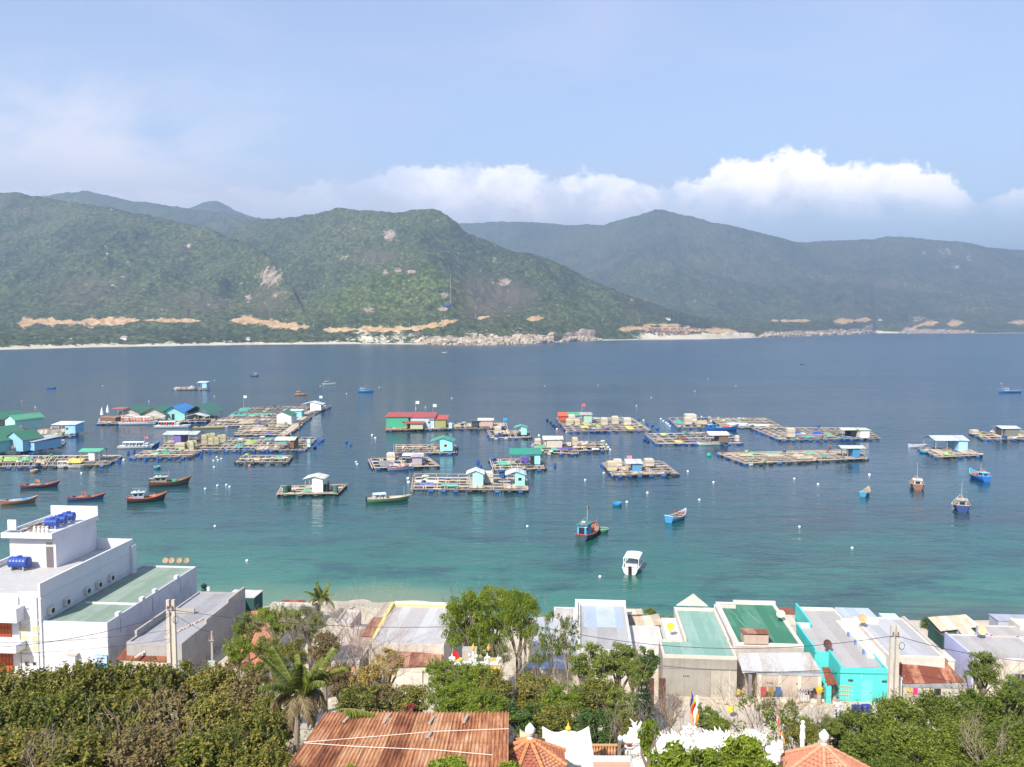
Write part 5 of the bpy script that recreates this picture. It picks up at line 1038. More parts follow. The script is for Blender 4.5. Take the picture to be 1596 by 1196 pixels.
def corrug(name, pts, mat_, parent, n=None, amp=.028, pitch=.16, t=.03):
    """corrugated sheet over the quad a(near left) b(near right) c(far right) d(far left)"""
    a, b, c_, d = [Vector(p) for p in pts]; w_ = (b-a).length; k = max(6, int(w_/pitch*4)); nm = (b-a).cross(d-a).normalized(); mb = MB(); rows = 5
    for j in range(rows+1):
        for i in range(k+1):
            u, v = i/k, j/rows; p = a*(1-u)*(1-v)+b*u*(1-v)+c_*u*v+d*(1-u)*v
            p = p+nm*(amp*math.sin(i*math.pi/2)+.012*math.sin(u*9+v*5)); mb.v.append(tuple(p))
    for j in range(rows):
        for i in range(k): q = j*(k+1)+i; mb.f.append((q, q+1, q+k+2, q+k+1)); mb.m.append(0); mb.sm.append(True)
    n0 = len(mb.v)
    mb.add([a-nm*.035, b-nm*.035, c_-nm*.035, d-nm*.035], [(3, 2, 1, 0)])
    return mb.build(name, mat_, parent)
RUST = sheet((.30, .105, .055), (.17, .05, .03), .62, 0, .8, .85, 1.1); RUST2 = sheet((.42, .24, .16), (.23, .085, .05), .6, 0, .7, .85, 1.0); ZINC = sheet((.42, .42, .43), (.34, .29, .25), .35, 0, .6, .5, .8)
CREAMS = sheet((.56, .49, .39), (.44, .33, .23), .5, 0, .7, .8, 1); BLUEZ = sheet((.36, .42, .52), (.46, .50, .58), .4, 0, .6, .45, .8)
def leanto(name, label, a, b, c_, d, mat_, walls=PINKW, parent=None, wall_side=(1, 1, 0), amp=.028, cat='lean-to', pitch=.16):
    """sloping sheet roof through four picture points with heights: (px, py, z) near left, near right, far right, far left; walls below the front edge"""
    A, B, C_, D_ = [P(*q) for q in (a, b, c_, d)]; o = thing(name, label, cat, (A.x, A.y, GZ0), 0) if parent is None else parent
    base = Vector((A.x, A.y, GZ0)); pts = [q-base for q in (A, B, C_, D_)]
    if parent is not None:
        inv = parent.matrix_basis.inverted() if True else None; pts = [inv @ q for q in (A, B, C_, D_)]
    corrug('roof', pts, mat_, o, amp=amp, pitch=pitch)
    if walls:
        def wl(p, q, zt_p, zt_q, nm):
            p, q = Vector((p.x, p.y, 0)), Vector((q.x, q.y, 0)); dr = (q-p).normalized(); n_ = Vector((-dr.y, dr.x, 0))*.06; mb = MB()
            mb.add([(*(p-n_).xy, -1), (*(q-n_).xy, -1), (*(q-n_).xy, zt_q), (*(p-n_).xy, zt_p), (*(p+n_).xy, -1), (*(q+n_).xy, -1), (*(q+n_).xy, zt_q), (*(p+n_).xy, zt_p)], [(0, 1, 2, 3), (7, 6, 5, 4), (0, 4, 5, 1), (3, 2, 6, 7), (1, 5, 6, 2), (0, 3, 7, 4)]); mb.build('wall', paint(walls, .85, .5, .8, .15, .35, drip=.5), o)
        ins = .22; f0 = pts[0]+(pts[3]-pts[0]).normalized()*ins+(pts[1]-pts[0]).normalized()*ins; f1 = pts[1]+(pts[2]-pts[1]).normalized()*ins-(pts[1]-pts[0]).normalized()*ins
        if wall_side[0]: wl(f0, f1, f0.z-.08, f1.z-.08, 0)
        if wall_side[1]:
            g = pts[2]-(pts[1]-pts[0]).normalized()*ins; wl(f1, g, f1.z-.08, g.z-.1, 0)
            g = pts[3]+(pts[1]-pts[0]).normalized()*ins; wl(g, f0, g.z-.1, f0.z-.08, 0)
    return o
def window(o, x, y, z, w_, h, axis='x', frame=(.6, .58, .5), pane=None, bars=1):
    """window with frame proud of a wall; axis x: in a wall facing -y at depth y"""
    f_ = MB(); t = .06
    f_.box(x-w_/2-t, x+w_/2+t, y-.05, y+.02, z-t, z); f_.box(x-w_/2-t, x+w_/2+t, y-.05, y+.02, z+h, z+h+t)
    f_.box(x-w_/2-t, x-w_/2, y-.05, y+.02, z, z+h); f_.box(x+w_/2, x+w_/2+t, y-.05, y+.02, z, z+h)
    for k in range(bars): xx = x-w_/2+w_*(k+1)/(bars+1); f_.box(xx-.02, xx+.02, y-.045, y+.02, z, z+h)
    fo = f_.build('window', paint(frame, .6, .2), o); MB().box(x-w_/2, x+w_/2, y-.02, y+.015, z, z+h).build('pane', pane or GLASS, fo); return fo
def aircon(o, x, y, z):
    a = MB().box(x, x+.32, y-.42, y+.42, z, z+.58).build('air_conditioner', paint((.62, .60, .54), .6, .3), o)
    mb = MB(); mb.lathe([(.22, 0), (.22, .02), (.05, .03)], 14); mb.v = [(x+.325+vz, y-.12+vx, z+.29+vy) for vx, vy, vz in mb.v]; mb.build('fan_grille', paint(DK, .6, .2), a)

# ---- white tower house (left)
ZA = 10.9; o = P(62, 910, ZA); l_ = span_v(o, 840, ZA); w_ = 9.5; H = ZA-GZ0
wt = hroot('white_house', 'tall white house with a rooftop tower and blue water tanks', o-HE*w_, cat='house'); wp = paint((.66, .66, .70), .7, .35, .5, .2, .2, dirtcol=(.50, .50, .50), drip=.4)
s0_ = .9                       # the left bay stands back a little
mb = MB(); mb.box(0, w_-2.0, .5, l_, -1.2, H-1.1); mb.box(w_-2.0, w_, 0, l_, -1.2, H-1.1); mb.build('wall', wp, wt)
mb = MB(); mb.box(w_-.2, w_, 0, l_, H-1.1, H); mb.box(0, w_-.2, l_-.2, l_, H-1.1, H); mb.box(0, .2, .5, l_-.2, H-1.1, H-.5); mb.box(w_-2.0, w_-.2, 0, .2, H-1.1, H-.75)
mb.box(w_, w_+.3, l_-.7, l_-.0, -1, H-.55); mb.build('parapet', wp, wt)
tile, t, b = newmat('terrace_tiles'); g = N(t, 'ShaderNodeTexCoord').outputs['Object']; br = N(t, 'ShaderNodeTexBrick'); L(t, g, br.inputs[0]); br.offset = 0
br.inputs['Color1'].default_value = (.50, .48, .45, 1); br.inputs['Color2'].default_value = (.44, .42, .40, 1); br.inputs['Mortar'].default_value = (.30, .29, .28, 1); br.inputs['Scale'].default_value = 1; br.inputs['Brick Width'].default_value = .4; br.inputs['Row Height'].default_value = .4; br.inputs['Mortar Size'].default_value = .012
L(t, br.outputs[0], b.inputs['Base Color']); b.inputs['Roughness'].default_value = .7
MB().box(.2, w_-.2, .52, l_-.2, H-1.1, H-1.06).build('terrace', tile, wt)
# tower on the terrace
tx1 = w_-.2+span_u(o, 88, ZA-1)*0; tp = P(88, 885, ZA-1.06); d_ = tp-wt.location; tu, tv = d_.dot(HE), d_.dot(HD); tw = 4.6; tl = 6.9
th = 2.95; z0 = H-1.06
twr = MB().box(tu-tw, tu, tv, tv+tl, z0, z0+th).build('tower', wp, wt)
mb = MB(); mb.box(tu-tw-.35, tu+.1, tv-.7, tv+tl+.3, z0+th, z0+th+.22); mb.box(tu-tw-.35, tu+.1, tv-.7, tv-.55, z0+th+.22, z0+th+.50); mb.box(tu-.05, tu+.1, tv-.55, tv+tl+.15, z0+th+.22, z0+th+.5)
mb.box(tu-tw-.35, tu+.1, tv+tl+.15, tv+tl+.3, z0+th+.22, z0+th+1.45); mb.box(tu-tw-.35, tu-tw-.2, tv-.55, tv+tl+.15, z0+th+.22, z0+th+.5); mb.box(tu-tw-.35, tu-tw+.5, tv+.3, tv+.45, z0+th+.5, z0+th+1.5)
mb.build('tower_roof', wp, wt)
dr = MB().box(tu-.95, tu-.25, tv-.04, tv+.02, z0+.04, z0+2.0).build('door', paint((.16, .13, .15), .6, .3), wt)
window(wt, tu-.6, tv, z0+2.15, .7, .3, bars=0, frame=(.7, .7, .72), pane=paint((.25, .28, .2), .4, .2))
for k in range(2):
    xx = w_-1.35+k*.0+(-.55+1.05*k)
    for j in range(3): window(wt, xx+.35, 0, H-5.9+j*.82, .5, .52, bars=0, frame=(.72, .70, .50), pane=paint((.55, .52, .32), .5, .3))
for k in range(2): window(wt, w_-1.45+.72*k, 0, 1.15, .28, .28, bars=0, frame=(.5, .5, .48))
mb = MB(); mb.box(-.5, w_-2.0+.55, -1.1, .5, H-3.1, H-1.9); mb.build('balcony', wp, wt); mb = MB(); mb.box(-.5, w_-2.0+.6, -1.4, .5, 2.7, 3.35); mb.build('balcony', wp, wt)
def orange_door(zz, hh):
    d_ = MB().box(w_-5.6, w_-3.05, .44, .52, zz, zz+hh).build('door', paint((.46, .11, .04), .5, .3), wt); mb = MB()
    for k in range(9): mb.box(w_-5.5+k*.3, w_-5.44+k*.3, .40, .44, zz+.1, zz+hh-.1)
    for k in range(4): mb.box(w_-5.6, w_-3.05, .38, .41, zz+.1+k*(hh-.25)/3, zz+.17+k*(hh-.25)/3)
    mb.build('slats', paint((.34, .07, .02), .5, .3), d_)
for zz, hh in ((3.4, 2.1), (.1, 2.4)): orange_door(zz, hh)
for k in range(5): aircon(wt, w_+.02, [1.3, 3.6, 6.8, 8.7, 10.9][k], 5.3)
MB().tube([(w_+.06, .6, 5.15), (w_+.06, l_-1, 5.25)], .03, 5).build('pipe', paint((.6, .6, .6), .5, .1), wt)
def tank(label, p, r_, l2, rz, group='blue water tanks'):
    o = thing('water_tank', label, 'water tank', p, rz, group); mb = MB()
    pr = [(r_*.55, -l2/2), (r_*.93, -l2/2+.1)]+[(r_*(1.0 if i % 2 else .955), -l2/2+.12+i*(l2-.24)/11) for i in range(12)]+[(r_*.93, l2/2-.1), (r_*.55, l2/2)]
    mb.smooth = False; mb.lathe(pr, 20); mb.v = [(z, y, x+r_+.18) for x, y, z in mb.v]; mb.f = [f[::-1] for f in mb.f]; mb.build('body', paint((.02, .06, .28), .4, .3, 1, .5, 0), o)
    mb = MB(); mb.lathe([(.24, r_*2+.16), (.24, r_*2+.26), (.05, r_*2+.3)], 12); mb.build('lid', paint((.03, .10, .45), .4, .1), o)
    mb = MB()
    for s_ in (-1, 1): mb.box(s_*l2*.3-.06, s_*l2*.3+.06, -r_*.8, r_*.8, 0, .22+r_*.3)
    mb.build('stand', paint((.35, .37, .4), .5, .2), o)
LW = lambda u, v, z: Vector(wt.location)+HE*u+HD*v+Vector((0, 0, z))
tank('blue water tank lying on the terrace beside the tower door', LW(tu-3.0, tv-.95, z0), .55, 2.0, HA)
for k, lb in enumerate(('front one of the three blue tanks on the tower roof, milky with glare', 'middle one of the three blue tanks on the tower roof', 'rear one of the three blue tanks on the tower roof')):
    tank(lb, LW(tu-1.75, tv+2.3+k*1.35, z0+th+.22), .44, 1.35, HA+R(8))
for k in range(4):
    o2 = thing('vent_pot', 'short cream vent pot in the row on the tower roof', 'vent', LW(tu-2.5+k*.42, tv+.7, z0+th+.22), 0, 'cream vent pots on the tower roof'); MB().lathe([(.15, 0), (.16, .35), (.1, .45), (.1, .55), (.14, .6), (.04, .66)], 10).build('pot', paint((.66, .62, .50), .8, .3), o2)
o2 = thing('timber_pile', 'pile of grey boards and rods on the tower roof', 'timber', LW(tu-3.6, tv+2.0, z0+th+.22)); mb = MB(); rr = random.Random(3)
for k in range(16): a = rr.uniform(-.9, .9); mb.beam((-a, rr.uniform(-1.6, 0), .05+k*.02), (rr.uniform(-.9, .9), rr.uniform(.6, 3), .06+k*.025), .1, .05)
mb.build('boards', POSTM, o2)

mb = MB()                                                # ledges, rain pipes and a rail that break up the walls
mb.box(w_-2.0, w_+.02, -.05, -.0, H-3.25, H-3.13); mb.box(w_-2.0, w_+.02, -.05, .0, H-6.3, H-6.2); mb.box(w_, w_+.05, 0, l_-.8, H-1.35, H-1.25); mb.build('ledge', wp, wt)
for u in (w_-.3, w_-1.95): MB().tube([(u, -.06, -.5), (u, -.06, H-1.2)], .045, 6).build('rain_pipe', paint((.45, .46, .48), .6, .3), wt)
mb = MB()
for k in range(14): mb.box(-.4+k*.6, -.37+k*.6, -1.08, -1.05, H-1.9, H-1.15)
mb.box(-.5, w_-1.5, -1.1, -1.04, H-1.18, H-1.12); mb.build('balcony_rail', paint((.6, .6, .6), .4, .2), wt)
# ---- annex with green roof
GREENR = ((.20, .265, .20), (.28, .33, .27)); GREEN2 = ((.045, .17, .10), (.09, .23, .15))
ax = house('annex_house', 'long white annex with flat grey green roof beside the tall white house', 62.5, 968, 167, 881, 7.6, (.62, .61, .65), GREENR, par=.22, t=.12, drip=.25); aw, al, ah = dims(ax)
mb = MB(); mb.box(1.0, aw-.13, al*.30, al*.30+.16, ah-.16, ah-.02); mb.build('roof_kerb', wp, ax)
for k, u in enumerate((.1, .34, .48, .74)): MB().box(aw-.28, aw+.05, al*u, al*u+.5, ah, ah+.28).build('parapet_block', wp, ax)
for k in range(3): MB().box(aw-.02, aw+.03, al*(.12+.33*k), al*(.12+.33*k)+.06, ah-1.6, ah-.3).build('downpipe', paint((.3, .31, .33), .5, .1), ax)
MB().box(aw*.62, aw*.62+.5, -.05, .02, 1.15, 1.5).build('vent', paint((.5, .45, .38), .8, .3), ax)
sg = MB().box(aw-1.15, aw-.05, -.12, -.03, 1.1, 2.2).build('sign', [paint((.05, .30, .60), .5, .2)], ax); MB().box(aw-1.12, aw-.08, -.14, -.125, 1.5, 2.17).build('sign_panel', paint((.45, .66, .80), .5, .2), sg)
for k in range(2): MB().box(aw-1.0, aw-.25, -.155, -.142, 1.9-.25*k, 1.98-.25*k).build('sign_line', paint((.70, .25, .25) if k else (.05, .15, .5), .6, .1), sg)
MB().box(aw*.43, aw*.43+.65, -.35, .02, -1, 2.2).build('gate_pillar', wp, ax); MB().box(aw*.43-.1, aw*.43+.85, -.45, .06, 2.2, 2.32).build('gate_pillar', paint((.5, .42, .36), .8, .3), ax)
def dish(label, p, r_, rz, col, tilt=.6, group='satellite dishes', stand=.5):
    o = thing('satellite_dish', label, 'satellite dish', p, rz, group); MB().tube([(0, 0, 0), (0, .1, stand)], .035, 6).build('stand', paint((.3, .3, .3), .5, .2), o)
    mb = MB(); mb.lathe([(r_, r_*.28), (r_*.75, r_*.14), (r_*.4, r_*.04), (.02, 0), (.02, -.03), (r_*.4, .01), (r_*.75, r_*.11), (r_*1.02, r_*.26)], 18, cap=False)
    ca, sa = math.cos(tilt), math.sin(tilt); mb.v = [(x, -z*sa*1.0-y*0+(y*ca if True else 0), stand+z*ca*0+y*sa+z*.5) for x, y, z in mb.v]
    mb.v = mb.v; mb.build('reflector', paint(col, .6, .3), o); MB().tube([(0, .05, stand-r_*.5), (0, -r_*.8, stand+r_*.25)], .02, 5).build('arm', paint((.25, .25, .25), .5, .1), o); return o
for k, (a, lb) in enumerate(((258, 'first from the left of the four tan dishes on the annex roof'), (267.5, 'second from the left of the four tan dishes on the annex roof'), (279, 'third from the left of the four tan dishes on the annex roof'), (290, 'rightmost of the four tan dishes on the far edge of the annex roof'))):
    dish(lb, P(a, 881, 7.6), .30, R(10*k), (.42, .27, .16), 1.1, 'four dishes on the annex')

# ---- grey house with stepped right wall
gh = house('grey_house', 'grey house with sloping cement roof and dark stained side wall', 197, 1001, 283, 922, 6.0, (.36, .34, .33), ((.34, .33, .34), (.28, .27, .27)), par=.2, drip=.8, t=.2); gw, gl, g_h = dims(gh)
mb = MB(); mb.box(gw-.2, gw, gl*.35, gl-.0, g_h, g_h+.35); mb.box(gw-.2, gw, gl*.7, gl, g_h+.35, g_h+.6); mb.box(0, .2, gl*.1, gl*.5, g_h, g_h+.5); mb.box(0, gw*.5, gl*.55, gl*.55+.2, g_h-.1, g_h+.35); mb.build('parapet_step', paint((.42, .38, .34), .9, .6, 1, .1, .4, drip=.6), gh)
mb = MB(); rr = random.Random(9)
for k in range(14): x, y = gw*.52+k*.09, gl*.12+k*.34; mb.box(x, x+.3, y, y+.16, g_h-.13, g_h-.03, rr.uniform(0, 3))
mb.build('brick_line', paint((.55, .42, .36), .9, .4), gh)
leanto('rusty_leanto', 'rusty sheet lean-to with loose bricks in front of the grey house', (180, 1028, 4.6), (264, 1032, 4.6), (277, 1004, 5.5), (203, 1003, 5.5), RUST, (.52, .44, .36))
o2 = thing('brick_row', 'short white row of loose bricks on the rusty lean-to', 'bricks', P(220, 1020, 5.1)); mb = MB()
for k in range(9): mb.box(-.35+k*.11, -.2+k*.11, -.5+k*.17, -.3+k*.17, -.13+k*.045, -.01+k*.045, rr.uniform(0, 3))
mb.build('bricks', paint((.66, .58, .50), .9, .3), o2)
sh = house('waterside_shed', 'waterside shed with pale flat roof and dark green sides behind the grey house', 352, 931, 396, 920, 4.6, (.03, .09, .08), ((.60, .54, .52), (.5, .45, .43)), par=0, cat='shed'); 
leanto('green_canopy', 'small teal edged canopy between the grey house and the dark shed', (364, 948, 4.2), (378, 944, 4.2), (383, 934, 4.4), (362, 934, 4.4), paint((.40, .58, .56), .6, .3), None)
rec = house('narrow_green_house', 'narrow dark green roofed strip between the annex and the grey house', 250, 948, 268, 930, 4.9, (.30, .30, .30), GREEN2, par=.1)
# teal mesh shed, brick base at the street
o2 = leanto('net_shed', 'small shed draped with grey green netting beside the pole', (272, 1024, 4.3), (296, 1016, 4.3), (304, 994, 5.4), (285, 998, 5.4), NETM['grey'], (.30, .36, .34), amp=.0)

# ---- house(s) behind the trees on the left of centre
def tileroof(name, label, a, b, c_, d, col=(.46, .18, .10), walls=PINKW, cat='house'):
    A, B, C_, D_ = [P(*q) for q in (a, b, c_, d)]; o = thing(name, label, cat, (A.x, A.y, GZ0)); base = Vector((A.x, A.y, GZ0))
    return leanto(name, label, a, b, c_, d, sheet(col, tuple(x*1.25 for x in col), .5, 0, 1.2, .85, 1.2), walls, parent=o, amp=.035, pitch=.25)
    corrug('roof', [q-base for q in (A, B, C_, D_)], sheet(col, tuple(x*1.25 for x in col), .5, 0, 1.2, .85, 1.2), o, amp=.035, pitch=.25)
    return o
tileroof('tiled_house', 'old house with orange tiled roof seen through trees, left of the palm', (352, 1040, 4.6), (415, 1040, 4.6), (452, 952, 5.8), (392, 952, 5.8))
house('cream_house', 'cream walled low house hidden behind the orange tiled roof', 395, 966, 470, 938, 4.4, (.56, .50, .44), ((.55, .50, .45), (.45, .38, .33)), par=.1)
leanto('rust_strip_shed', 'narrow rusty roof strip by the beach behind the small palm', (438, 940, 3.8), (478, 940, 3.8), (476, 935, 4.0), (440, 935, 4.0), RUST, (.4, .3, .25))
house('white_shed', 'small white shed without roof edge right of the small palm', 520, 972, 546, 950, 4.8, (.62, .56, .50), ((.6, .56, .5), (.5, .42, .36)), par=.25)
house('tumbledown_house', 'pale tumbledown house behind bare shrubs left of the yellow edged roof', 492, 1030, 560, 975, 4.4, (.58, .50, .42), ((.50, .42, .36), (.38, .26, .2)), par=.15)
tileroof('low_tiled_shed', 'low orange tiled shed among bare shrubs left of the yellow edged roof', (500, 1068, 3.9), (546, 1068, 3.9), (552, 1040, 4.6), (512, 1040, 4.6))
leanto('rust_shed', 'narrow rusty roof sloping along the yellow wall', (560, 992, 4.4), (580, 992, 4.4), (598, 962, 4.8), (582, 962, 4.8), RUST2, (.5, .42, .35))

# ---- yellow edged house
yh = house('yellow_edged_house', 'house with grey sheet roof and yellow and white parapet', 577, 1002, 692, 944, 5.6, (.60, .52, .44), ((.50, .48, .46), (.42, .38, .36)), par=.12, metal=True); yw, yl, y_h = dims(yh)
MB().extrude_y([(0, 0), (1, 0)], 0, 1) if False else None
mb = MB(); mb.add([(-.3, yl*.25, y_h-1.6), (-.02, yl*.25, y_h-1.6), (-.02, yl*.1, y_h-.3), (-.3, yl*.1, y_h-.3), (-.3, yl, y_h-1.2), (-.02, yl, y_h-1.2), (-.02, yl, y_h+.35), (-.3, yl, y_h+.35)], [(0, 1, 2, 3), (7, 6, 5, 4), (0, 4, 5, 1), (1, 5, 6, 2), (2, 6, 7, 3), (3, 7, 4, 0)]); mb.build('yellow_wall', paint((.72, .55, .16), .7, .2), yh)
MB().box(-.02, yw+.2, yl-.02, yl+.35, y_h-1, y_h+.32).build('end_parapet', paint((.78, .76, .66), .7, .2), yh); MB().box(-.02, yw+.2, yl-.14, yl-.025, y_h-.1, y_h+.2).build('yellow_band', paint((.72, .58, .2), .7, .2), yh)
MB().box(-.1, yw, -.15, .0, -1, y_h-.0).build('front_wall', paint((.60, .52, .45), .9, .5, drip=.5), yh)
leanto('rusty_porch', 'brown rusty sheet porch before the yellow edged house, the wider one', (604, 1041, 4.4), (688, 1037, 4.4), (692, 1007, 5.2), (616, 1006, 5.2), RUST2, (.66, .60, .52))
leanto('rusty_porch', 'smaller faded rusty roof left of the wider rusty porch', (584, 1027, 4.3), (607, 1027, 4.3), (614, 1004, 5.0), (596, 1004, 5.0), RUST2, (.70, .66, .60))
house('garden_wall_block', 'pale garden wall below the wider rusty porch', 612, 1046, 658, 1040, 3.9, (.68, .62, .54), ((.6, .55, .48), (.5, .45, .4)), par=0, cat='wall')
# gap item, right of it: dark passage
# ---- grey parapet house behind the tall trees
house('zinc_roof_house', 'low house with blue grey sheet roof and beige front behind the slim trees', 822, 1042, 905, 966, 5.0, (.50, .42, .33), ((.38, .41, .47), (.44, .42, .42)), par=.0, metal=True)
o2 = house('grey_parapet_house', 'grey roofed house with white end parapet behind the slim trees', 900, 1012, 987, 940, 5.9, (.58, .54, .50), ((.40, .39, .38), (.33, .31, .30)), par=.25, t=.25); pw, pl, ph = dims(o2)
mb = MB(); mb.box(-.25, .0, pl*.45, pl+.2, 0, ph+.25); mb.box(-.25, pw, pl, pl+.25, 0, ph+.3); mb.build('end_parapet', paint((.76, .74, .70), .8, .2), o2)
MB().box(pw*.12, pw*.9, pl*.5, pl-.05, ph-.235, ph-.17).build('blue_sheet', BLUEZ, o2)
house('back_white_house', 'white low house in the gap left of the grey parapet house', 862, 966, 896, 946, 4.8, (.68, .66, .62), ((.5, .46, .42), (.4, .36, .33)), par=.1)
# ---- white roofs in the gap
house('white_low_house', 'white low roof with cream sheets between the two cement houses', 986, 1010, 1036, 975, 4.8, (.66, .62, .56), ((.60, .58, .54), (.52, .48, .44)), par=.06)
leanto('cream_sheet_roof', 'cream and rust streaked sheet roof near the water in the same gap', (992, 979, 4.6), (1033, 974, 4.7), (1026, 957, 4.9), (988, 962, 4.8), CREAMS, (.5, .5, .46))
leanto('rust_cream_roof', 'far rusty cream roof beside the shrub by the water', (965, 958, 4.4), (1003, 958, 4.4), (1000, 949, 4.6), (962, 949, 4.6), CREAMS, (.5, .42, .35))
leanto('teal_sheet_roof', 'small teal edged sheet below the cream and rust streaked roof', (975, 984, 4.5), (1012, 979, 4.5), (1030, 974, 4.6), (990, 980, 4.55), paint((.12, .34, .30), .6, .3), None)
house('grey_back_house', 'small grey waterside house behind the first green roof', 1100, 956, 1112, 947, 5.4, (.5, .48, .46), ((.44, .44, .44), (.4, .38, .36)), par=.1)
# ---- cement house with pale green roof (L shaped)
c1 = house('cement_house', 'bare cement house with L shaped pale green roof', 1033, 1021, 1149, 996, 6.3, (.34, .31, .27), ((.20, .34, .27), (.28, .40, .34)), par=.22, parcol=(.60, .52, .44), drip=.8, t=.2, back=1.9); cw, cl, ch_ = dims(c1)
# long rear arm of the L
ou = P(1066, 996, 6.3)-c1.location; u_ = ou.dot(HE); L2 = span_v(P(1066, 996, 6.3), 947, 6.3)
mb = MB(); mb.box(u_, cw, cl+.0, cl+L2, -1.2, ch_-.24); mb.build('wall', paint((.56, .50, .43), .85, .5, .8, .15, .35, drip=.5), c1)
MB().box(u_+.2, cw-.2, cl-.2-.002, cl+L2-.2, ch_-.236, ch_-.158).build('roof', sheet((.20, .34, .27), (.28, .40, .34), .42, 0, .5, .8, .8), c1)
mb = MB(); mb.box(u_, u_+.2, cl-.0, cl+L2, ch_-.24, ch_+.12); mb.box(cw-.2, cw, cl, cl+L2, ch_-.24, ch_+.10); mb.box(u_+.2, cw-.2, cl+L2-.2, cl+L2, ch_-.24, ch_+.1); mb.box(cw, cw+.35, cl+L2*.3, cl+L2, ch_-1.2, ch_-.1); mb.build('parapet', paint((.64, .57, .49), .85, .45, 1.2, .15, .3, drip=.3), c1)
k = (u_+cw)/2; MB().extrude_y([(u_+.3, ch_+.1), (cw-.5, ch_+.1), (k, ch_+1.25)], cl+L2+.4, cl+L2+.62).build('gable', paint((.62, .57, .5), .85, .4), c1)
mb = MB(); mb.box(u_-1.3, u_-.02, cl+.4, cl+L2-1.5, -1, ch_-.45); mb.build('side_wall', paint((.72, .68, .60), .85, .3), c1)
for k in range(4): MB().box(cw*.28+.14*k, cw*.28+.14*k+.08, -.01, .03, 1.95, 2.05).build('vent_hole', paint(DK, .8, 0), c1)
MB().box(cw*.9, cw*.9+.05, -.05, -.002, .2, 2.7).build('downpipe', paint((.62, .56, .48), .6, .1), c1)
MB().box(cw*.655, cw-.01, -.012, .0, -1, ch_-1.1).build('render_patch', paint((.44, .40, .33), .9, .5, 1.4, .1, .4, drip=.7), c1)
# ---- dark green roof house
d1 = house('dark_green_roof_house', 'house with worn dark green roof and white parapets', 1147, 1003, 1253, 938, 6.4, (.50, .44, .38), GREEN2, par=.18, parcol=(.68, .62, .54), t=.3); dw, dl, dh = dims(d1)
ou = P(1108, 946, 6.4)-d1.location
mb = MB(); mb.box(-.25, .0, 0, dl*.86, -1, dh+.12); mb.box(-.35, dw*.30, dl*.86, dl*.86+.3, dh-.3, dh+.15); mb.box(dw*.30, dw+.1, dl-.05, dl+.25, dh-.3, dh+.15); mb.build('side_wall', paint((.58, .52, .47), .85, .5, drip=.6), d1)
for k, (u, v, s_) in enumerate(((.32, .3, 3.6), (.55, .5, 3), (.25, .65, 2))):
    a = Vector((dw*u, dl*v, dh-.1)); MB().add([(a.x, a.y, a.z), (a.x+.05, a.y, a.z), (a.x-.5, a.y+s_, a.z), (a.x-.55, a.y+s_, a.z)], [(0, 1, 2, 3)]).build('water_streak', paint((.30, .45, .36), .8, .3), d1)
mb = MB(); mb.box(dw*.12, dw*.48, .0, 1.5, dh-.1, dh+.75); sb = mb.build('stair_head', paint((.50, .38, .30), .9, .5, drip=.5), d1); MB().slab([(dw*.1, -.1, dh+.95), (dw*.5, -.1, dh+.95), (dw*.5, 1.7, dh+.72), (dw*.1, 1.7, dh+.72)], .07).build('roof', RUST2, sb)
dish('cream satellite dish on the right parapet of the dark green roof', P(1217, 966, 6.5), .38, R(-30), (.62, .54, .36), .75, None)
leanto('zinc_leanto', 'grey zinc lean-to with washing beneath, before the dark green roof', (1157, 1049, 5.0), (1280, 1045, 5.0), (1262, 1017, 6.0), (1150, 1018, 6.0), ZINC, None, amp=.012)
lw = house('leanto_room', 'pinkish cement room under the zinc lean-to with pale pillars', 1180, 1051, 1281, 1036, 4.85, (.50, .41, .34), ((.4, .4, .4), (.3, .3, .3)), par=0); w2, l2, h2 = dims(lw)
for k in range(4): MB().box(w2*(.02+.305*k), w2*(.02+.305*k)+.28, -.06, .0, -1, h2-.03).build('pillar', paint((.62, .56, .46), .85, .3), lw)
for k in range(2):
    for j in range(3): MB().box(w2*(.16+.45*k)+.16*j, w2*(.16+.45*k)+.16*j+.1, -.012, .02, h2-.75, h2-.65).build('vent_hole', paint(DK, .8, 0), lw)
MB().box(-.1, w2+.05, -.7, -.5, -.5, .62).build('plinth_wall', paint((.68, .60, .48), .9, .4), lw)
o2 = thing('post', 'grey post holding up the left corner of the zinc lean-to', 'post', P(1169, 1052, 4.9)-Vector((0, 0, 2.3))); MB().box(-.12, .12, -.12, .12, -.6, 2.3).build('shaft', paint((.25, .24, .26), .8, .3), o2)
for k, (lb, a, c_) in enumerate((('red shirt hung to dry below the zinc lean-to', 1190, (.60, .04, .05)), ('brown yellow cloth drying between the red shirt and the blue cloth', 1202, (.40, .24, .07)), ('blue and white cloth drying below the zinc lean-to', 1213, (.03, .14, .34)))):
    p = P(a, 1071, 4.1); o2 = thing('washing', lb, 'washing', p, 0, 'washing on the line'); MB().add([(-.22, 0, 0), (.22, .03, 0), (.26, 0, -.5), (.12, .06, -.85), (-.2, 0, -.8), (-.22, .03, 0), (.22, .06, 0), (.26, .03, -.5), (.12, .09, -.85), (-.2, .03, -.8)], [(0, 4, 3, 2, 1), (5, 6, 7, 8, 9)]).build('cloth', paint(c_, .9, .3), o2)
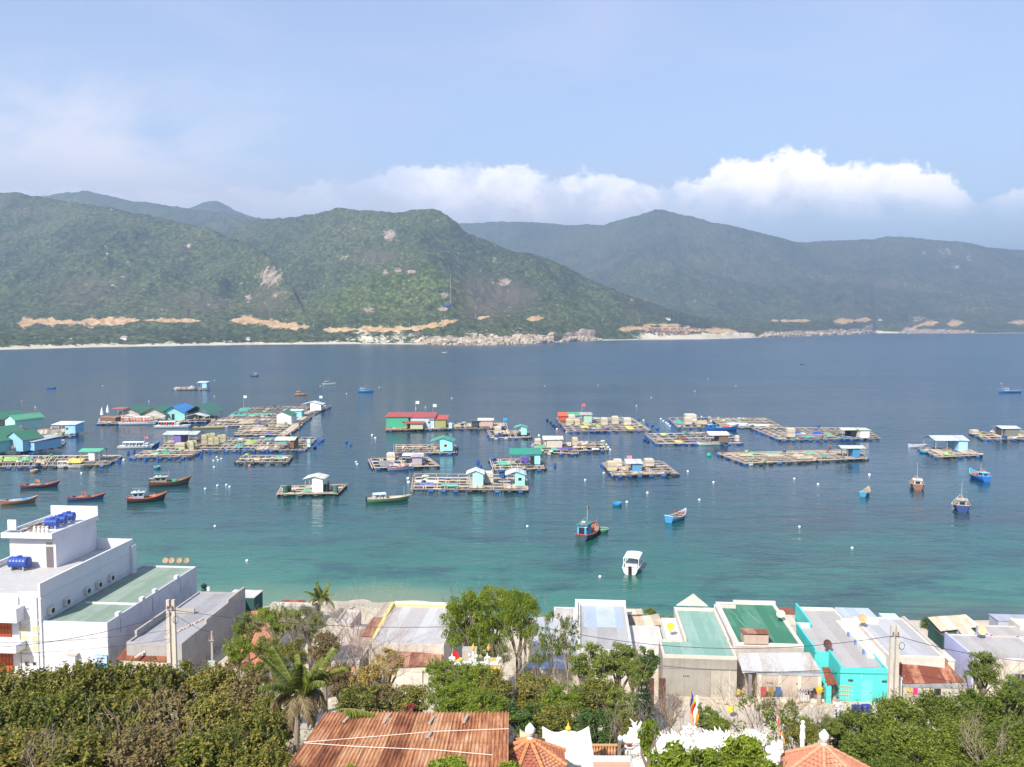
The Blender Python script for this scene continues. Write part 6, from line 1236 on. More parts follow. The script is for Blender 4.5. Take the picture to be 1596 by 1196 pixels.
# ---- turquoise house (three stepped bays)
TQW = (.10, .58, .54)
t1 = house('turquoise_house', 'bright turquoise house with grey roof stepping back to the water', 1310, 1041, 1384, 1017, 5.7, TQW, ((.42, .39, .37), (.36, .33, .31)), par=.2, drip=.12, parcol=TQW, t=.15, back=False); w3, l3, h3 = dims(t1)
tqm = paint(TQW, .7, .2, .8, .2, .1, drip=.12); rfm = sheet((.42, .39, .37), (.36, .33, .31), .42, 0, .5, .8, .8); off = -1.15
La = span_v(P(1272, 1017, 5.7), 977, 5.7); Lb = span_v(P(1262, 978, 5.7), 949, 5.7)
mb = MB(); mb.box(off, w3, l3, l3+La, -1.2, h3-.22); mb.box(0, w3, l3+La, l3+La+Lb, -1.2, h3-.22); mb.build('wall', tqm, t1)
MB().box(off+.15, w3-.15, l3+.004, l3+La-.004, h3-.214, h3-.136).build('roof', rfm, t1); MB().box(.15, w3-.15, l3+La, l3+La+Lb-.15, h3-.214, h3-.136).build('roof', rfm, t1)
mb = MB(); mb.box(off, off+.15, l3, l3+La, h3-.22, h3+.3); mb.box(0, .15, l3+La, l3+La+Lb, h3-.22, h3+.5); mb.box(off, .0, l3-.0, l3+.15, h3-.22, h3); mb.box(-.01, .15, .16, l3+.15, h3, h3+.18); mb.build('parapet', tqm, t1)
mb = MB(); mb.box(w3-.15, w3+.05, l3, l3+La+Lb, h3-.22, h3+.05); mb.box(.15, w3-.15, l3+La+Lb-.15, l3+La+Lb, h3-.22, h3+.15); mb.box(off, .0, l3+La, l3+La+.2, h3-.22, h3+.3); mb.build('parapet', paint((.64, .60, .52), .85, .4, drip=.3), t1)
MB().box(-.03, w3+.02, -.06, .0, h3-.42, h3-.30).build('ledge', tqm, t1)
dd = MB().box(w3*.45, w3*.45+.85, -.04, .0, .2, 2.15).build('door', paint((.16, .62, .60), .5, .1), t1); MB().box(w3*.45+.68, w3*.45+.76, -.08, -.04, 1.1, 1.2).build('handle', paint((.2, .2, .2), .4, .1), dd)
for u in (.17, .88): MB().box(w3*u, w3*u+.38, -.02, .0, 2.0, 2.18).build('vent_hole', paint((.05, .08, .08), .8, .1), t1)
MB().box(w3*.44, w3*.44+.04, -.04, .0, 2.2, h3-.45).build('conduit', paint((.3, .66, .64), .6, .1), t1)
leanto('rusty_side_roof', 'small rusty roof over the turquoise side entrance', (1289, 1068, 4.5), (1306, 1067, 4.5), (1292, 1040, 5.2), (1281, 1040, 5.2), RUST, None)
o2 = thing('gate', 'low wire gate on the turquoise front', 'gate', P(1307, 1092, 3.05)); mb = MB()
for k in range(7): mb.box(.05+.18*k, .07+.18*k, 0, .03, 0, 1.15)
for z_ in (.05, .45, .8, 1.15): mb.box(0, 1.2, -.015, .035, z_, z_+.03)
mb.build('bars', paint((.62, .48, .28), .5, .2), o2)
o2 = thing('gatepost', 'turquoise gatepost left of the dark entrance', 'gatepost', P(1290, 1094, 3.0)); MB().box(-.2, .2, -.2, .2, -.2, 1.35).build('shaft', tqm, o2); MB().lathe([(.26, 1.35), (.2, 1.5), (.05, 1.56)], 10).build('cap', tqm, o2)
o2 = thing('entrance_wall', 'turquoise inner wall of the dark side entrance', 'wall', P(1300, 1090, 3.05), HA); MB().box(-.2, .5, .8, .95, -.3, 1.9).build('panel', paint((.02, .22, .20), .8, .2), o2)
dish('dark brown satellite dish standing on the turquoise house', P(1289, 1014, 5.75), .40, R(15), (.12, .05, .05), 1.1, None)
dish('orange tan satellite dish on the wall near the blue sheet roof', P(1344, 973, 6.3), .38, R(-5), (.55, .34, .17), 1.1, None)
dish('bright yellow satellite dish beside the L shaped green roof', P(1045, 986, 6.2), .34, R(5), (.75, .68, .04), 1.1, None)
dish('pale yellow satellite dish on the lilac walled house', P(1529, 992, 6.2), .38, R(5), (.62, .54, .26), 1.1, None)
# ---- right neighbours
n1 = house('lilac_roof_house', 'house with smooth grey lilac roof right of the turquoise house', 1385, 1022, 1473, 961, 6.0, (.62, .56, .5), ((.38, .375, .38), (.46, .45, .46)), par=.15, parcol=(.66, .56, .48), t=.22); w4, l4, h4 = dims(n1)
MB().box(w4, w4+.25, l4*.1, l4, -.5, h4+.15).build('side_wall', paint((.50, .46, .42), .9, .6, drip=.6), n1); mb = MB(); mb.box(-1.5, -.02, l4*.05, l4*.98, -1, h4-.35); mb.box(-1.5, -1.3, l4*.05, l4*.6, h4-.35, h4-.05); mb.box(-1.5, w4*.4, l4*.82, l4*.82+.25, h4-.35, h4+.3); mb.build('white_side', paint((.72, .68, .60), .85, .3), n1)
for v in (.12, .35, .55): MB().box(-1.62, -1.5, l4*v, l4*v+.35, h4-.4, h4-.05).build('blue_tin', paint((.14, .25, .5), .6, .2), n1)
house('blue_sheet_house', 'waterside house with blue grey sheet roof', 1322, 971, 1376, 948, 5.2, (.55, .5, .45), ((.34, .40, .50), (.44, .48, .56)), par=0, metal=True)
house('rust_back_house', 'small rusty roofed shed at the water left of the turquoise house', 1217, 957, 1240, 948, 4.9, (.52, .45, .38), ((.25, .09, .06), (.2, .06, .04)), par=0, cat='shed')
house('cream_yard_house', 'cream walled yard block between the dark green roof and the turquoise house', 1226, 975, 1243, 956, 4.7, (.62, .52, .42), ((.60, .52, .42), (.5, .42, .34)), par=0)
house('pale_turquoise_back', 'pale turquoise roof edge at the water behind the grey lilac roof', 1380, 966, 1404, 957, 5.6, (.45, .66, .64), ((.50, .68, .66), (.46, .6, .6)), par=0)
leanto('rust_striped_leanto', 'rusty roof with pale stripes before the grey lilac house', (1409, 1066, 4.4), (1504, 1064, 4.4), (1472, 1029, 5.5), (1396, 1030, 5.5), sheet((.42, .20, .12), (.17, .05, .03), .75, 0, 1.1, .85, 1.3), None)
f1 = house('stained_front_room', 'stained cement front room under the pale striped rusty roof', 1408, 1070, 1494, 1045, 4.3, (.48, .43, .37), ((.3, .3, .3), (.2, .2, .2)), par=0, drip=.8); w5, l5, h5 = dims(f1)
for k, c_ in enumerate(((.55, .38, .16), (.65, .03, .18), (.62, .50, .40), DK)): MB().box(w5*[.06, .18, .42, .56][k], w5*[.17, .26, .54, .68][k], -.04, .0, h5-.62, h5-.1).build('shutter', paint(c_, .8, .3), f1)
house('white_gable_strip', 'narrow white wall right of the rusty striped roof', 1478, 1030, 1488, 1014, 5.2, (.68, .60, .5), ((.66, .6, .52), (.6, .52, .44)), par=0, cat='wall')
house('front_pier', 'pale cement pier behind the big pole', 1384, 1058, 1406, 1036, 4.9, (.70, .62, .55), ((.6, .55, .5), (.5, .45, .4)), par=0, cat='wall')
n2 = house('lilac_wall_house', 'grey roofed house with lilac side walls and teal shuttered window, at the right edge', 1520, 1026, 1640, 988, 6.0, (.62, .55, .46), ((.42, .39, .37), (.36, .33, .31)), par=.12, t=.2, parcol=(.60, .58, .66)); w6, l6, h6 = dims(n2)
MB().box(-.15, .0, .2, l6, -.5, h6+.15).build('lilac_wall', paint((.50, .50, .72), .8, .3), n2)
window(n2, w6*.60, 0, 1.0, .9, 1.2, frame=(.42, .38, .34), bars=1); MB().box(w6*.60-.95, w6*.60-.5, -.1, -.06, 1.0, 2.2).build('shutter', paint((.10, .44, .40), .6, .3), n2)
n3 = house('rear_lilac_house', 'rear grey roof with pink parapet behind the lilac walled house', 1545, 992, 1618, 974, 6.0, (.5, .5, .7), ((.42, .39, .37), (.36, .33, .31)), par=.12, parcol=(.64, .50, .44), t=.2)
leanto('cream_corrugated_roof', 'cream corrugated roof over a dark green shack by the water', (1466, 984, 4.7), (1530, 977, 4.9), (1505, 958, 5.4), (1446, 962, 5.2), CREAMS, (.03, .09, .07), amp=.04)
house('dark_green_shack', 'dark open shack under the cream corrugated roof', 1470, 992, 1500, 972, 4.4, (.03, .08, .07), ((.1, .1, .1), (.1, .1, .1)), par=0, cat='shack')
leanto('tan_porch_roof', 'tan porch roof stepping down left of the lilac walls', (1500, 1030, 4.6), (1524, 1034, 4.6), (1510, 1008, 5.0), (1484, 1006, 5.0), CREAMS, None)
leanto('white_small_roof', 'small white and tan roof between the cream corrugated roof and the lilac wall', (1502, 992, 5.0), (1522, 988, 5.0), (1508, 974, 5.3), (1490, 978, 5.3), CREAMS, (.6, .6, .66))
leanto('far_right_rust', 'small rusty roof patch below the dark shack', (1478, 1009, 4.4), (1482, 1009, 4.4), (1484, 996, 4.6), (1474, 997, 4.6), RUST2, None)
house('grey_fence_shed', 'grey corrugated waterside shed at the right edge', 1556, 968, 1640, 958, 4.9, (.42, .44, .5), ((.36, .38, .44), (.3, .3, .34)), par=0, cat='shed', drip=.9)
house('far_right_cream_house', 'cream roofed house cut by the right edge above the lilac walled house', 1590, 976, 1680, 964, 6.3, (.64, .58, .5), ((.6, .54, .46), (.5, .44, .38)), par=.1)

# ---- street things
def pole(label, px, pyb, pyt, Y, r_=.13, double=False, square=True, col=(.56, .50, .42)):
    b_ = PY(px, pyb, Y); zb = ground(b_.x, Y)-.3; tp_ = PY(px, pyt, Y); o = thing('utility_pole', label, 'utility pole', (b_.x, Y, zb), 0, 'utility poles'); h = tp_.z-zb
    mt = paint(col, .85, .4, 1, .15, .2, drip=.3)
    for s_ in ((-1, 1) if double else (0,)):
        x = s_*(r_+.06); MB().add([(x+i*r_*k, j*r_*k, z_) for z_, k in ((0, 1.15), (h, .75)) for i, j in ((-1, -1), (1, -1), (1, 1), (-1, 1))], [(3, 2, 1, 0), (4, 5, 6, 7), (0, 1, 5, 4), (1, 2, 6, 5), (2, 3, 7, 6), (3, 0, 4, 7)]).build('shaft', mt, o)
    MB().box(-.22, .22, -.08-r_, -r_, h-.75, h-.65).build('crossarm', paint((.3, .3, .32), .5, .3), o)
    for x in (-.18, .18): MB().lathe([(.05, h-.65), (.07, h-.6), (.04, h-.5), (.06, h-.46), (.02, h-.42)], 8, (x, -.04-r_, 0)).build('insulator', paint((.25, .12, .08), .3, .1), o)
    mb = MB(); mb.tube([(.45+.22*math.cos(k*math.pi/6), -.1-r_, h-1.5+.28*math.sin(k*math.pi/6)) for k in range(13)], .02, 5); mb.build('cable_coil', paint(DK, .6, .1), o)
    return Vector((b_.x, Y, tp_.z))
pA = pole('double concrete pole before the grey house on the left', 268.5, 1030, 935, 64.5, .15, True); pB = pole('large double concrete pole before the turquoise house on the right', 1391, 1100, 975, 63.6, .15, True)
pC = pole('slim pale pole behind the tall trees at the centre', 815, 1050, 956, 66, .12, True); pD = pole('short dark pole with meter boxes right of the grey house', 331, 1024, 984, 67, .09, False, col=(.36, .33, .30))
MB().box(-.25, .3, -.35, -.12, 3.0, 3.5).build('meter_box', paint((.45, .47, .46), .5, .3), [o_ for o_ in COL.objects if o_.name.startswith('utility_pole')][-1])
def cable(label, a, b, sag=.6, r_=.018, group='cables strung along the street'):
    a, b = Vector(a), Vector(b); m_ = (a+b)/2; o = thing('cable', label, 'cable', m_, 0, group); pts = []
    for i in range(15): u = i/14; p = a.lerp(b, u)-m_; p.z -= sag*4*u*(1-u); pts.append(p)
    MB().tube(pts, r_, 5).build('wire', paint((.03, .03, .035), .6, 0), o)
dz = Vector((0, -.2, -.7))
cable('long black cable sagging from the slim pole to the large right pole', pC+dz, pB+dz, 1.5, .022)
cable('black cable from the large right pole off past the right edge', pB+dz, PY(1640, 1034, 62), .4, .022)
cable('black cable from the left double pole to the slim pole at the centre', pA+dz, pC+dz, .8, .02)
cable('black cable from the left double pole across the white annex', pA+dz+Vector((0, 0, -.3)), PY(-20, 1010, 60), .5, .02)
cable('thin lower cable across the white annex front, upper of two', pA+dz+Vector((0, 0, -1.6)), PY(-20, 1002, 58), .25, .012)
cable('thin lower cable across the white annex front, lower of two', pA+dz+Vector((0, 0, -2.3)), PY(-20, 1020, 58), .25, .012)
cable('thin low cable crossing in front of the cement house', PY(1000, 1040, 63), PY(1384, 1050, 63), .1, .012)
cable('thin cable from the left pole to the short dark pole', pA+dz, pD+Vector((0, 0, -.1)), .3, .014)
# motorbike with a yellow load
def motorbike(label, p, rz, col):
    o = thing('motorbike', label, 'motorbike', p, rz)
    for x in (-.62, .62):
        wh = MB(); wh.tube([(x+.3*math.cos(k*math.pi/8), 0, .3+.3*math.sin(k*math.pi/8)) for k in range(17)], .045, 6, False); wo = wh.build('wheel', paint(DK, .7, .1), o); mb = MB(); mb.tube([(x, -.05, .3), (x, .05, .3)], .07, 8)
        for k in range(6): mb.beam((x, 0, .3), (x+.28*math.cos(k*math.pi/3), 0, .3+.28*math.sin(k*math.pi/3)), .012, .012)
        mb.build('rim', paint((.5, .5, .5), .4, .1), wo)
    mb = MB(); mb.tube([(.62, 0, .3), (.48, 0, .75), (.42, 0, .95)], .035, 6); mb.beam((.48, 0, .7), (.05, 0, .42), .09, .1); mb.beam((.05, 0, .42), (-.62, 0, .33), .08, .07); mb.beam((.05, 0, .42), (-.35, 0, .68), .07, .07); mb.build('frame', paint(col, .4, .2), o)
    MB().box(-.1, .2, -.12, .12, .22, .48).build('engine', paint((.2, .2, .2), .4, .2), o); MB().box(-.62, .12, -.12, .12, .68, .78).build('seat', paint(DK, .6, .1), o)
    MB().tube([(.38, -.33, .98), (.42, 0, .95), (.38, .33, .98)], .022, 6).build('handlebar', paint((.3, .3, .3), .3, .1), o); MB().ball((.52, 0, .86), .09, 8, 6).build('headlight', paint((.7, .7, .65), .2, .1), o); return o
p = P(1270, 1092, 3.05); motorbike('motorbike parked against the plinth left of the turquoise gatepost', p, R(8), (.20, .05, .06)); motorbike('second motorbike behind the first, nearer the gatepost', P(1279, 1088, 3.05), R(-6), (.30, .30, .28))
o2 = thing('basket', 'orange yellow tub on the stand between motorbikes and turquoise gatepost', 'tub', P(1277, 1080, 3.9)); MB().lathe([(.2, 0), (.27, .2), (.30, .4), (.28, .4), (.2, .15)], 14).build('body', paint((.72, .40, .04), .5, .2), o2); MB().lathe([(.15, -.9), (.18, 0)], 8).build('foot', POSTM, o2)
o2 = thing('wire_crate', 'grey wire crate standing left of the motorbikes', 'crate', P(1252, 1092, 3.05)); mb = MB()
for k in range(5):
    for z_ in (0, .9): mb.box(-.4+.2*k, -.37+.2*k, -.3, .3, z_, z_+.03)
    for y in (-.3, .3): mb.box(-.4+.2*k, -.37+.2*k, y-.015, y+.015, 0, .9)
mb.build('bars', paint((.4, .4, .42), .4, .2), o2); MB().box(-.36, .38, -.27, .27, .03, .5).build('sacks', paint((.6, .56, .5), .9, .3), o2)
for lb, a, b, c_ in (('dark blue bin bag at the left of the garden edge', 1335, 1111, (.02, .02, .16)), ('small dark blue box right of the other one at the garden edge', 1350, 1110, (.03, .03, .2))):
    o2 = thing('box', lb, 'box', P(a, b, 3.1)); MB().box(-.32, .32, -.2, .2, 0, .5).build('body', paint(c_, .6, .3), o2); MB().box(-.34, .34, -.22, .22, .5, .56).build('lid', paint(tuple(x*1.4 for x in c_), .6, .2), o2)
for k, (lb, a, b, c_) in enumerate((('bright yellow tub left of the flag', 1139, 1110, (.75, .62, .05)), ('yellow sack leaning by the street left of the zinc lean-to', 1143, 1082, (.70, .50, .06)), ('second yellow sack closer to the zinc lean-to', 1150, 1083, (.66, .48, .08)))):
    o2 = thing('sack' if k else 'tub', lb, 'sack' if k else 'tub', P(a, b, 3.1 if k else 3.6)); MB().lathe([(.17, 0), (.24, .15), (.22, .38), (.1, .46), (.03, .48)], 10).build('body', paint(c_, .8, .3), o2)
person('person in a white hat and dark green shirt by the street', 1134.5, 1084, (.03, .12, .09), (.30, .22, .12), 3.05, .15, 0, (.8, .8, .76)).scale = (.85, .85, .62)
person('person in a pale blue white coat at the garden edge below the turquoise house', 1304, 1122, (.66, .70, .80), (.60, .64, .75), 3.1)
o2 = thing('roof_pump', 'small dark pump with a pale box at the water end of the grey house roof', 'pump', P(318, 921, 5.6)); MB().lathe([(.2, 0), (.24, .1), (.14, .25), (.28, .4), (.3, .6), (.12, .72), (.05, .8)], 10).build('body', paint((.02, .03, .03), .5, .2), o2); MB().box(.35, .6, -.1, .1, 0, .4).build('box', paint(WHITE, .6, .2), o2)
# ================================================================== foliage
LM = dict(
 olive=leafmat('leaf_olive', [(.035, .050, .010), (.10, .125, .018), (.20, .215, .028), (.36, .30, .055), (.44, .27, .10)], .38),
 fresh=leafmat('leaf_fresh', [(.055, .10, .010), (.15, .22, .018), (.27, .34, .028), (.42, .45, .055)], .4),
 grey=leafmat('leaf_grey_green', [(.075, .11, .020), (.16, .21, .032), (.26, .31, .05), (.38, .40, .10)], .38),
 bush=leafmat('leaf_bush', [(.04, .065, .010), (.11, .155, .018), (.20, .25, .026), (.34, .35, .05)], .38),
 dark=leafmat('leaf_dark', [(.022, .05, .010), (.05, .10, .016), (.09, .15, .022), (.16, .21, .035)], .28),
 yellow=leafmat('leaf_yellow', [(.20, .15, .04), (.38, .27, .06), (.52, .37, .10), (.60, .44, .18)], .35),
 brown=leafmat('leaf_brown', [(.14, .09, .04), (.26, .17, .08), (.20, .19, .05), (.38, .26, .14)], .3),
 pink=leafmat('leaf_pink_grey', [(.18, .12, .10), (.28, .19, .16), (.30, .24, .20), (.16, .07, .06)], .3),
 pine=leafmat('leaf_pine', [(.012, .035, .014), (.02, .055, .02), (.035, .075, .024)], .15),
 palm=leafmat('leaf_palm', [(.07, .11, .015), (.14, .18, .022), (.22, .24, .04), (.34, .30, .09)], .3, .4),
 drypalm=leafmat('leaf_dry_palm', [(.20, .14, .07), (.30, .22, .12), (.38, .30, .18)], .3),
 flower=leafmat('petal_red', [(.35, .01, .05), (.50, .02, .08), (.10, .12, .03)], .3))
BARK = paint((.24, .19, .14), .9, .5, 3, .1, .5); PALEB = paint((.33, .26, .19), .9, .4, 3, .1, .4)
def rdir(n): v = rng.normal(size=(n, 3)); return v/np.linalg.norm(v, axis=1)[:, None]
def leaf_quads(cen, out, size, aspect=.55, droop=0.0, rnd_=.9, upb=.45):
    """rhombic leaves, their faces turned loosely outward and up"""
    n = len(cen); nrm = out*.7+np.array([0, 0, upb])+rdir(n)*rnd_; nrm /= np.linalg.norm(nrm, axis=1)[:, None]
    a = np.cross(nrm, rdir(n)); a /= np.linalg.norm(a, axis=1)[:, None]
    if droop: a = a+np.array([0, 0, -droop]); a /= np.linalg.norm(a, axis=1)[:, None]
    b = np.cross(nrm, a); b /= np.linalg.norm(b, axis=1)[:, None]+1e-9
    s_ = (size*rng.uniform(.45, 1.65, n))[:, None]
    k = nrm*s_*.12
    v = np.stack([cen-a*s_*.5, cen+b*s_*aspect*.5+k, cen+a*s_*.5, cen-b*s_*aspect*.5+k], 1).reshape(-1, 3)
    q = np.arange(n*4).reshape(n, 4); return v, q
def crown_proto(name, mat_, nleaf, size, nclump=22, cr=(.22, .42), seed=0, aspect=.55, droop=0, shell=.6, openness=0., up=.45, rnd_=.9, shoots=0):
    g = np.random.default_rng(seed); cs = []
    while len(cs) < nclump:
        p = g.uniform(-1, 1, 3); l_ = np.linalg.norm(p)
        if l_ > .86 or l_ < .25*(1-openness): continue
        if p[2] < -.62 and g.random() < .6: continue
        cs.append(p*min(1, (.95-.3)/max(.3, l_*.95)) if l_ > .8 else p)
    cs = np.array(cs); rad = g.uniform(*cr, nclump); w_ = rad**2; w_ /= w_.sum()
    k = g.choice(nclump, nleaf, p=w_); d = g.normal(size=(nleaf, 3)); d /= np.linalg.norm(d, axis=1)[:, None]
    rr = rad[k]*(shell+(1-shell)*g.random(nleaf)**.5)*np.where(g.random(nleaf) < .42, g.uniform(.25, 1.5, nleaf), 1)
    # small twiggy sub-clumps so that the surface breaks into light and dark tufts
    jit = g.normal(size=(nclump*9, 3)); jit /= np.linalg.norm(jit, axis=1)[:, None]
    sub = g.integers(0, 9, nleaf); att = jit[k*9+sub]; d2 = d*.62+att*.75; d2 /= np.linalg.norm(d2, axis=1)[:, None]
    cen = cs[k]+d2*rr[:, None]*np.array([1, 1, .85])
    if shoots:                                      # young shoots standing out of the crown
        ds = g.normal(size=(shoots, 3)); ds[:, 2] = np.abs(ds[:, 2])*1.2+.1; ds /= np.linalg.norm(ds, axis=1)[:, None]; m_ = 16
        t_ = np.tile(np.linspace(0, 1, m_), shoots)[:, None]; a = np.repeat(ds, m_, 0); b0 = np.repeat(g.uniform(.62, .82, shoots), m_)[:, None]; ln = np.repeat(g.uniform(.15, .42, shoots), m_)[:, None]
        c2 = a*b0+(a*.45+np.array([0, 0, .6]))*ln*t_+g.normal(size=a.shape)*.02; cen = np.vstack([cen, c2]); d2 = np.vstack([d2, a])
    v, q = leaf_quads(cen, d2, size, aspect, droop, rnd_, up)
    return npmesh(name, v, q, mat_, False)
PR = {}
def protos(kind, n, *a, **kw): PR[kind] = [crown_proto('crown_'+kind, *a, seed=100+i*7+len(PR)*31, **kw) for i in range(n)]
protos('thicket', 5, LM['olive'], 12500, .085, nclump=46, cr=(.14, .34), shell=.4, shoots=90)
protos('thicket_brown', 2, LM['brown'], 7500, .08, nclump=40, cr=(.12, .3), openness=.6, shell=.35, shoots=80)
protos('fine', 4, LM['fresh'], 14000, .06, nclump=60, cr=(.10, .28), shell=.4, shoots=70)
protos('finebush', 4, LM['bush'], 14000, .062, nclump=56, cr=(.12, .3), shell=.4, shoots=80)
protos('feather', 3, LM['fresh'], 17000, .062, nclump=64, cr=(.12, .27), aspect=.32, droop=.7, openness=.8, shell=.35)
protos('slim', 3, LM['grey'], 2600, .09, nclump=34, cr=(.10, .24), aspect=.3, droop=.7, openness=.9, shell=.2)
protos('greygreen', 3, LM['grey'], 9500, .065, nclump=50, cr=(.12, .27), openness=.7, shell=.35)
protos('dark', 2, LM['dark'], 7000, .09, nclump=28, cr=(.2, .36))
protos('mid', 3, LM['olive'], 7500, .08, nclump=30, cr=(.18, .34))
protos('yellow', 2, LM['yellow'], 4200, .07, nclump=40, cr=(.1, .24), openness=.9, shell=.3)
protos('sparse', 3, LM['fresh'], 900, .075, nclump=22, cr=(.1, .2), openness=.9)
protos('pink', 2, LM['pink'], 1600, .06, nclump=22, cr=(.14, .28), openness=.9)
protos('flower', 1, LM['flower'], 900, .09, nclump=14, cr=(.12, .25), openness=.9)
protos('big', 3, LM['fresh'], 3200, .20, nclump=22, cr=(.22, .4), aspect=.42, droop=.25)
def limbs(mb, base, tips, r0, wob=.12, seed=0, n=6, mid=.5):
    g = random.Random(seed)
    for tp in tips:
        b, e = Vector(base), Vector(tp); m_ = b.lerp(e, mid)+Vector((g.uniform(-wob, wob), g.uniform(-wob, wob), g.uniform(0, wob)))*(e-b).length
        mb.tube([b, b.lerp(m_, .6), m_, m_.lerp(e, .6), e], [r0, r0*.75, r0*.55, r0*.35, r0*.12], 5, False)
def twigs(mb, p, d, ln, r_, depth_, g):
    e = p+d*ln; m_ = p+d*ln*.5+Vector((g.uniform(-1, 1), g.uniform(-1, 1), g.uniform(-.5, 1)))*ln*.08
    mb.tube([p, m_, e], [r_, r_*.8, r_*.6], 4 if depth_ else 3, False)
    if depth_ == 0: return
    for k in range(g.choice((2, 3, 3))):
        v = (d+Vector((g.uniform(-1, 1), g.uniform(-1, 1), g.uniform(-.35, .75)))*.75).normalized(); twigs(mb, p.lerp(e, g.uniform(.55, 1)), v, ln*g.uniform(.55, .85), r_*.6, depth_-1, g)
TREES = []
def tree(label, kind, px, py, wpx, hpx, Y, name='shrub', cat='shrub', group=None, trunk=None, bark=None, extra=0, cname='crown'):
    c_ = PY(px, py, Y); k = depth(c_)/F; gz = ground(c_.x, Y)-.15; rx, rz_ = wpx*k/2, hpx*k/2
    o = thing(name, label, cat, (c_.x, Y, gz), 0, group); i = len(TREES); TREES.append(o); g = random.Random(i*13+3)
    cr = bpy.data.objects.new(cname, g.choice(PR[kind])); COL.objects.link(cr); cr.parent = o; cr.location = (0, 0, c_.z-gz)
    cr.rotation_euler = (g.uniform(-.15, .15), g.uniform(-.15, .15), g.uniform(0, 6.28)); cr.scale = (rx*1.06, rx*1.06, rz_*1.06)
    mb = MB(); top = Vector((0, 0, c_.z-gz)); h = max(.3, top.z-rz_*.75); r0 = trunk or .05+.022*(c_.z-gz)
    bx = Vector((g.uniform(-.2, .2)*rx, g.uniform(-.2, .2)*rx, 0)); fork = Vector((bx.x*.3, bx.y*.3, h*.75+.1))
    mb.tube([bx+Vector((0, 0, -.3)), bx*.6+Vector((.04, 0, h*.4)), fork], [r0*1.25, r0, r0*.8], 7)
    tips = [top+Vector((math.cos(a)*rx*g.uniform(.45, .9), math.sin(a)*rx*g.uniform(.45, .9), rz_*g.uniform(-.3, .75))) for a in [k_*6.28/7+g.random() for k_ in range(7)]]
    limbs(mb, fork, tips, r0*.6, seed=i)
    if extra:
        for k_ in range(extra):
            a = g.uniform(0, 6.28); twigs(mb, top+Vector((math.cos(a)*rx*.4, math.sin(a)*rx*.4, -rz_*.3)), Vector((math.cos(a)*.6, math.sin(a)*.6, .9)).normalized(), rz_*.7, r0*.22, 2, g)
    mb.build('trunk', bark or BARK, o); return o
def bare(label, px, py, wpx, hpx, Y, col=PALEB, name='bare_shrub', n=5, dep_=3, leaf=None, lean=(0, 0), cat='shrub'):
    """py is the foot of the shrub in the picture"""
    c_ = PY(px, py, Y); k = depth(c_)/F; gz = ground(c_.x, Y)-.1; o = thing(name, label, cat, (c_.x, Y, gz)); g = random.Random(int(px*3+py)); mb = MB()
    lift = max(0, c_.z-gz); H_ = hpx*k+lift; W_ = wpx*k
    for j in range(n):
        a = j*6.28/n+g.random(); v = Vector((math.cos(a)*W_*.42/H_*1.2+lean[0], math.sin(a)*W_*.3/H_, 1)).normalized(); twigs(mb, Vector((g.uniform(-.1, .1), g.uniform(-.1, .1), 0)), v, H_*.46, .010+H_*.0045, dep_+1, g)
    mb.build('branches', col, o)
    if leaf:
        cr = bpy.data.objects.new('leaves', g.choice(PR[leaf])); COL.objects.link(cr); cr.parent = o; cr.location = (lean[0]*H_*.6, 0, H_*.68); cr.scale = (W_*.52, W_*.5, H_*.36); cr.rotation_euler = (0, 0, g.uniform(0, 6))
    return o
# ---- big thicket at the lower left: every shrub stands by itself
TH = [(8, 1094, 118, 96, 44, 'thicket', 'olive shrub at the left edge below the balcony of the tall white house'), (72, 1090, 104, 86, 43, 'thicket', 'shrub below the corner where the tall white house meets its annex'), (128, 1074, 92, 86, 43, 'thicket', 'shrub rising highest below the annex gate pillar'), (182, 1074, 96, 80, 44, 'thicket', 'glossy shrub reaching up to the blue sign on the annex'), (236, 1078, 92, 80, 44, 'thicket', 'shrub just below the rusty lean-to of the grey house'),
      (286, 1072, 84, 76, 46, 'mid', 'dense shrub at the foot of the left double pole'), (336, 1078, 88, 84, 45, 'thicket', 'yellow tipped shrub below the short dark pole'), (388, 1096, 92, 88, 44, 'thicket_brown', 'brownish shrub left of the big palm'), (428, 1122, 78, 80, 42, 'thicket', 'olive shrub beneath the left fronds of the big palm'),
      (30, 1140, 128, 104, 36, 'thicket', 'shrub one row down at the left edge'), (108, 1132, 124, 104, 36, 'thicket', 'wide olive shrub in the middle row, second from the left edge'), (190, 1128, 118, 98, 37, 'thicket', 'olive shrub in the middle row with long bare stems crossing it'), (262, 1128, 112, 96, 37, 'thicket_brown', 'brown leaved shrub in the middle of the thicket'), (330, 1136, 118, 98, 37, 'thicket', 'shrub in the middle row, under the brownish one by the palm'), (398, 1158, 116, 100, 35, 'thicket', 'shrub at the left corner of the big rusty roof'),
      (20, 1194, 140, 104, 30, 'thicket', 'nearest shrub in the lower left corner'), (120, 1192, 140, 100, 30, 'thicket', 'near shrub at the bottom, second from the left corner'), (225, 1190, 136, 100, 30, 'thicket_brown', 'near brown shrub at the bottom of the thicket'), (325, 1194, 136, 100, 30, 'thicket', 'near shrub at the bottom, left of the big rusty roof'), (410, 1214, 110, 84, 28, 'thicket', 'lowest shrub overlapping the left corner of the big rusty roof')]
for a in TH: tree(a[6], a[5], a[0], a[1], a[2], a[3], a[4], group='shrubs of the lower left thicket', extra=2)
for k in range(3): bare(['long bare curved stems arching over the middle of the left thicket', 'bare stems standing up near the bottom left of the thicket', 'bare twigs above the brown near shrub of the thicket'][k], [190, 60, 300][k], [1190, 1196, 1180][k], [120, 90, 80][k], [110, 60, 60][k], [31, 29, 31][k], n=5, dep_=2)
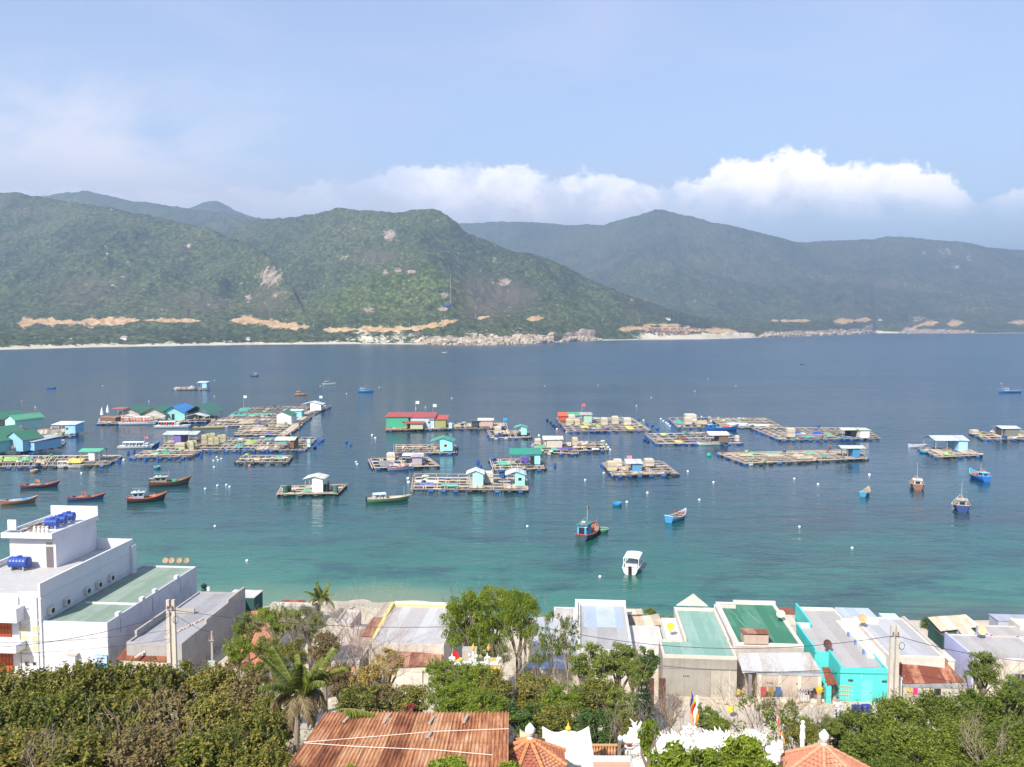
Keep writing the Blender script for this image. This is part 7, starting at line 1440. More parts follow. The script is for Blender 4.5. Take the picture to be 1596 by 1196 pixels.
# ---- bush mass at the lower right
RB = [(1335, 1148, 96, 84, 52, 'left tip of the clipped looking bush mass at lower right'), (1395, 1130, 100, 88, 53, 'fine leaved bush below the big double pole'), (1455, 1122, 100, 84, 54, 'fine leaved bush below the stained cement front room'), (1515, 1118, 100, 84, 54, 'fine leaved bush right of the stained cement front room'), (1580, 1120, 110, 92, 53, 'tall fine leaved bush at the right edge below the teal shuttered window'),
      (1350, 1188, 110, 90, 46, 'bush in the lower row next to the pink tiled roof'), (1425, 1178, 112, 92, 46, 'bush in the lower row, second from the pink tiled roof'), (1500, 1172, 112, 92, 46, 'bush in the lower row, third from the pink tiled roof'), (1572, 1172, 116, 96, 46, 'bush in the lower row at the right edge'), (1400, 1222, 110, 70, 41, 'lowest bush at the bottom edge, right of the pink tiled roof'), (1490, 1222, 120, 74, 41, 'bush at the bottom edge, middle of the lower right mass'), (1576, 1222, 120, 76, 41, 'bush in the bottom right corner')]
for a in RB: tree(a[5], 'finebush', *a[:5], group='bushes of the lower right mass')
bare('pale dead branching shrub in the lower right bushes', 1538, 1196, 60, 70, 42, n=4, dep_=3)
tree('sparse pale green shrub before the lilac side wall', 'greygreen', 1533, 1044, 62, 66, 60, extra=2); tree('thin leaved shrub below the teal shuttered window', 'greygreen', 1580, 1078, 60, 56, 58, extra=2); tree('small loose shrub at the right end of the rusty striped roof', 'sparse', 1510, 1066, 44, 70, 60, extra=3)
bare('grey bare shrub before the grey roofed lilac house', 1562, 1075, 44, 56, 62, n=6, dep_=3)
# ---- tall trees at the centre
tree('tallest feathery tree left of the slim pole, with the broadest crown', 'feather', 730, 972, 92, 118, 62, name='tree', cat='tree', trunk=.14, extra=2, group='tall feathery trees'); tree('feathery tree right beside the tallest one, touching the slim pole', 'feather', 806, 962, 84, 96, 63, name='tree', cat='tree', trunk=.13, extra=2, group='tall feathery trees'); tree('feathery tree behind and between the two tallest crowns', 'feather', 770, 948, 80, 78, 66, name='tree', cat='tree', trunk=.12, group='tall feathery trees'); tree('lower dangling crown under the two tall feathery trees', 'feather', 762, 1012, 84, 60, 61, name='tree', cat='tree', trunk=.1, group='tall feathery trees')
tree('slim open tree before the blue grey sheet roof, with a pale thin stem', 'slim', 862, 988, 52, 96, 60, name='tree', cat='tree', trunk=.07, bark=PALEB, extra=3); tree('second slim open tree, right of the first and leaning left', 'slim', 886, 990, 44, 80, 60, name='tree', cat='tree', trunk=.07, bark=PALEB, extra=2); tree('wispy small tree left of the slim pair, next to the slim pole', 'slim', 838, 1010, 38, 70, 61, name='tree', cat='tree', trunk=.06, bark=PALEB, extra=2)
CT = [('greygreen', 922, 1035, 78, 74, 57, 'pale green tree before the grey parapet house'), ('greygreen', 968, 1030, 66, 64, 58, 'pale green tree right beside it, next to the dark round tree'), ('greygreen', 992, 1052, 44, 50, 57, 'small pale green tree under the dark round tree'), ('dark', 1010, 1034, 44, 54, 61, 'dark round tree against the left corner of the bare cement house'),
      ('mid', 836, 1080, 84, 66, 54, 'olive green tree below the zinc roofed house door'), ('fresh_', 880, 1096, 80, 62, 51, 'bright tree in the garden thicket right of the olive one'), ('mid', 930, 1092, 84, 66, 52, 'olive tree below the pale green pair'), ('greygreen', 968, 1100, 66, 60, 51, 'grey green bush left of the conical pine'), ('dark', 815, 1120, 90, 56, 47, 'dark bush behind the octagonal tiled pavilion'), ('mid', 870, 1128, 90, 50, 46, 'bush behind the white curved temple wall'), ('dark', 930, 1132, 80, 50, 45, 'dark bush right behind the white curved wall'), ('mid', 985, 1140, 50, 40, 44, 'low bush behind the dragon head'),
      ('fine', 735, 1062, 78, 58, 54, 'bright green round tree below the small yellow shrine'), ('fine', 690, 1052, 66, 52, 56, 'bright green tree below the wider rusty porch corner'), ('mid', 770, 1076, 66, 60, 53, 'olive bush right of the bright green round tree'), ('fine', 700, 1092, 80, 54, 49, 'light green bush above the right half of the big rusty roof'), ('fine', 756, 1100, 76, 48, 48, 'light green bush above the right corner of the big rusty roof'),
      ('mid', 640, 1094, 74, 46, 49, 'dusty bush with red blossom above the middle of the big rusty roof'), ('yellow', 576, 1062, 74, 74, 52, 'yellow leaved shrub right of the big palm'), ('yellow', 600, 1034, 62, 50, 56, 'paler yellow shrub below the smaller faded rusty roof'), ('mid', 560, 1096, 82, 56, 48, 'dark olive bush under the yellow shrub above the left corner of the big rusty roof'), ('thicket_brown', 604, 1094, 60, 50, 49, 'brownish bush between the yellow shrub and the red blossom'),
      ('greygreen', 386, 975, 56, 46, 70, 'light green tree before the dark waterside shed'), ('fine', 432, 966, 72, 44, 69, 'light green tree crown over the orange tiled roof'), ('greygreen', 480, 968, 66, 46, 69, 'light green crown beside the small palm'), ('fine', 372, 1012, 52, 44, 66, 'green branchy tree left end of the orange tiled roof'), ('greygreen', 420, 1012, 56, 50, 66, 'green tree in front of the orange tiled roof'), ('mid', 460, 1018, 56, 44, 64, 'olive crown just above the big palm'), ('thicket_brown', 505, 1010, 54, 50, 64, 'brown dry shrub right above the big palm'), ('thicket_brown', 530, 1060, 56, 50, 56, 'brown shrub right behind the big palm fronds'), ('mid', 400, 1048, 60, 40, 58, 'olive shrub left behind the big palm'),
      ('pink', 1046, 1100, 52, 46, 55, 'bare pinkish grey shrub between the pine and the flag'), ('greygreen', 1100, 1118, 52, 36, 50, 'grey green low bush right of the striped flag'), ('fine', 1120, 1130, 40, 26, 47, 'small bright bush right of the dharma wheel'), ('mid', 1250, 1140, 56, 34, 48, 'low bush in the garden left of the pink tiled roof'), ('greygreen', 1290, 1132, 44, 28, 50, 'low grey bush at the tip of the lower right mass'),
      ('dark', 978, 965, 26, 26, 86, 'round shrub by the water between rusty cream roofs'), ('dark', 1452, 974, 36, 26, 84, 'dark green shrub by the water left of the cream corrugated roof'), ('greygreen', 1013, 953, 22, 12, 88, 'small yellowish bush at the water behind the cream sheets')]
PR['fresh_'] = PR['fine']
for a in CT: tree(a[6], a[0], *a[1:6], name='tree' if a[3] > 60 and 'tree' in a[6] else 'shrub', cat='tree' if 'tree' in a[6] else 'shrub', extra=1)
for (a, b, w_, h_, Y_, lb) in ((636, 1104, 26, 16, 47, 'small patch of red bougainvillea blossom above the big rusty roof'), (648, 1088, 14, 14, 49, 'little red blossom spray higher up in the dusty bush')): tree(lb, 'flower', a, b, w_, h_, Y_, name='flowering_shrub', cat='shrub')
bare('tall bare thin tree left of the yellow wall', 556, 1020, 54, 90, 68, col=paint((.36, .27, .22), .9, .3), n=4, dep_=4, name='bare_tree', cat='tree'); bare('bare grey tree between the small palm and the yellow wall', 532, 1015, 60, 66, 70, col=paint((.34, .28, .24), .9, .3), n=5, dep_=4, name='bare_tree', cat='tree')
bare('bare white stemmed shrub over the orange tiled roof', 462, 1010, 60, 56, 66, n=5, dep_=3); bare('bare twiggy tree on the yellow edged house front', 585, 1040, 50, 60, 62, col=paint((.36, .28, .22), .9, .3), n=4, dep_=4, name='bare_tree', cat='tree')
bare('wide bare garden tree with few leaves below the zinc lean-to', 1190, 1140, 120, 72, 50, col=paint((.20, .14, .10), .9, .3), n=6, dep_=4, leaf='sparse', name='bare_tree', cat='tree'); bare('bare tree with few yellow green leaves right of the leaning flag', 1245, 1135, 80, 46, 50, col=paint((.26, .19, .14), .9, .3), n=5, dep_=4, leaf='sparse', name='bare_tree', cat='tree')
bare('bare pale branch left of the dragon head', 950, 1160, 56, 50, 44, n=4, dep_=3); bare('pale dry stalks among the olive trees at the centre', 868, 1098, 26, 40, 52, n=5, dep_=2); bare('dead grey branch leaning before the small yellow shrine', 782, 1062, 50, 80, 55, n=4, dep_=3); bare('bare twigs right of the conical pine', 1040, 1135, 50, 60, 50, n=5, dep_=3)
# leafy sprays nearest the viewer, before the dragon
for a in [(1040, 1196, 84, 66, 25, 'bright leafy shrub in front of the dragon head'), (1100, 1202, 78, 60, 25, 'bright leafy shrub in front of the dragon body'), (1158, 1190, 76, 76, 25, 'bright leafy shrub in front of the dragon tail'), (1200, 1216, 70, 60, 24, 'low leafy shrub left of the pink tiled roof'), (1012, 1152, 34, 56, 30, 'slender leafy shoot beside the dragon head'), (700, 1204, 70, 30, 24, 'leafy tips poking up before the middle of the big rusty roof'), (548, 1206, 50, 26, 24, 'leafy tips poking up at the lower left of the big rusty roof'), (790, 1202, 44, 34, 24, 'leafy tips poking up before the octagonal pavilion')]: tree(a[5], 'big', *a[:5], extra=2)
# conical pine
c_ = PY(1003, 1146, 47); k_ = depth(c_)/F; gz = ground(c_.x, 47)-.1; o = thing('pine_tree', 'dark conical pine standing behind the white dragon', 'tree', (c_.x, 47, gz)); hp = c_.z-gz+86*k_; mb = MB(); mb.tube([(0, 0, 0), (0, 0, hp)], [.11, .02], 7); cs = []; os_ = []
for j in range(13):
    u = j/12; z_ = hp*(.22+.76*u); rr_ = 36*k_*(1-u)**.8+.06
    for a in range(9):
        t_ = a*6.28/9+j*.4; tip = Vector((math.cos(t_)*rr_, math.sin(t_)*rr_, z_-.06+.18*rr_)); mb.tube([(0, 0, z_), tip*.5+Vector((0, 0, z_*.5-.06)), tip], [.03, .02, .008], 4, False)
        for m_ in range(34): v = random.random()**.6; q = Vector((0, 0, z_)).lerp(tip, v); cs.append((q.x+random.gauss(0, .05), q.y+random.gauss(0, .05), q.z+random.gauss(.02, .04))); os_.append((math.cos(t_)*.3, math.sin(t_)*.3, .8))
mb.build('trunk', BARK, o); v, q = leaf_quads(np.array(cs), np.array(os_), .13, .3); n_ = bpy.data.objects.new('crown', npmesh('crown', v, q, LM['pine'], False)); COL.objects.link(n_); n_.parent = o
# palms
def frond_mesh(Ln, curl, dry=False, seed=0):
    g = random.Random(seed); mb = MB(); pts = []; n_ = 14
    for i in range(n_+1):
        u = i/n_; a = .95-curl*u*1.55; pts.append(Vector((0, 0, 0)) if i == 0 else pts[-1]+Vector((math.cos(a), 0, math.sin(a)))*Ln/n_)
    mb.mi = 1; mb.tube(pts, [.035*(1-i/n_*.8) for i in range(n_+1)], 4, False); mb.mi = 0
    for i in range(64):
        u = .14+.86*i/64; k = u*n_; p = pts[int(min(k, n_-1))].lerp(pts[min(int(k)+1, n_)], k-int(k)); ll = Ln*.26*math.sin(min(1, u*1.15+.18)*math.pi*.86)*g.uniform(.8, 1.1)+.06; d = (pts[min(int(k)+1, n_)]-pts[int(min(k, n_-1))]).normalized()
        for s_ in (-1, 1):
            dirv = (d*.75+Vector((0, s_*.8, -.28-.5*g.random()))).normalized(); e = p+dirv*ll; dr_ = e+Vector((0, 0, -ll*.28)); w_ = d*.035
            mb.add([p-w_, p+w_, p.lerp(e, .5)+w_*.9, e.lerp(dr_, .7), p.lerp(e, .5)-w_*.9], [(0, 1, 2, 3, 4)])
    return mb.mesh('frond', [LM['drypalm'] if dry else LM['palm'], paint((.20, .20, .06), .7, .2)])
def palm(label, px, py, Y, Ln, n_, lean=0, dry=.2, seed=1):
    c_ = PY(px, py, Y); gz = ground(c_.x, Y)-.2; o = thing('palm_tree', label, 'palm tree', (c_.x-lean, Y, gz), 0, None); h = c_.z-gz; g = random.Random(seed)
    pts = [(lean*(i/8)**1.6, 0, h*i/8) for i in range(9)]; MB().tube(pts, [.19-.08*i/8 for i in range(9)], 9).build('trunk', paint((.30, .25, .20), .9, .5, 4, .1, .6), o)
    ms = [frond_mesh(Ln*g.uniform(.85, 1.1), c, seed=seed+i) for i, c in enumerate((.15, .55, .9, 1.25))]; dm = frond_mesh(Ln*.8, 1.7, True, seed)
    for i in range(n_):
        a = i*2.39996+g.uniform(-.2, .2); lv = i/n_; m_ = ms[min(3, int(lv*4))]
        if g.random() < dry and lv > .5: m_ = dm
        f_ = bpy.data.objects.new('frond', m_); COL.objects.link(f_); f_.parent = o; f_.location = (lean, 0, h); f_.rotation_euler = (g.uniform(-.3, .3), .38-.55*(1-lv)-.3*(i < 3)*0, a)
    mb = MB()
    for k in range(5): mb.ball((lean+.16*math.cos(k*1.26), .16*math.sin(k*1.26), h-.22), .12, 8, 6)
    mb.build('coconuts', paint((.16, .17, .04), .6, .4), o)
palm('big green coconut palm in front of the thicket, left of the big rusty roof', 466, 1082, 40, 2.9, 19, .25, .45, 4); palm('small yellowish coconut palm by the beach', 500, 934, 86, 2.0, 14, .3, .5, 9)
o = thing('palm_frond', 'single yellowing palm frond lying over the top edge of the big rusty roof', 'palm frond', PY(530, 1108, 35.5)+Vector((0, 0, .05)), R(-6)); f_ = bpy.data.objects.new('frond', frond_mesh(1.5, .35, seed=5)); COL.objects.link(f_); f_.parent = o; f_.rotation_euler = (0, .75, 0)
# undergrowth: a loose litter of low leaves over the slope
def scatter(n, x0, x1, y0, y1, hmax, size, mat_, name, label, dens=None, seed=3):
    g = np.random.default_rng(seed); x = g.uniform(x0, x1, n*2); y = g.uniform(y0, y1, n*2); m_ = fbm(x*.35+9, y*.35, 3, seed) > (.5 if dens is None else dens); x, y = x[m_][:n], y[m_][:n]
    z = np.array([ground(a, b) for a, b in zip(x, y)])+g.random(len(x))**1.6*hmax*fbm(x*.8, y*.8, 2, seed+4)*1.6
    v, q = leaf_quads(np.stack([x, y, z], 1), np.tile([0, 0, .4], (len(x), 1)), size, .5)
    o = bpy.data.objects.new(name, npmesh(name, v, q, mat_, False)); COL.objects.link(o); tag(o, label, 'undergrowth', kind='stuff')
scatter(30000, -34, 34, 22, 58, .9, .17, LM['olive'], 'undergrowth', 'low olive undergrowth covering the slope', .42); scatter(9000, -30, 34, 30, 60, .5, .16, LM['brown'], 'dry_grass', 'dry brown grass and litter between the shrubs', .5, 8); scatter(3500, 6, 34, 88, 92, .4, .2, LM['fresh'], 'shore_weeds', 'weeds along the water behind the houses', .55, 5)

# rubble and litter along the street and yards
g = random.Random(77); mb = MB()
for k in range(1500):
    x = g.uniform(-46, 46); y = g.choice((g.gauss(58.5, 1.6), g.gauss(65.6, .7), g.uniform(58, 94))); r_ = g.uniform(.04, .17); n0 = len(mb.v)
    mb.ball((x, y, ground(x, y)+.03), r_, 5, 3, (g.uniform(.7, 1.6), g.uniform(.7, 1.3), .6)); mb.mi = g.choice((0, 0, 0, 1, 2)); mb.m[-15:] = [mb.mi]*15
o = mb.build('rubble', [paint((.50, .44, .36), .9, .4), paint((.34, .18, .11), .9, .4), paint((.66, .64, .60), .8, .3)]); tag(o, 'stones, broken bricks and litter along the street', 'rubble', kind='stuff')
# ================================================================== temple grounds in front
def box_at(name, label, cat, parts, loc, rz=0, group=None):
    o = thing(name, label, cat, loc, rz, group)
    for nm, mb, mt in parts: mb.build(nm, mt, o)
    return o
# big rusty corrugated roof, falling gently away from the viewer
FLp = PY(507, 1110, 36); FRp = PY(793, 1113, 36); sl = math.tan(R(6.9)); ro = Vector((FLp.x, 36, FLp.z)); wR = FRp.x-FLp.x
o = thing('rusty_roof_building', 'building with a big rusty corrugated roof at the bottom of the picture', 'building', (ro.x, ro.y, ro.z-3.6)); Z3 = 3.6
rmat, t, b = newmat('rusted_corrugated'); g = N(t, 'ShaderNodeTexCoord').outputs['Object']; sp = N(t, 'ShaderNodeSeparateXYZ'); L(t, g, sp.inputs[0])
st = NOISE(t, MAPPING(t, g, (6.5, .35, .3)), 1.6, 5, .65); bl = NOISE(t, MAPPING(t, g, (1, .5, 1)), .8, 5, .65)
wn_ = N(t, 'ShaderNodeTexWhiteNoise'); wn_.noise_dimensions = '1D'; L(t, M(t, 'FLOOR', M(t, 'MULTIPLY', sp.outputs[0], 1.25)), wn_.inputs['W'])
f = M(t, 'ADD', M(t, 'ADD', M(t, 'MULTIPLY', st, .6), M(t, 'MULTIPLY', bl, .45)), M(t, 'MULTIPLY', M(t, 'SUBTRACT', wn_.outputs['Value'], .5), .16))
c = RAMP(t, f, [(.34, (.10, .038, .022)), (.45, (.28, .10, .045)), (.54, (.44, .19, .085)), (.64, (.60, .34, .19)), (.76, (.66, .48, .33))])
c = MIX(t, MAPR(t, M(t, 'FRACT', M(t, 'MULTIPLY', sp.outputs[0], 1.25)), .965, .99), c, (.12, .05, .03))
c = MIX(t, MAPR(t, M(t, 'ABSOLUTE', M(t, 'SUBTRACT', M(t, 'FRACT', M(t, 'MULTIPLY', sp.outputs[1], .42)), .5)), .012, .004), c, (.14, .06, .04))
c = MIX(t, .45, c, RAMP(t, NOISE(t, g, 11, 3, .6), [(.3, .35), (.7, .65)]), 'OVERLAY')
L(t, c, b.inputs['Base Color']); b.inputs['Roughness'].default_value = .8; b.inputs['Specular IOR Level'].default_value = .2
corrug('roof', [(-.15, -10, Z3+10*sl), (wR, -10, Z3+10*sl), (wR, 0, Z3), (0, 0, Z3)], rmat, o, amp=.046, pitch=.152)
mb = MB(); mb.box(.4, wR-.4, -9.6, -.4, -4, Z3-.2); mb.build('wall', paint((.50, .44, .36), .9, .5, drip=.6), o)
for u, v, ln in ((.15, -.5, .9), (.36, -.4, 1.1), (.60, -.7, .9), (.61, -2.4, .8), (.78, -.5, 1.0)): MB().beam((wR*u, v, Z3-v*sl+.06), (wR*u-.12, v-ln, Z3-(v-ln)*sl+.06), .12, .04).build('batten', POSTM, o)
def on_roof(px, py):
    d = ray(px, py); n = Vector((0, sl, 1)); p0 = Vector((ro.x, ro.y, ro.z+.06)); s_ = n.dot(p0-Vector((0, 0, CH)))/n.dot(d); return Vector((0, 0, CH))+d*s_
for lb, pts in (('upper white cord stretched over the big rusty roof', [(474, 1157), (560, 1150), (680, 1140), (793, 1136)]), ('lower white cord stretched over the big rusty roof', [(474, 1158), (560, 1164), (680, 1169), (768, 1177)])):
    w0 = on_roof(*pts[0]); o = thing('cord', lb, 'cord', w0); MB().tube([on_roof(*p)-w0 for p in pts], .014, 5).build('rope', paint((.75, .66, .58), .8, .1), o)
# octagonal pavilion roof with white lotus bud
TILE = sheet((.36, .12, .07), (.50, .24, .13), .45, 0, 1.6, .8, 2.0); RIDGE = paint((.56, .25, .11), .8, .5, 3, .1, .3); WSTUC = paint((.80, .79, .74), .8, .25, 2, .2, .3, drip=.15)
def pavilion(label, px, py, Y, n, Rr, drop, rot, tile=TILE, ridge=RIDGE, bud=True):
    a_ = PY(px, py+7, Y); gz = ground(a_.x, Y)-.2; o = thing('pavilion', label, 'pavilion', (a_.x, Y, gz), rot); h = a_.z-gz; V_ = [(Rr*math.cos(2*math.pi*k/n), Rr*math.sin(2*math.pi*k/n), h-drop) for k in range(n)]; rf = MB(); cols_ = 9
    for k in range(n):
        A, B = Vector(V_[k]), Vector(V_[(k+1) % n]); T_ = Vector((0, 0, h)); rows = 12
        for j in range(rows):                       # courses of tiles, each a small step below the one above
            u0, u1 = j/rows, (j+1)/rows; a0, b0, a1, b1 = T_.lerp(A, u0), T_.lerp(B, u0), T_.lerp(A, u1), T_.lerp(B, u1); up = Vector((0, 0, .035)); m_ = max(1, int((b1-a1).length/.17))
            for i in range(m_):
                p, q, r_, s_ = a0.lerp(b0, i/m_), a0.lerp(b0, (i+1)/m_), a1.lerp(b1, (i+1)/m_)+up, a1.lerp(b1, i/m_)+up; mid_ = up*.9
                rf.add([p, s_, r_, q, p.lerp(q, .5)+mid_, s_.lerp(r_, .5)+mid_, s_-up, r_-up], [(0, 1, 5, 4), (4, 5, 2, 3), (1, 6, 7, 2)])
    rfo = rf.build('roof', tile, o); hp_ = MB()
    for v in V_:
        for j in range(7): a, b = Vector((0, 0, h)).lerp(Vector(v), j/7), Vector((0, 0, h)).lerp(Vector(v), (j+1.15)/7); hp_.tube([a+Vector((0, 0, .06)), b+Vector((0, 0, .09))], [.07, .085], 7)
    hp_.build('ridge', ridge, o)
    for v in V_: MB().lathe([(.12, -.5), (.12, h-drop-.05)], 10, (v[0]*.82, v[1]*.82, 0)).build('column', WSTUC, o)
    MB().lathe([(Rr*.9, h-drop-.25), (Rr*.9, h-drop-.02)], n, (0, 0, 0)).build('beam', WSTUC, o)
    if bud: MB().lathe([(.10, h-.05), (.12, h+.1), (.05, h+.16), (.13, h+.22), (.20, h+.38), (.19, h+.5), (.10, h+.62), (.03, h+.7), (.01, h+.72)], 14).build('finial', WSTUC, o)
    return o
pavilion('small eight sided pavilion with red brown tiles, orange ridges and white bud', 826, 1147, 33, 8, 1.52, .78, R(22.5))
pavilion('larger pink orange tiled pavilion with white bud, cut by the bottom edge on the right', 1284, 1156, 34, 6, 2.2, 1.3, R(12), sheet((.48, .20, .12), (.56, .30, .20), .5, 0, 1.2, .85, 1.6), paint((.62, .30, .18), .85, .4, 3, .1, .3))
def pxbox(px, py, Y): return PY(px, py, Y)
# white curved wall
Yw = 35.0; k = depth(PY(880, 1160, Yw))/F; c0 = PY(885, 1196, Yw); o = thing('temple_wall', 'white temple wall with two upswept horn corners', 'wall', (c0.x, Yw, c0.z-2.2))
def pp(px, py): q = PY(px, py, Yw); return (q.x-c0.x, q.z-c0.z+2.2)
top = [(845.5, 1136.5), (848, 1138), (856, 1143), (864, 1146), (872, 1146), (879, 1143.5), (885, 1141.5), (892, 1144), (900, 1146), (908, 1143), (915, 1139), (918.5, 1136.5), (921, 1150), (925, 1177)]
MB().extrude_y([pp(x, y) for x, y in reversed(top)]+[pp(846, 1180), (pp(846, 1180)[0], -1), (pp(925, 1180)[0], -1)], 0, .28).build('panel', WSTUC, o)
mb = MB()
for i in range(len(top)-3): a, b = pp(*top[i]), pp(*top[i+1]); mb.tube([(a[0], .14, a[1]), (b[0], .14, b[1])], .055, 6)
mb.build('coping', WSTUC, o); x0, z0_ = pp(870, 1178); x1, _ = pp(1046, 1178)
MB().box(x0+1.5, x1, -.25, .0, -1, z0_).build('plinth', WSTUC, o); MB().box(x0+1.45, x1, -.32, -.26, z0_-.35, z0_-.12).build('band', paint((.62, .36, .28), .8, .3), o)
a, b = pp(886, 1141); MB().lathe([(.10, b), (.13, b+.1), (.05, b+.2), (.03, b+.3), (.006, b+.38)], 8, (a, .14, 0)).build('flame_finial', paint((.72, .46, .05), .5, .2), o)
q = PY(813, 1146, 35.2); o = thing('horn_ornament', 'cream upswept roof horn left behind the pavilion bud', 'ornament', q); MB().extrude_y([(-.08, -.5), (.42, -.5), (.42, -.02), (.25, .0), (.05, .10), (-.08, .22)], 0, .15).build('horn', paint((.72, .66, .42), .8, .2), o)
# white dragon
Yd = 34.0; dk = depth(PY(1080, 1160, Yd))/F; d0 = PY(1000, 1196, Yd); o = thing('dragon_statue', 'white stucco dragon with frilled head and undulating body', 'statue', (d0.x, Yd, d0.z-1.5))
def dp(px, py, dy=0): q = PY(px, py, Yd); return Vector((q.x-d0.x, dy, q.z-d0.z+1.5))
path = [(990, 1160), (1000, 1172), (1012, 1180), (1026, 1172), (1038, 1160), (1050, 1158), (1062, 1164), (1076, 1172), (1092, 1172), (1106, 1162), (1120, 1156), (1134, 1160), (1146, 1164), (1158, 1156), (1168, 1150), (1178, 1153), (1182, 1166), (1176, 1178)]
P3 = [dp(x, y, .25*math.sin(i*.9)) for i, (x, y) in enumerate(path)]; fineP = []
for i in range(len(P3)-1):
    for j in range(5):
        u = j/5; a, b, c_, d = P3[max(i-1, 0)], P3[i], P3[i+1], P3[min(i+2, len(P3)-1)]; fineP.append(.5*((2*b)+(-a+c_)*u+(2*a-5*b+4*c_-d)*u*u+(-a+3*b-3*c_+d)*u**3))
nR = len(fineP); rad = [(.40-.16*(i/nR)**2)*(1+.05*(i % 2)) for i in range(nR)]; mb = MB(); mb.smooth = True; mb.tube(fineP, rad, 14); mb.smooth = False
for i in range(2, nR-2):                                              # crest along the back and scales on the flanks
    p = fineP[i]; t_ = (fineP[i+1]-fineP[i-1]).normalized(); up = Vector((-t_.z, 0, t_.x)); up = up if up.z > 0 else -up; r_ = rad[i]
    s_ = .26+.1*math.sin(i*1.9); mb.add([p+up*r_*.85-t_*.12+Vector((0, -.04, 0)), p+up*r_*.85+t_*.12+Vector((0, -.04, 0)), p+up*(r_+s_)-t_*.14, p+up*r_*.85+Vector((0, .05, 0))], [(0, 1, 2), (1, 3, 2), (3, 0, 2)])
    for a in range(7):
        th_ = -1.3+a*.38+(i % 2)*.19; q = p+(up*math.sin(th_)+Vector((0, -1, 0))*math.cos(th_))*r_*1.0; mb.ball(q, .075, 6, 4, (1, .7, .8))
mb.build('body', WSTUC, o)
hd = MB(); H0 = dp(990, 1150)
hd.ball(H0, .36, 12, 9, (1.05, .9, 1)); hd.ball(H0+Vector((-.26, -.12, -.02)), .24, 10, 7, (1.15, .9, .7)); hd.ball(H0+Vector((-.24, -.12, -.30)), .19, 10, 7, (1.15, .8, .5)); hd.ball(H0+Vector((-.44, -.15, .10)), .10, 8, 6)
for s_ in (-1, 1): hd.ball(H0+Vector((-.12, s_*.2, .22)), .10, 8, 6)
for k in range(20):                                                    # mane of pointed curls around the head
    a = -2.0+k*.19; rr_ = .36; c_ = H0+Vector((.12, .0, .02))+Vector((math.sin(a)*rr_*.9+.05, (k % 3-1)*.16, math.cos(a)*rr_)); e = c_+Vector((math.sin(a)*.20+.04, (k % 3-1)*.06, math.cos(a)*.20+.03)); hd.tube([c_, c_.lerp(e, .6)+Vector((.03, 0, .03)), e], [.085, .055, .01], 6)
for s_ in (-1, 1): b_ = H0+Vector((-.02, s_*.14, .30)); hd.tube([b_, b_+Vector((-.06, s_*.05, .28)), b_+Vector((-.18, s_*.08, .40))], [.05, .04, .012], 6); hd.tube([b_+Vector((0, 0, .15)), b_+Vector((.14, s_*.06, .32))], [.035, .01], 6)
for k in range(7): e = H0+Vector((-.38+.07*k, -.2+(k % 2)*.08, -.42)); hd.tube([e, e+Vector((-.02, 0, -.16)), e+Vector((.05, 0, -.30))], [.045, .035, .008], 5)
hd.build('head', WSTUC, o); MB().ball(H0+Vector((-.62, -.1, .02)), .12, 10, 7).build('pearl', paint((.50, .56, .72), .4, .1), o); MB().ball(H0+Vector((-.30, -.33, -.14)), .10, 8, 6, (1.3, .4, .5)).build('mouth', paint((.25, .03, .02), .6, .2), o)
for k, (x, y) in enumerate(((1010, 1186), (1120, 1178))):
    b_ = dp(x, y, -.3); lg = MB(); lg.tube([b_+Vector((0, .2, .3)), b_, b_+Vector((-.25, -.1, -.15))], [.16, .12, .09], 8)
    for m_ in range(4): lg.tube([b_+Vector((-.25, -.1+.05*m_, -.15)), b_+Vector((-.4, -.2+.1*m_, -.22))], [.045, .012], 5)
    lg.build('leg', WSTUC, o)
mb = MB(); mb.box(dp(985, 1190).x, dp(1185, 1190).x, -.3, .5, -1.5, dp(1000, 1184).z); mb.build('base', WSTUC, o)
# wheel of eight spokes
q = PY(1074.5, 1142, 34.6); o = thing('wheel_ornament', 'white eight spoked wheel standing on the dragon back', 'ornament', q); mb = MB(); mb.tube([(.26*math.cos(k*math.pi/12), 0, .26*math.sin(k*math.pi/12)) for k in range(25)], .05, 7); mb.ball((0, 0, 0), .09, 8, 6)
for k in range(8): a = k*math.pi/4; mb.tube([(0, 0, 0), (.26*math.cos(a), 0, .26*math.sin(a))], .03, 6); mb.ball((.34*math.cos(a), 0, .34*math.sin(a)), .06, 7, 5)
mb.box(-.12, .12, -.08, .08, -.9, -.24); mb.build('wheel', WSTUC, o)
# flags
def flag(label, px, pyb, pyt, Y, w_, drop, lean=0, cols_=None, fall=.55, seed=1):
    b_ = PY(px, pyb, Y); t_ = PY(px+lean, pyt, Y); gz = b_.z-.6; o = thing('flag', label, 'flag', (b_.x, Y, gz)); h = t_.z-gz; lx = t_.x-b_.x; MB().tube([(0, 0, 0), (lx, 0, h)], [.025, .018], 6).build('pole', paint((.55, .35, .25), .6, .2), o)
    cols_ = cols_ or [(.02, .04, .22), (.80, .55, .03), (.62, .03, .02), (.78, .76, .70), (.80, .28, .02)]; n_ = len(cols_)
    for i, c_ in enumerate(cols_):
        mb = MB(); m_ = 6
        for a in range(m_+1):
            for b in range(2):
                u = (i+b)/n_; v = a/m_; x = lx*(h-drop*.0)/h+.02+w_*u*(.55+.25*math.sin(v*3+seed)); z_ = h-.04-v*drop*.72-u*drop*fall; mb.v.append((x+.04*math.sin(v*7+u*4), .07*math.sin(u*9+v*4+seed), z_))
        mb.f = [(2*a, 2*a+1, 2*a+3, 2*a+2) for a in range(m_)]; mb.m = [0]*m_; mb.sm = [True]*m_; mb.build('stripe', paint(c_, .85, .1), o)
    return o
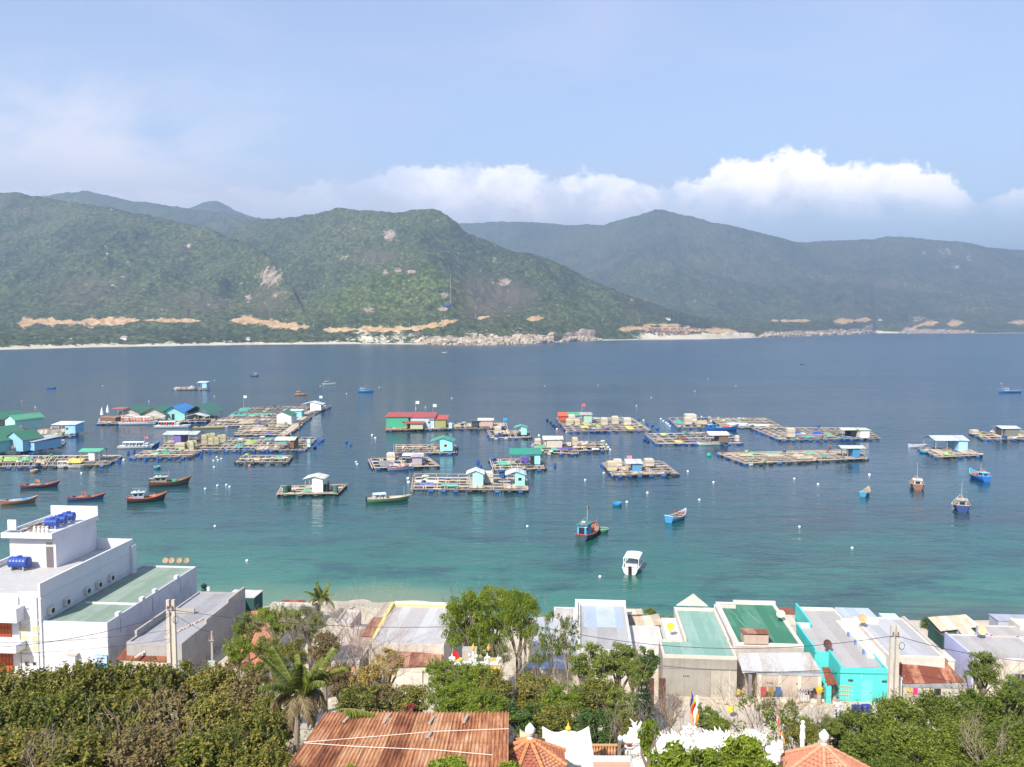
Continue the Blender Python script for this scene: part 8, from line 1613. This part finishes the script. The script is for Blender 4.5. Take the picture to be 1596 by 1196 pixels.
flag('striped blue yellow red white orange flag hanging above the wheel ornament', 1077, 1146, 1075, 34.6, .48, 1.15, -1, fall=.95, seed=2)
flag('second striped flag leaning left of the pink tiled pavilion', 1218, 1160, 1104, 36, .5, .85, -9, fall=1.1, seed=5)
flag('small plain red flag at the left of the yellow shrine', 698, 1050, 1011, 58, .55, .7, 8, [(.62, .02, .02), (.60, .03, .02)], .5)
# little yellow shrine with white ornaments
q = PY(740, 1060, 57); gz = ground(q.x, 57)-.2; o = thing('shrine', 'small yellow walled shrine terrace with white carved crest, before the tall trees', 'shrine', (q.x, 57, gz)); hh = PY(740, 1037, 57).z-gz; kk = depth(q)/F; w_ = 42*kk
YEL = paint((.72, .54, .12), .8, .25); mb = MB(); mb.box(-w_, w_, 0, .25, 0, hh); mb.box(-w_, w_, .25, 2.6, -.5, hh-.5); mb.build('wall', YEL, o)
MB().box(-w_-.05, w_+.05, -.06, .3, hh, hh+.14).build('coping', WSTUC, o); g = random.Random(4)
for k, x in enumerate((-1.55, -.1, .85, 1.6)):
    mb = MB(); s_ = [.55, .95, .6, .5][k]
    for j in range(12): mb.ball((x+g.uniform(-.26, .26)*s_, .1+g.uniform(-.08, .08), hh+.15+g.uniform(0, .6)*s_), .10*g.uniform(.6, 1.3), 7, 5)
    mb.tube([(x, .1, hh+.2), (x, .1, hh+.3+.9*s_)], [.12, .02], 7); mb.build('crest', WSTUC, o)
for x in (-.1, .95): MB().lathe([(.09, hh+1.0), (.13, hh+1.15), (.04, hh+1.4), (.01, hh+1.5)], 8, (x, .1, 0)).build('flame_finial', paint((.75, .42, .08), .6, .2), o)
MB().box(-.9, .1, .8, 1.6, hh-.5, hh+.7).build('altar_block', paint((.46, .40, .34), .9, .4), o)
# brick pieces near the dark round tree, small details in the temple yard
for lb, a, b in (('orange brick stub left of the narrow dark passage', 1014, 1066), ('orange brick stub right of the narrow dark passage', 1032, 1066)):
    q = PY(a, b, 64); gz = ground(q.x, 64); o = thing('brick_pier', lb, 'brick pier', (q.x, 64, gz)); MB().box(-.25, .25, -.15, .15, -.1, q.z-gz+.4).build('bricks', paint((.50, .24, .14), .9, .5, 3), o)
q = PY(1100, 1144, 36); 
# statues and lantern near the leaning flag
for lb, a, b, Y_, s_ in (('small white standing statue in the garden by the pink pavilion', 1251, 1141, 44, .9), ('white knobbly stucco crest left of the pink pavilion', 1210, 1166, 35, .7), ('second white knobbly crest lower left of the pink pavilion', 1202, 1178, 34, .7)):
    q = PY(a, b, Y_); o = thing('stucco_ornament', lb, 'ornament', (q.x, Y_, q.z-.5)); mb = MB(); g = random.Random(int(a))
    if 'standing' in lb: mb.lathe([(.10, -.8), (.13, .05), (.16, .2), (.12, .6), (.15, .8), (.06, .92)], 10); mb.ball((0, 0, 1.02), .11, 9, 7)
    else:
        mb.tube([(0, 0, -.8), (0, 0, .5)], [.16, .1], 7)
        for j in range(16): mb.ball((g.uniform(-.35, .35)*s_, g.uniform(-.1, .1), .3+g.uniform(-.1, .75)*s_), .15*g.uniform(.6, 1.2), 7, 5)
    mb.build('figure', WSTUC, o)
o = thing('railing', 'low orange balustrade behind the white wall and the dragon head', 'railing', PY(922, 1166, 37)); mb = MB()
for k in range(9): mb.lathe([(.04, -.3), (.065, -.15), (.035, .05), (.06, .1)], 6, (k*.13, 0, 0))
mb.box(-.05, 1.15, -.05, .05, .1, .17); mb.build('balusters', paint((.62, .30, .14), .8, .3), o)
o = thing('stone_post', 'short white post on the street left of the bare garden trees', 'post', P(1086, 1102, 3.1)); MB().box(-.08, .08, -.08, .08, -.2, .9).build('shaft', WSTUC, o)

# ================================================================== far shore: things standing on the hills
def far(name, label, cat, px, py, group=None):
    p = hill_point(px, py); return thing(name, label, cat, (p.x, p.y, p.z-.5), 0, group), depth(p)/F
o, k = far('radio_mast', 'thin lattice mast on the green headland spur', 'mast', 702, 480); hM = 47*k; mb = MB()
for i in range(3): a = i*2.094; mb.tube([(1.1*math.cos(a), 1.1*math.sin(a), 0), (.35*math.cos(a), .35*math.sin(a), hM)], [.22, .14], 4)
for j in range(14):
    z_ = hM*j/14; r_ = 1.1-.75*j/14; pts = [(r_*math.cos(i*2.094), r_*math.sin(i*2.094), z_) for i in range(4)]; mb.tube(pts, .1, 4)
mb.build('lattice', paint((.55, .42, .38), .6, .2), o); MB().tube([(0, 0, hM), (0, 0, hM+5)], [.15, .05], 5).build('aerial', paint((.6, .6, .6), .5, .1), o)
o, k = far('mast_shed', 'blue roofed shed at the foot of the lattice mast', 'shed', 698, 478.5); MB().box(-4, 4, -3, 3, 0, 4.5).build('wall', paint((.04, .10, .40), .7, .2), o); MB().extrude_y([(-4.5, 4.5), (4.5, 4.5), (0, 6.5)], -3.4, 3.4).build('roof', paint((.05, .12, .42), .6, .2), o)
for lb, a, b, w_, c_ in (('small white hut on the sandy far left beach', 193, 530, 9, (.75, .75, .72)), ('white bungalow above the building site', 1040, 499, 9, (.75, .70, .62)), ('tiny white hut among the trees at the left end of the spur beach', 388, 531, 6, (.7, .68, .62)), ('small white house on the far right shore', 1372, 500, 5, (.7, .7, .68))):
    o, k = far('beach_hut' if 'hut' in lb else 'bungalow', lb, 'hut' if 'hut' in lb else 'house', a, b); x = w_*k/2; MB().box(-x, x, -3, 3, -1, 3.6).build('wall', paint(c_, .8, .2), o); MB().extrude_y([(-x-.6, 3.6), (x+.6, 3.6), (0, 6)], -3.6, 3.6).build('roof', paint((.55, .45, .38), .8, .3), o)
vp = None; cnt = 0
for row, (py, x0_, x1_, n_) in enumerate(((513, 1012, 1098, 16), (517, 1018, 1072, 10), (521, 1020, 1066, 9))):
    for i in range(n_):
        px = x0_+(x1_-x0_)*i/(n_-1); p = hill_point(px, py+1.5); k = depth(p)/F
        lb = ['unfinished brown villa in the top row of the building site', 'unfinished brown villa in the middle row of the building site', 'unfinished brown villa in the lowest row of the building site'][row]
        gp = ['villas of the top row', 'villas of the middle row', 'villas of the lowest row'][row]
        if vp is None:
            vp = thing('villa', lb, 'villa', (p.x, p.y, p.z-.5), 0, gp); x = 1.7*k; MB().box(-x, x, -4, 4, -2, 2.8).build('wall', paint((.42, .30, .24), .8, .3), vp); MB().extrude_y([(-x-.6, 2.8), (x+.6, 2.8), (0, 4.6)], -4.6, 4.6).build('roof', paint((.26, .13, .11), .8, .3), vp)
            for s_ in (-.5, .5): MB().box(s_*x-.7, s_*x+.7, -4.08, -3.95, .4, 1.9).build('window', GLASS, vp)
        else: dup(vp, (p.x, p.y, p.z-.5), 0, lb, gp)
lp = None
for i, (px, py) in enumerate([(430, 512), (489, 514), (517, 515), (560, 514), (579, 515), (605, 513), (638, 511), (692, 500), (742, 498), (856, 500), (884, 501), (938, 502), (975, 503), (997, 504), (1056, 503), (1086, 502), (1280, 500), (1330, 498)]):
    p = hill_point(px, py); k = depth(p)/F
    if lp is None:
        lp = thing('street_lamp', 'slender lamp post along the far coast road', 'street lamp', (p.x, p.y, p.z-.5), 0, 'lamp posts of the far coast road'); MB().tube([(0, 0, 0), (0, 0, 10)], [.22, .14], 5).build('pole', paint((.62, .62, .62), .5, .1), lp); MB().beam((0, 0, 10), (1.8, 0, 10.3), .25, .18).build('lamp_head', paint((.7, .7, .7), .5, .1), lp)
    else: dup(lp, (p.x, p.y, p.z-.5), 0)
# boulders heaped along the rocky points
bm_ = MB(); g = random.Random(12); bm_.smooth = False
for (x0_, x1_, n_, a_, b_) in ((652, 862, 330, 0, 26), (800, 862, 120, 0, 55), (874, 936, 70, 0, 16), (1184, 1364, 170, 0, 16), (1402, 1520, 60, 0, 16), (735, 775, 40, 20, 60)):
    for i in range(n_):
        px = g.uniform(x0_, x1_); j = int(np.argmin(np.abs(cols-px))); s_ = a_+g.random()**1.4*(b_-a_); ii = int(np.argmin(np.abs(s0-s_))); c_ = Vector((X[ii, j], Y[ii, j], max(0, Z[ii, j]))); r_ = g.uniform(1.2, 3.6)*(1.25 if px > 1100 else 1)*(1.4 if g.random() < .12 else 1); n0 = len(bm_.v)
        bm_.ball(c_+Vector((0, 0, r_*.3)), r_, 7, 5, (g.uniform(.8, 1.4), g.uniform(.7, 1.2), g.uniform(.6, 1.1)))
        for q_ in range(n0, len(bm_.v)): v = bm_.v[q_]; bm_.v[q_] = (v[0]+g.uniform(-.22, .22)*r_, v[1]+g.uniform(-.22, .22)*r_, v[2]+g.uniform(-.18, .18)*r_)
gran, t, b = newmat('granite'); geo = N(t, 'ShaderNodeNewGeometry'); n_ = NOISE(t, geo.outputs['Position'], .35, 5, .65)
L(t, RAMP(t, M(t, 'ADD', M(t, 'MULTIPLY', n_, .6), M(t, 'MULTIPLY', geo.outputs['Random Per Island'], .4)), [(.25, (.28, .20, .13)), (.5, (.48, .38, .26)), (.75, (.60, .51, .38))]), b.inputs['Base Color']); b.inputs['Roughness'].default_value = .9
o = bm_.build('boulders', gran); tag(o, 'pale granite boulders heaped along the rocky points of the far shore', 'boulders', kind='stuff')

for o in sc.objects:
    if o.parent is None and o.get('category') and not o.get('kind'): o['kind'] = 'thing'
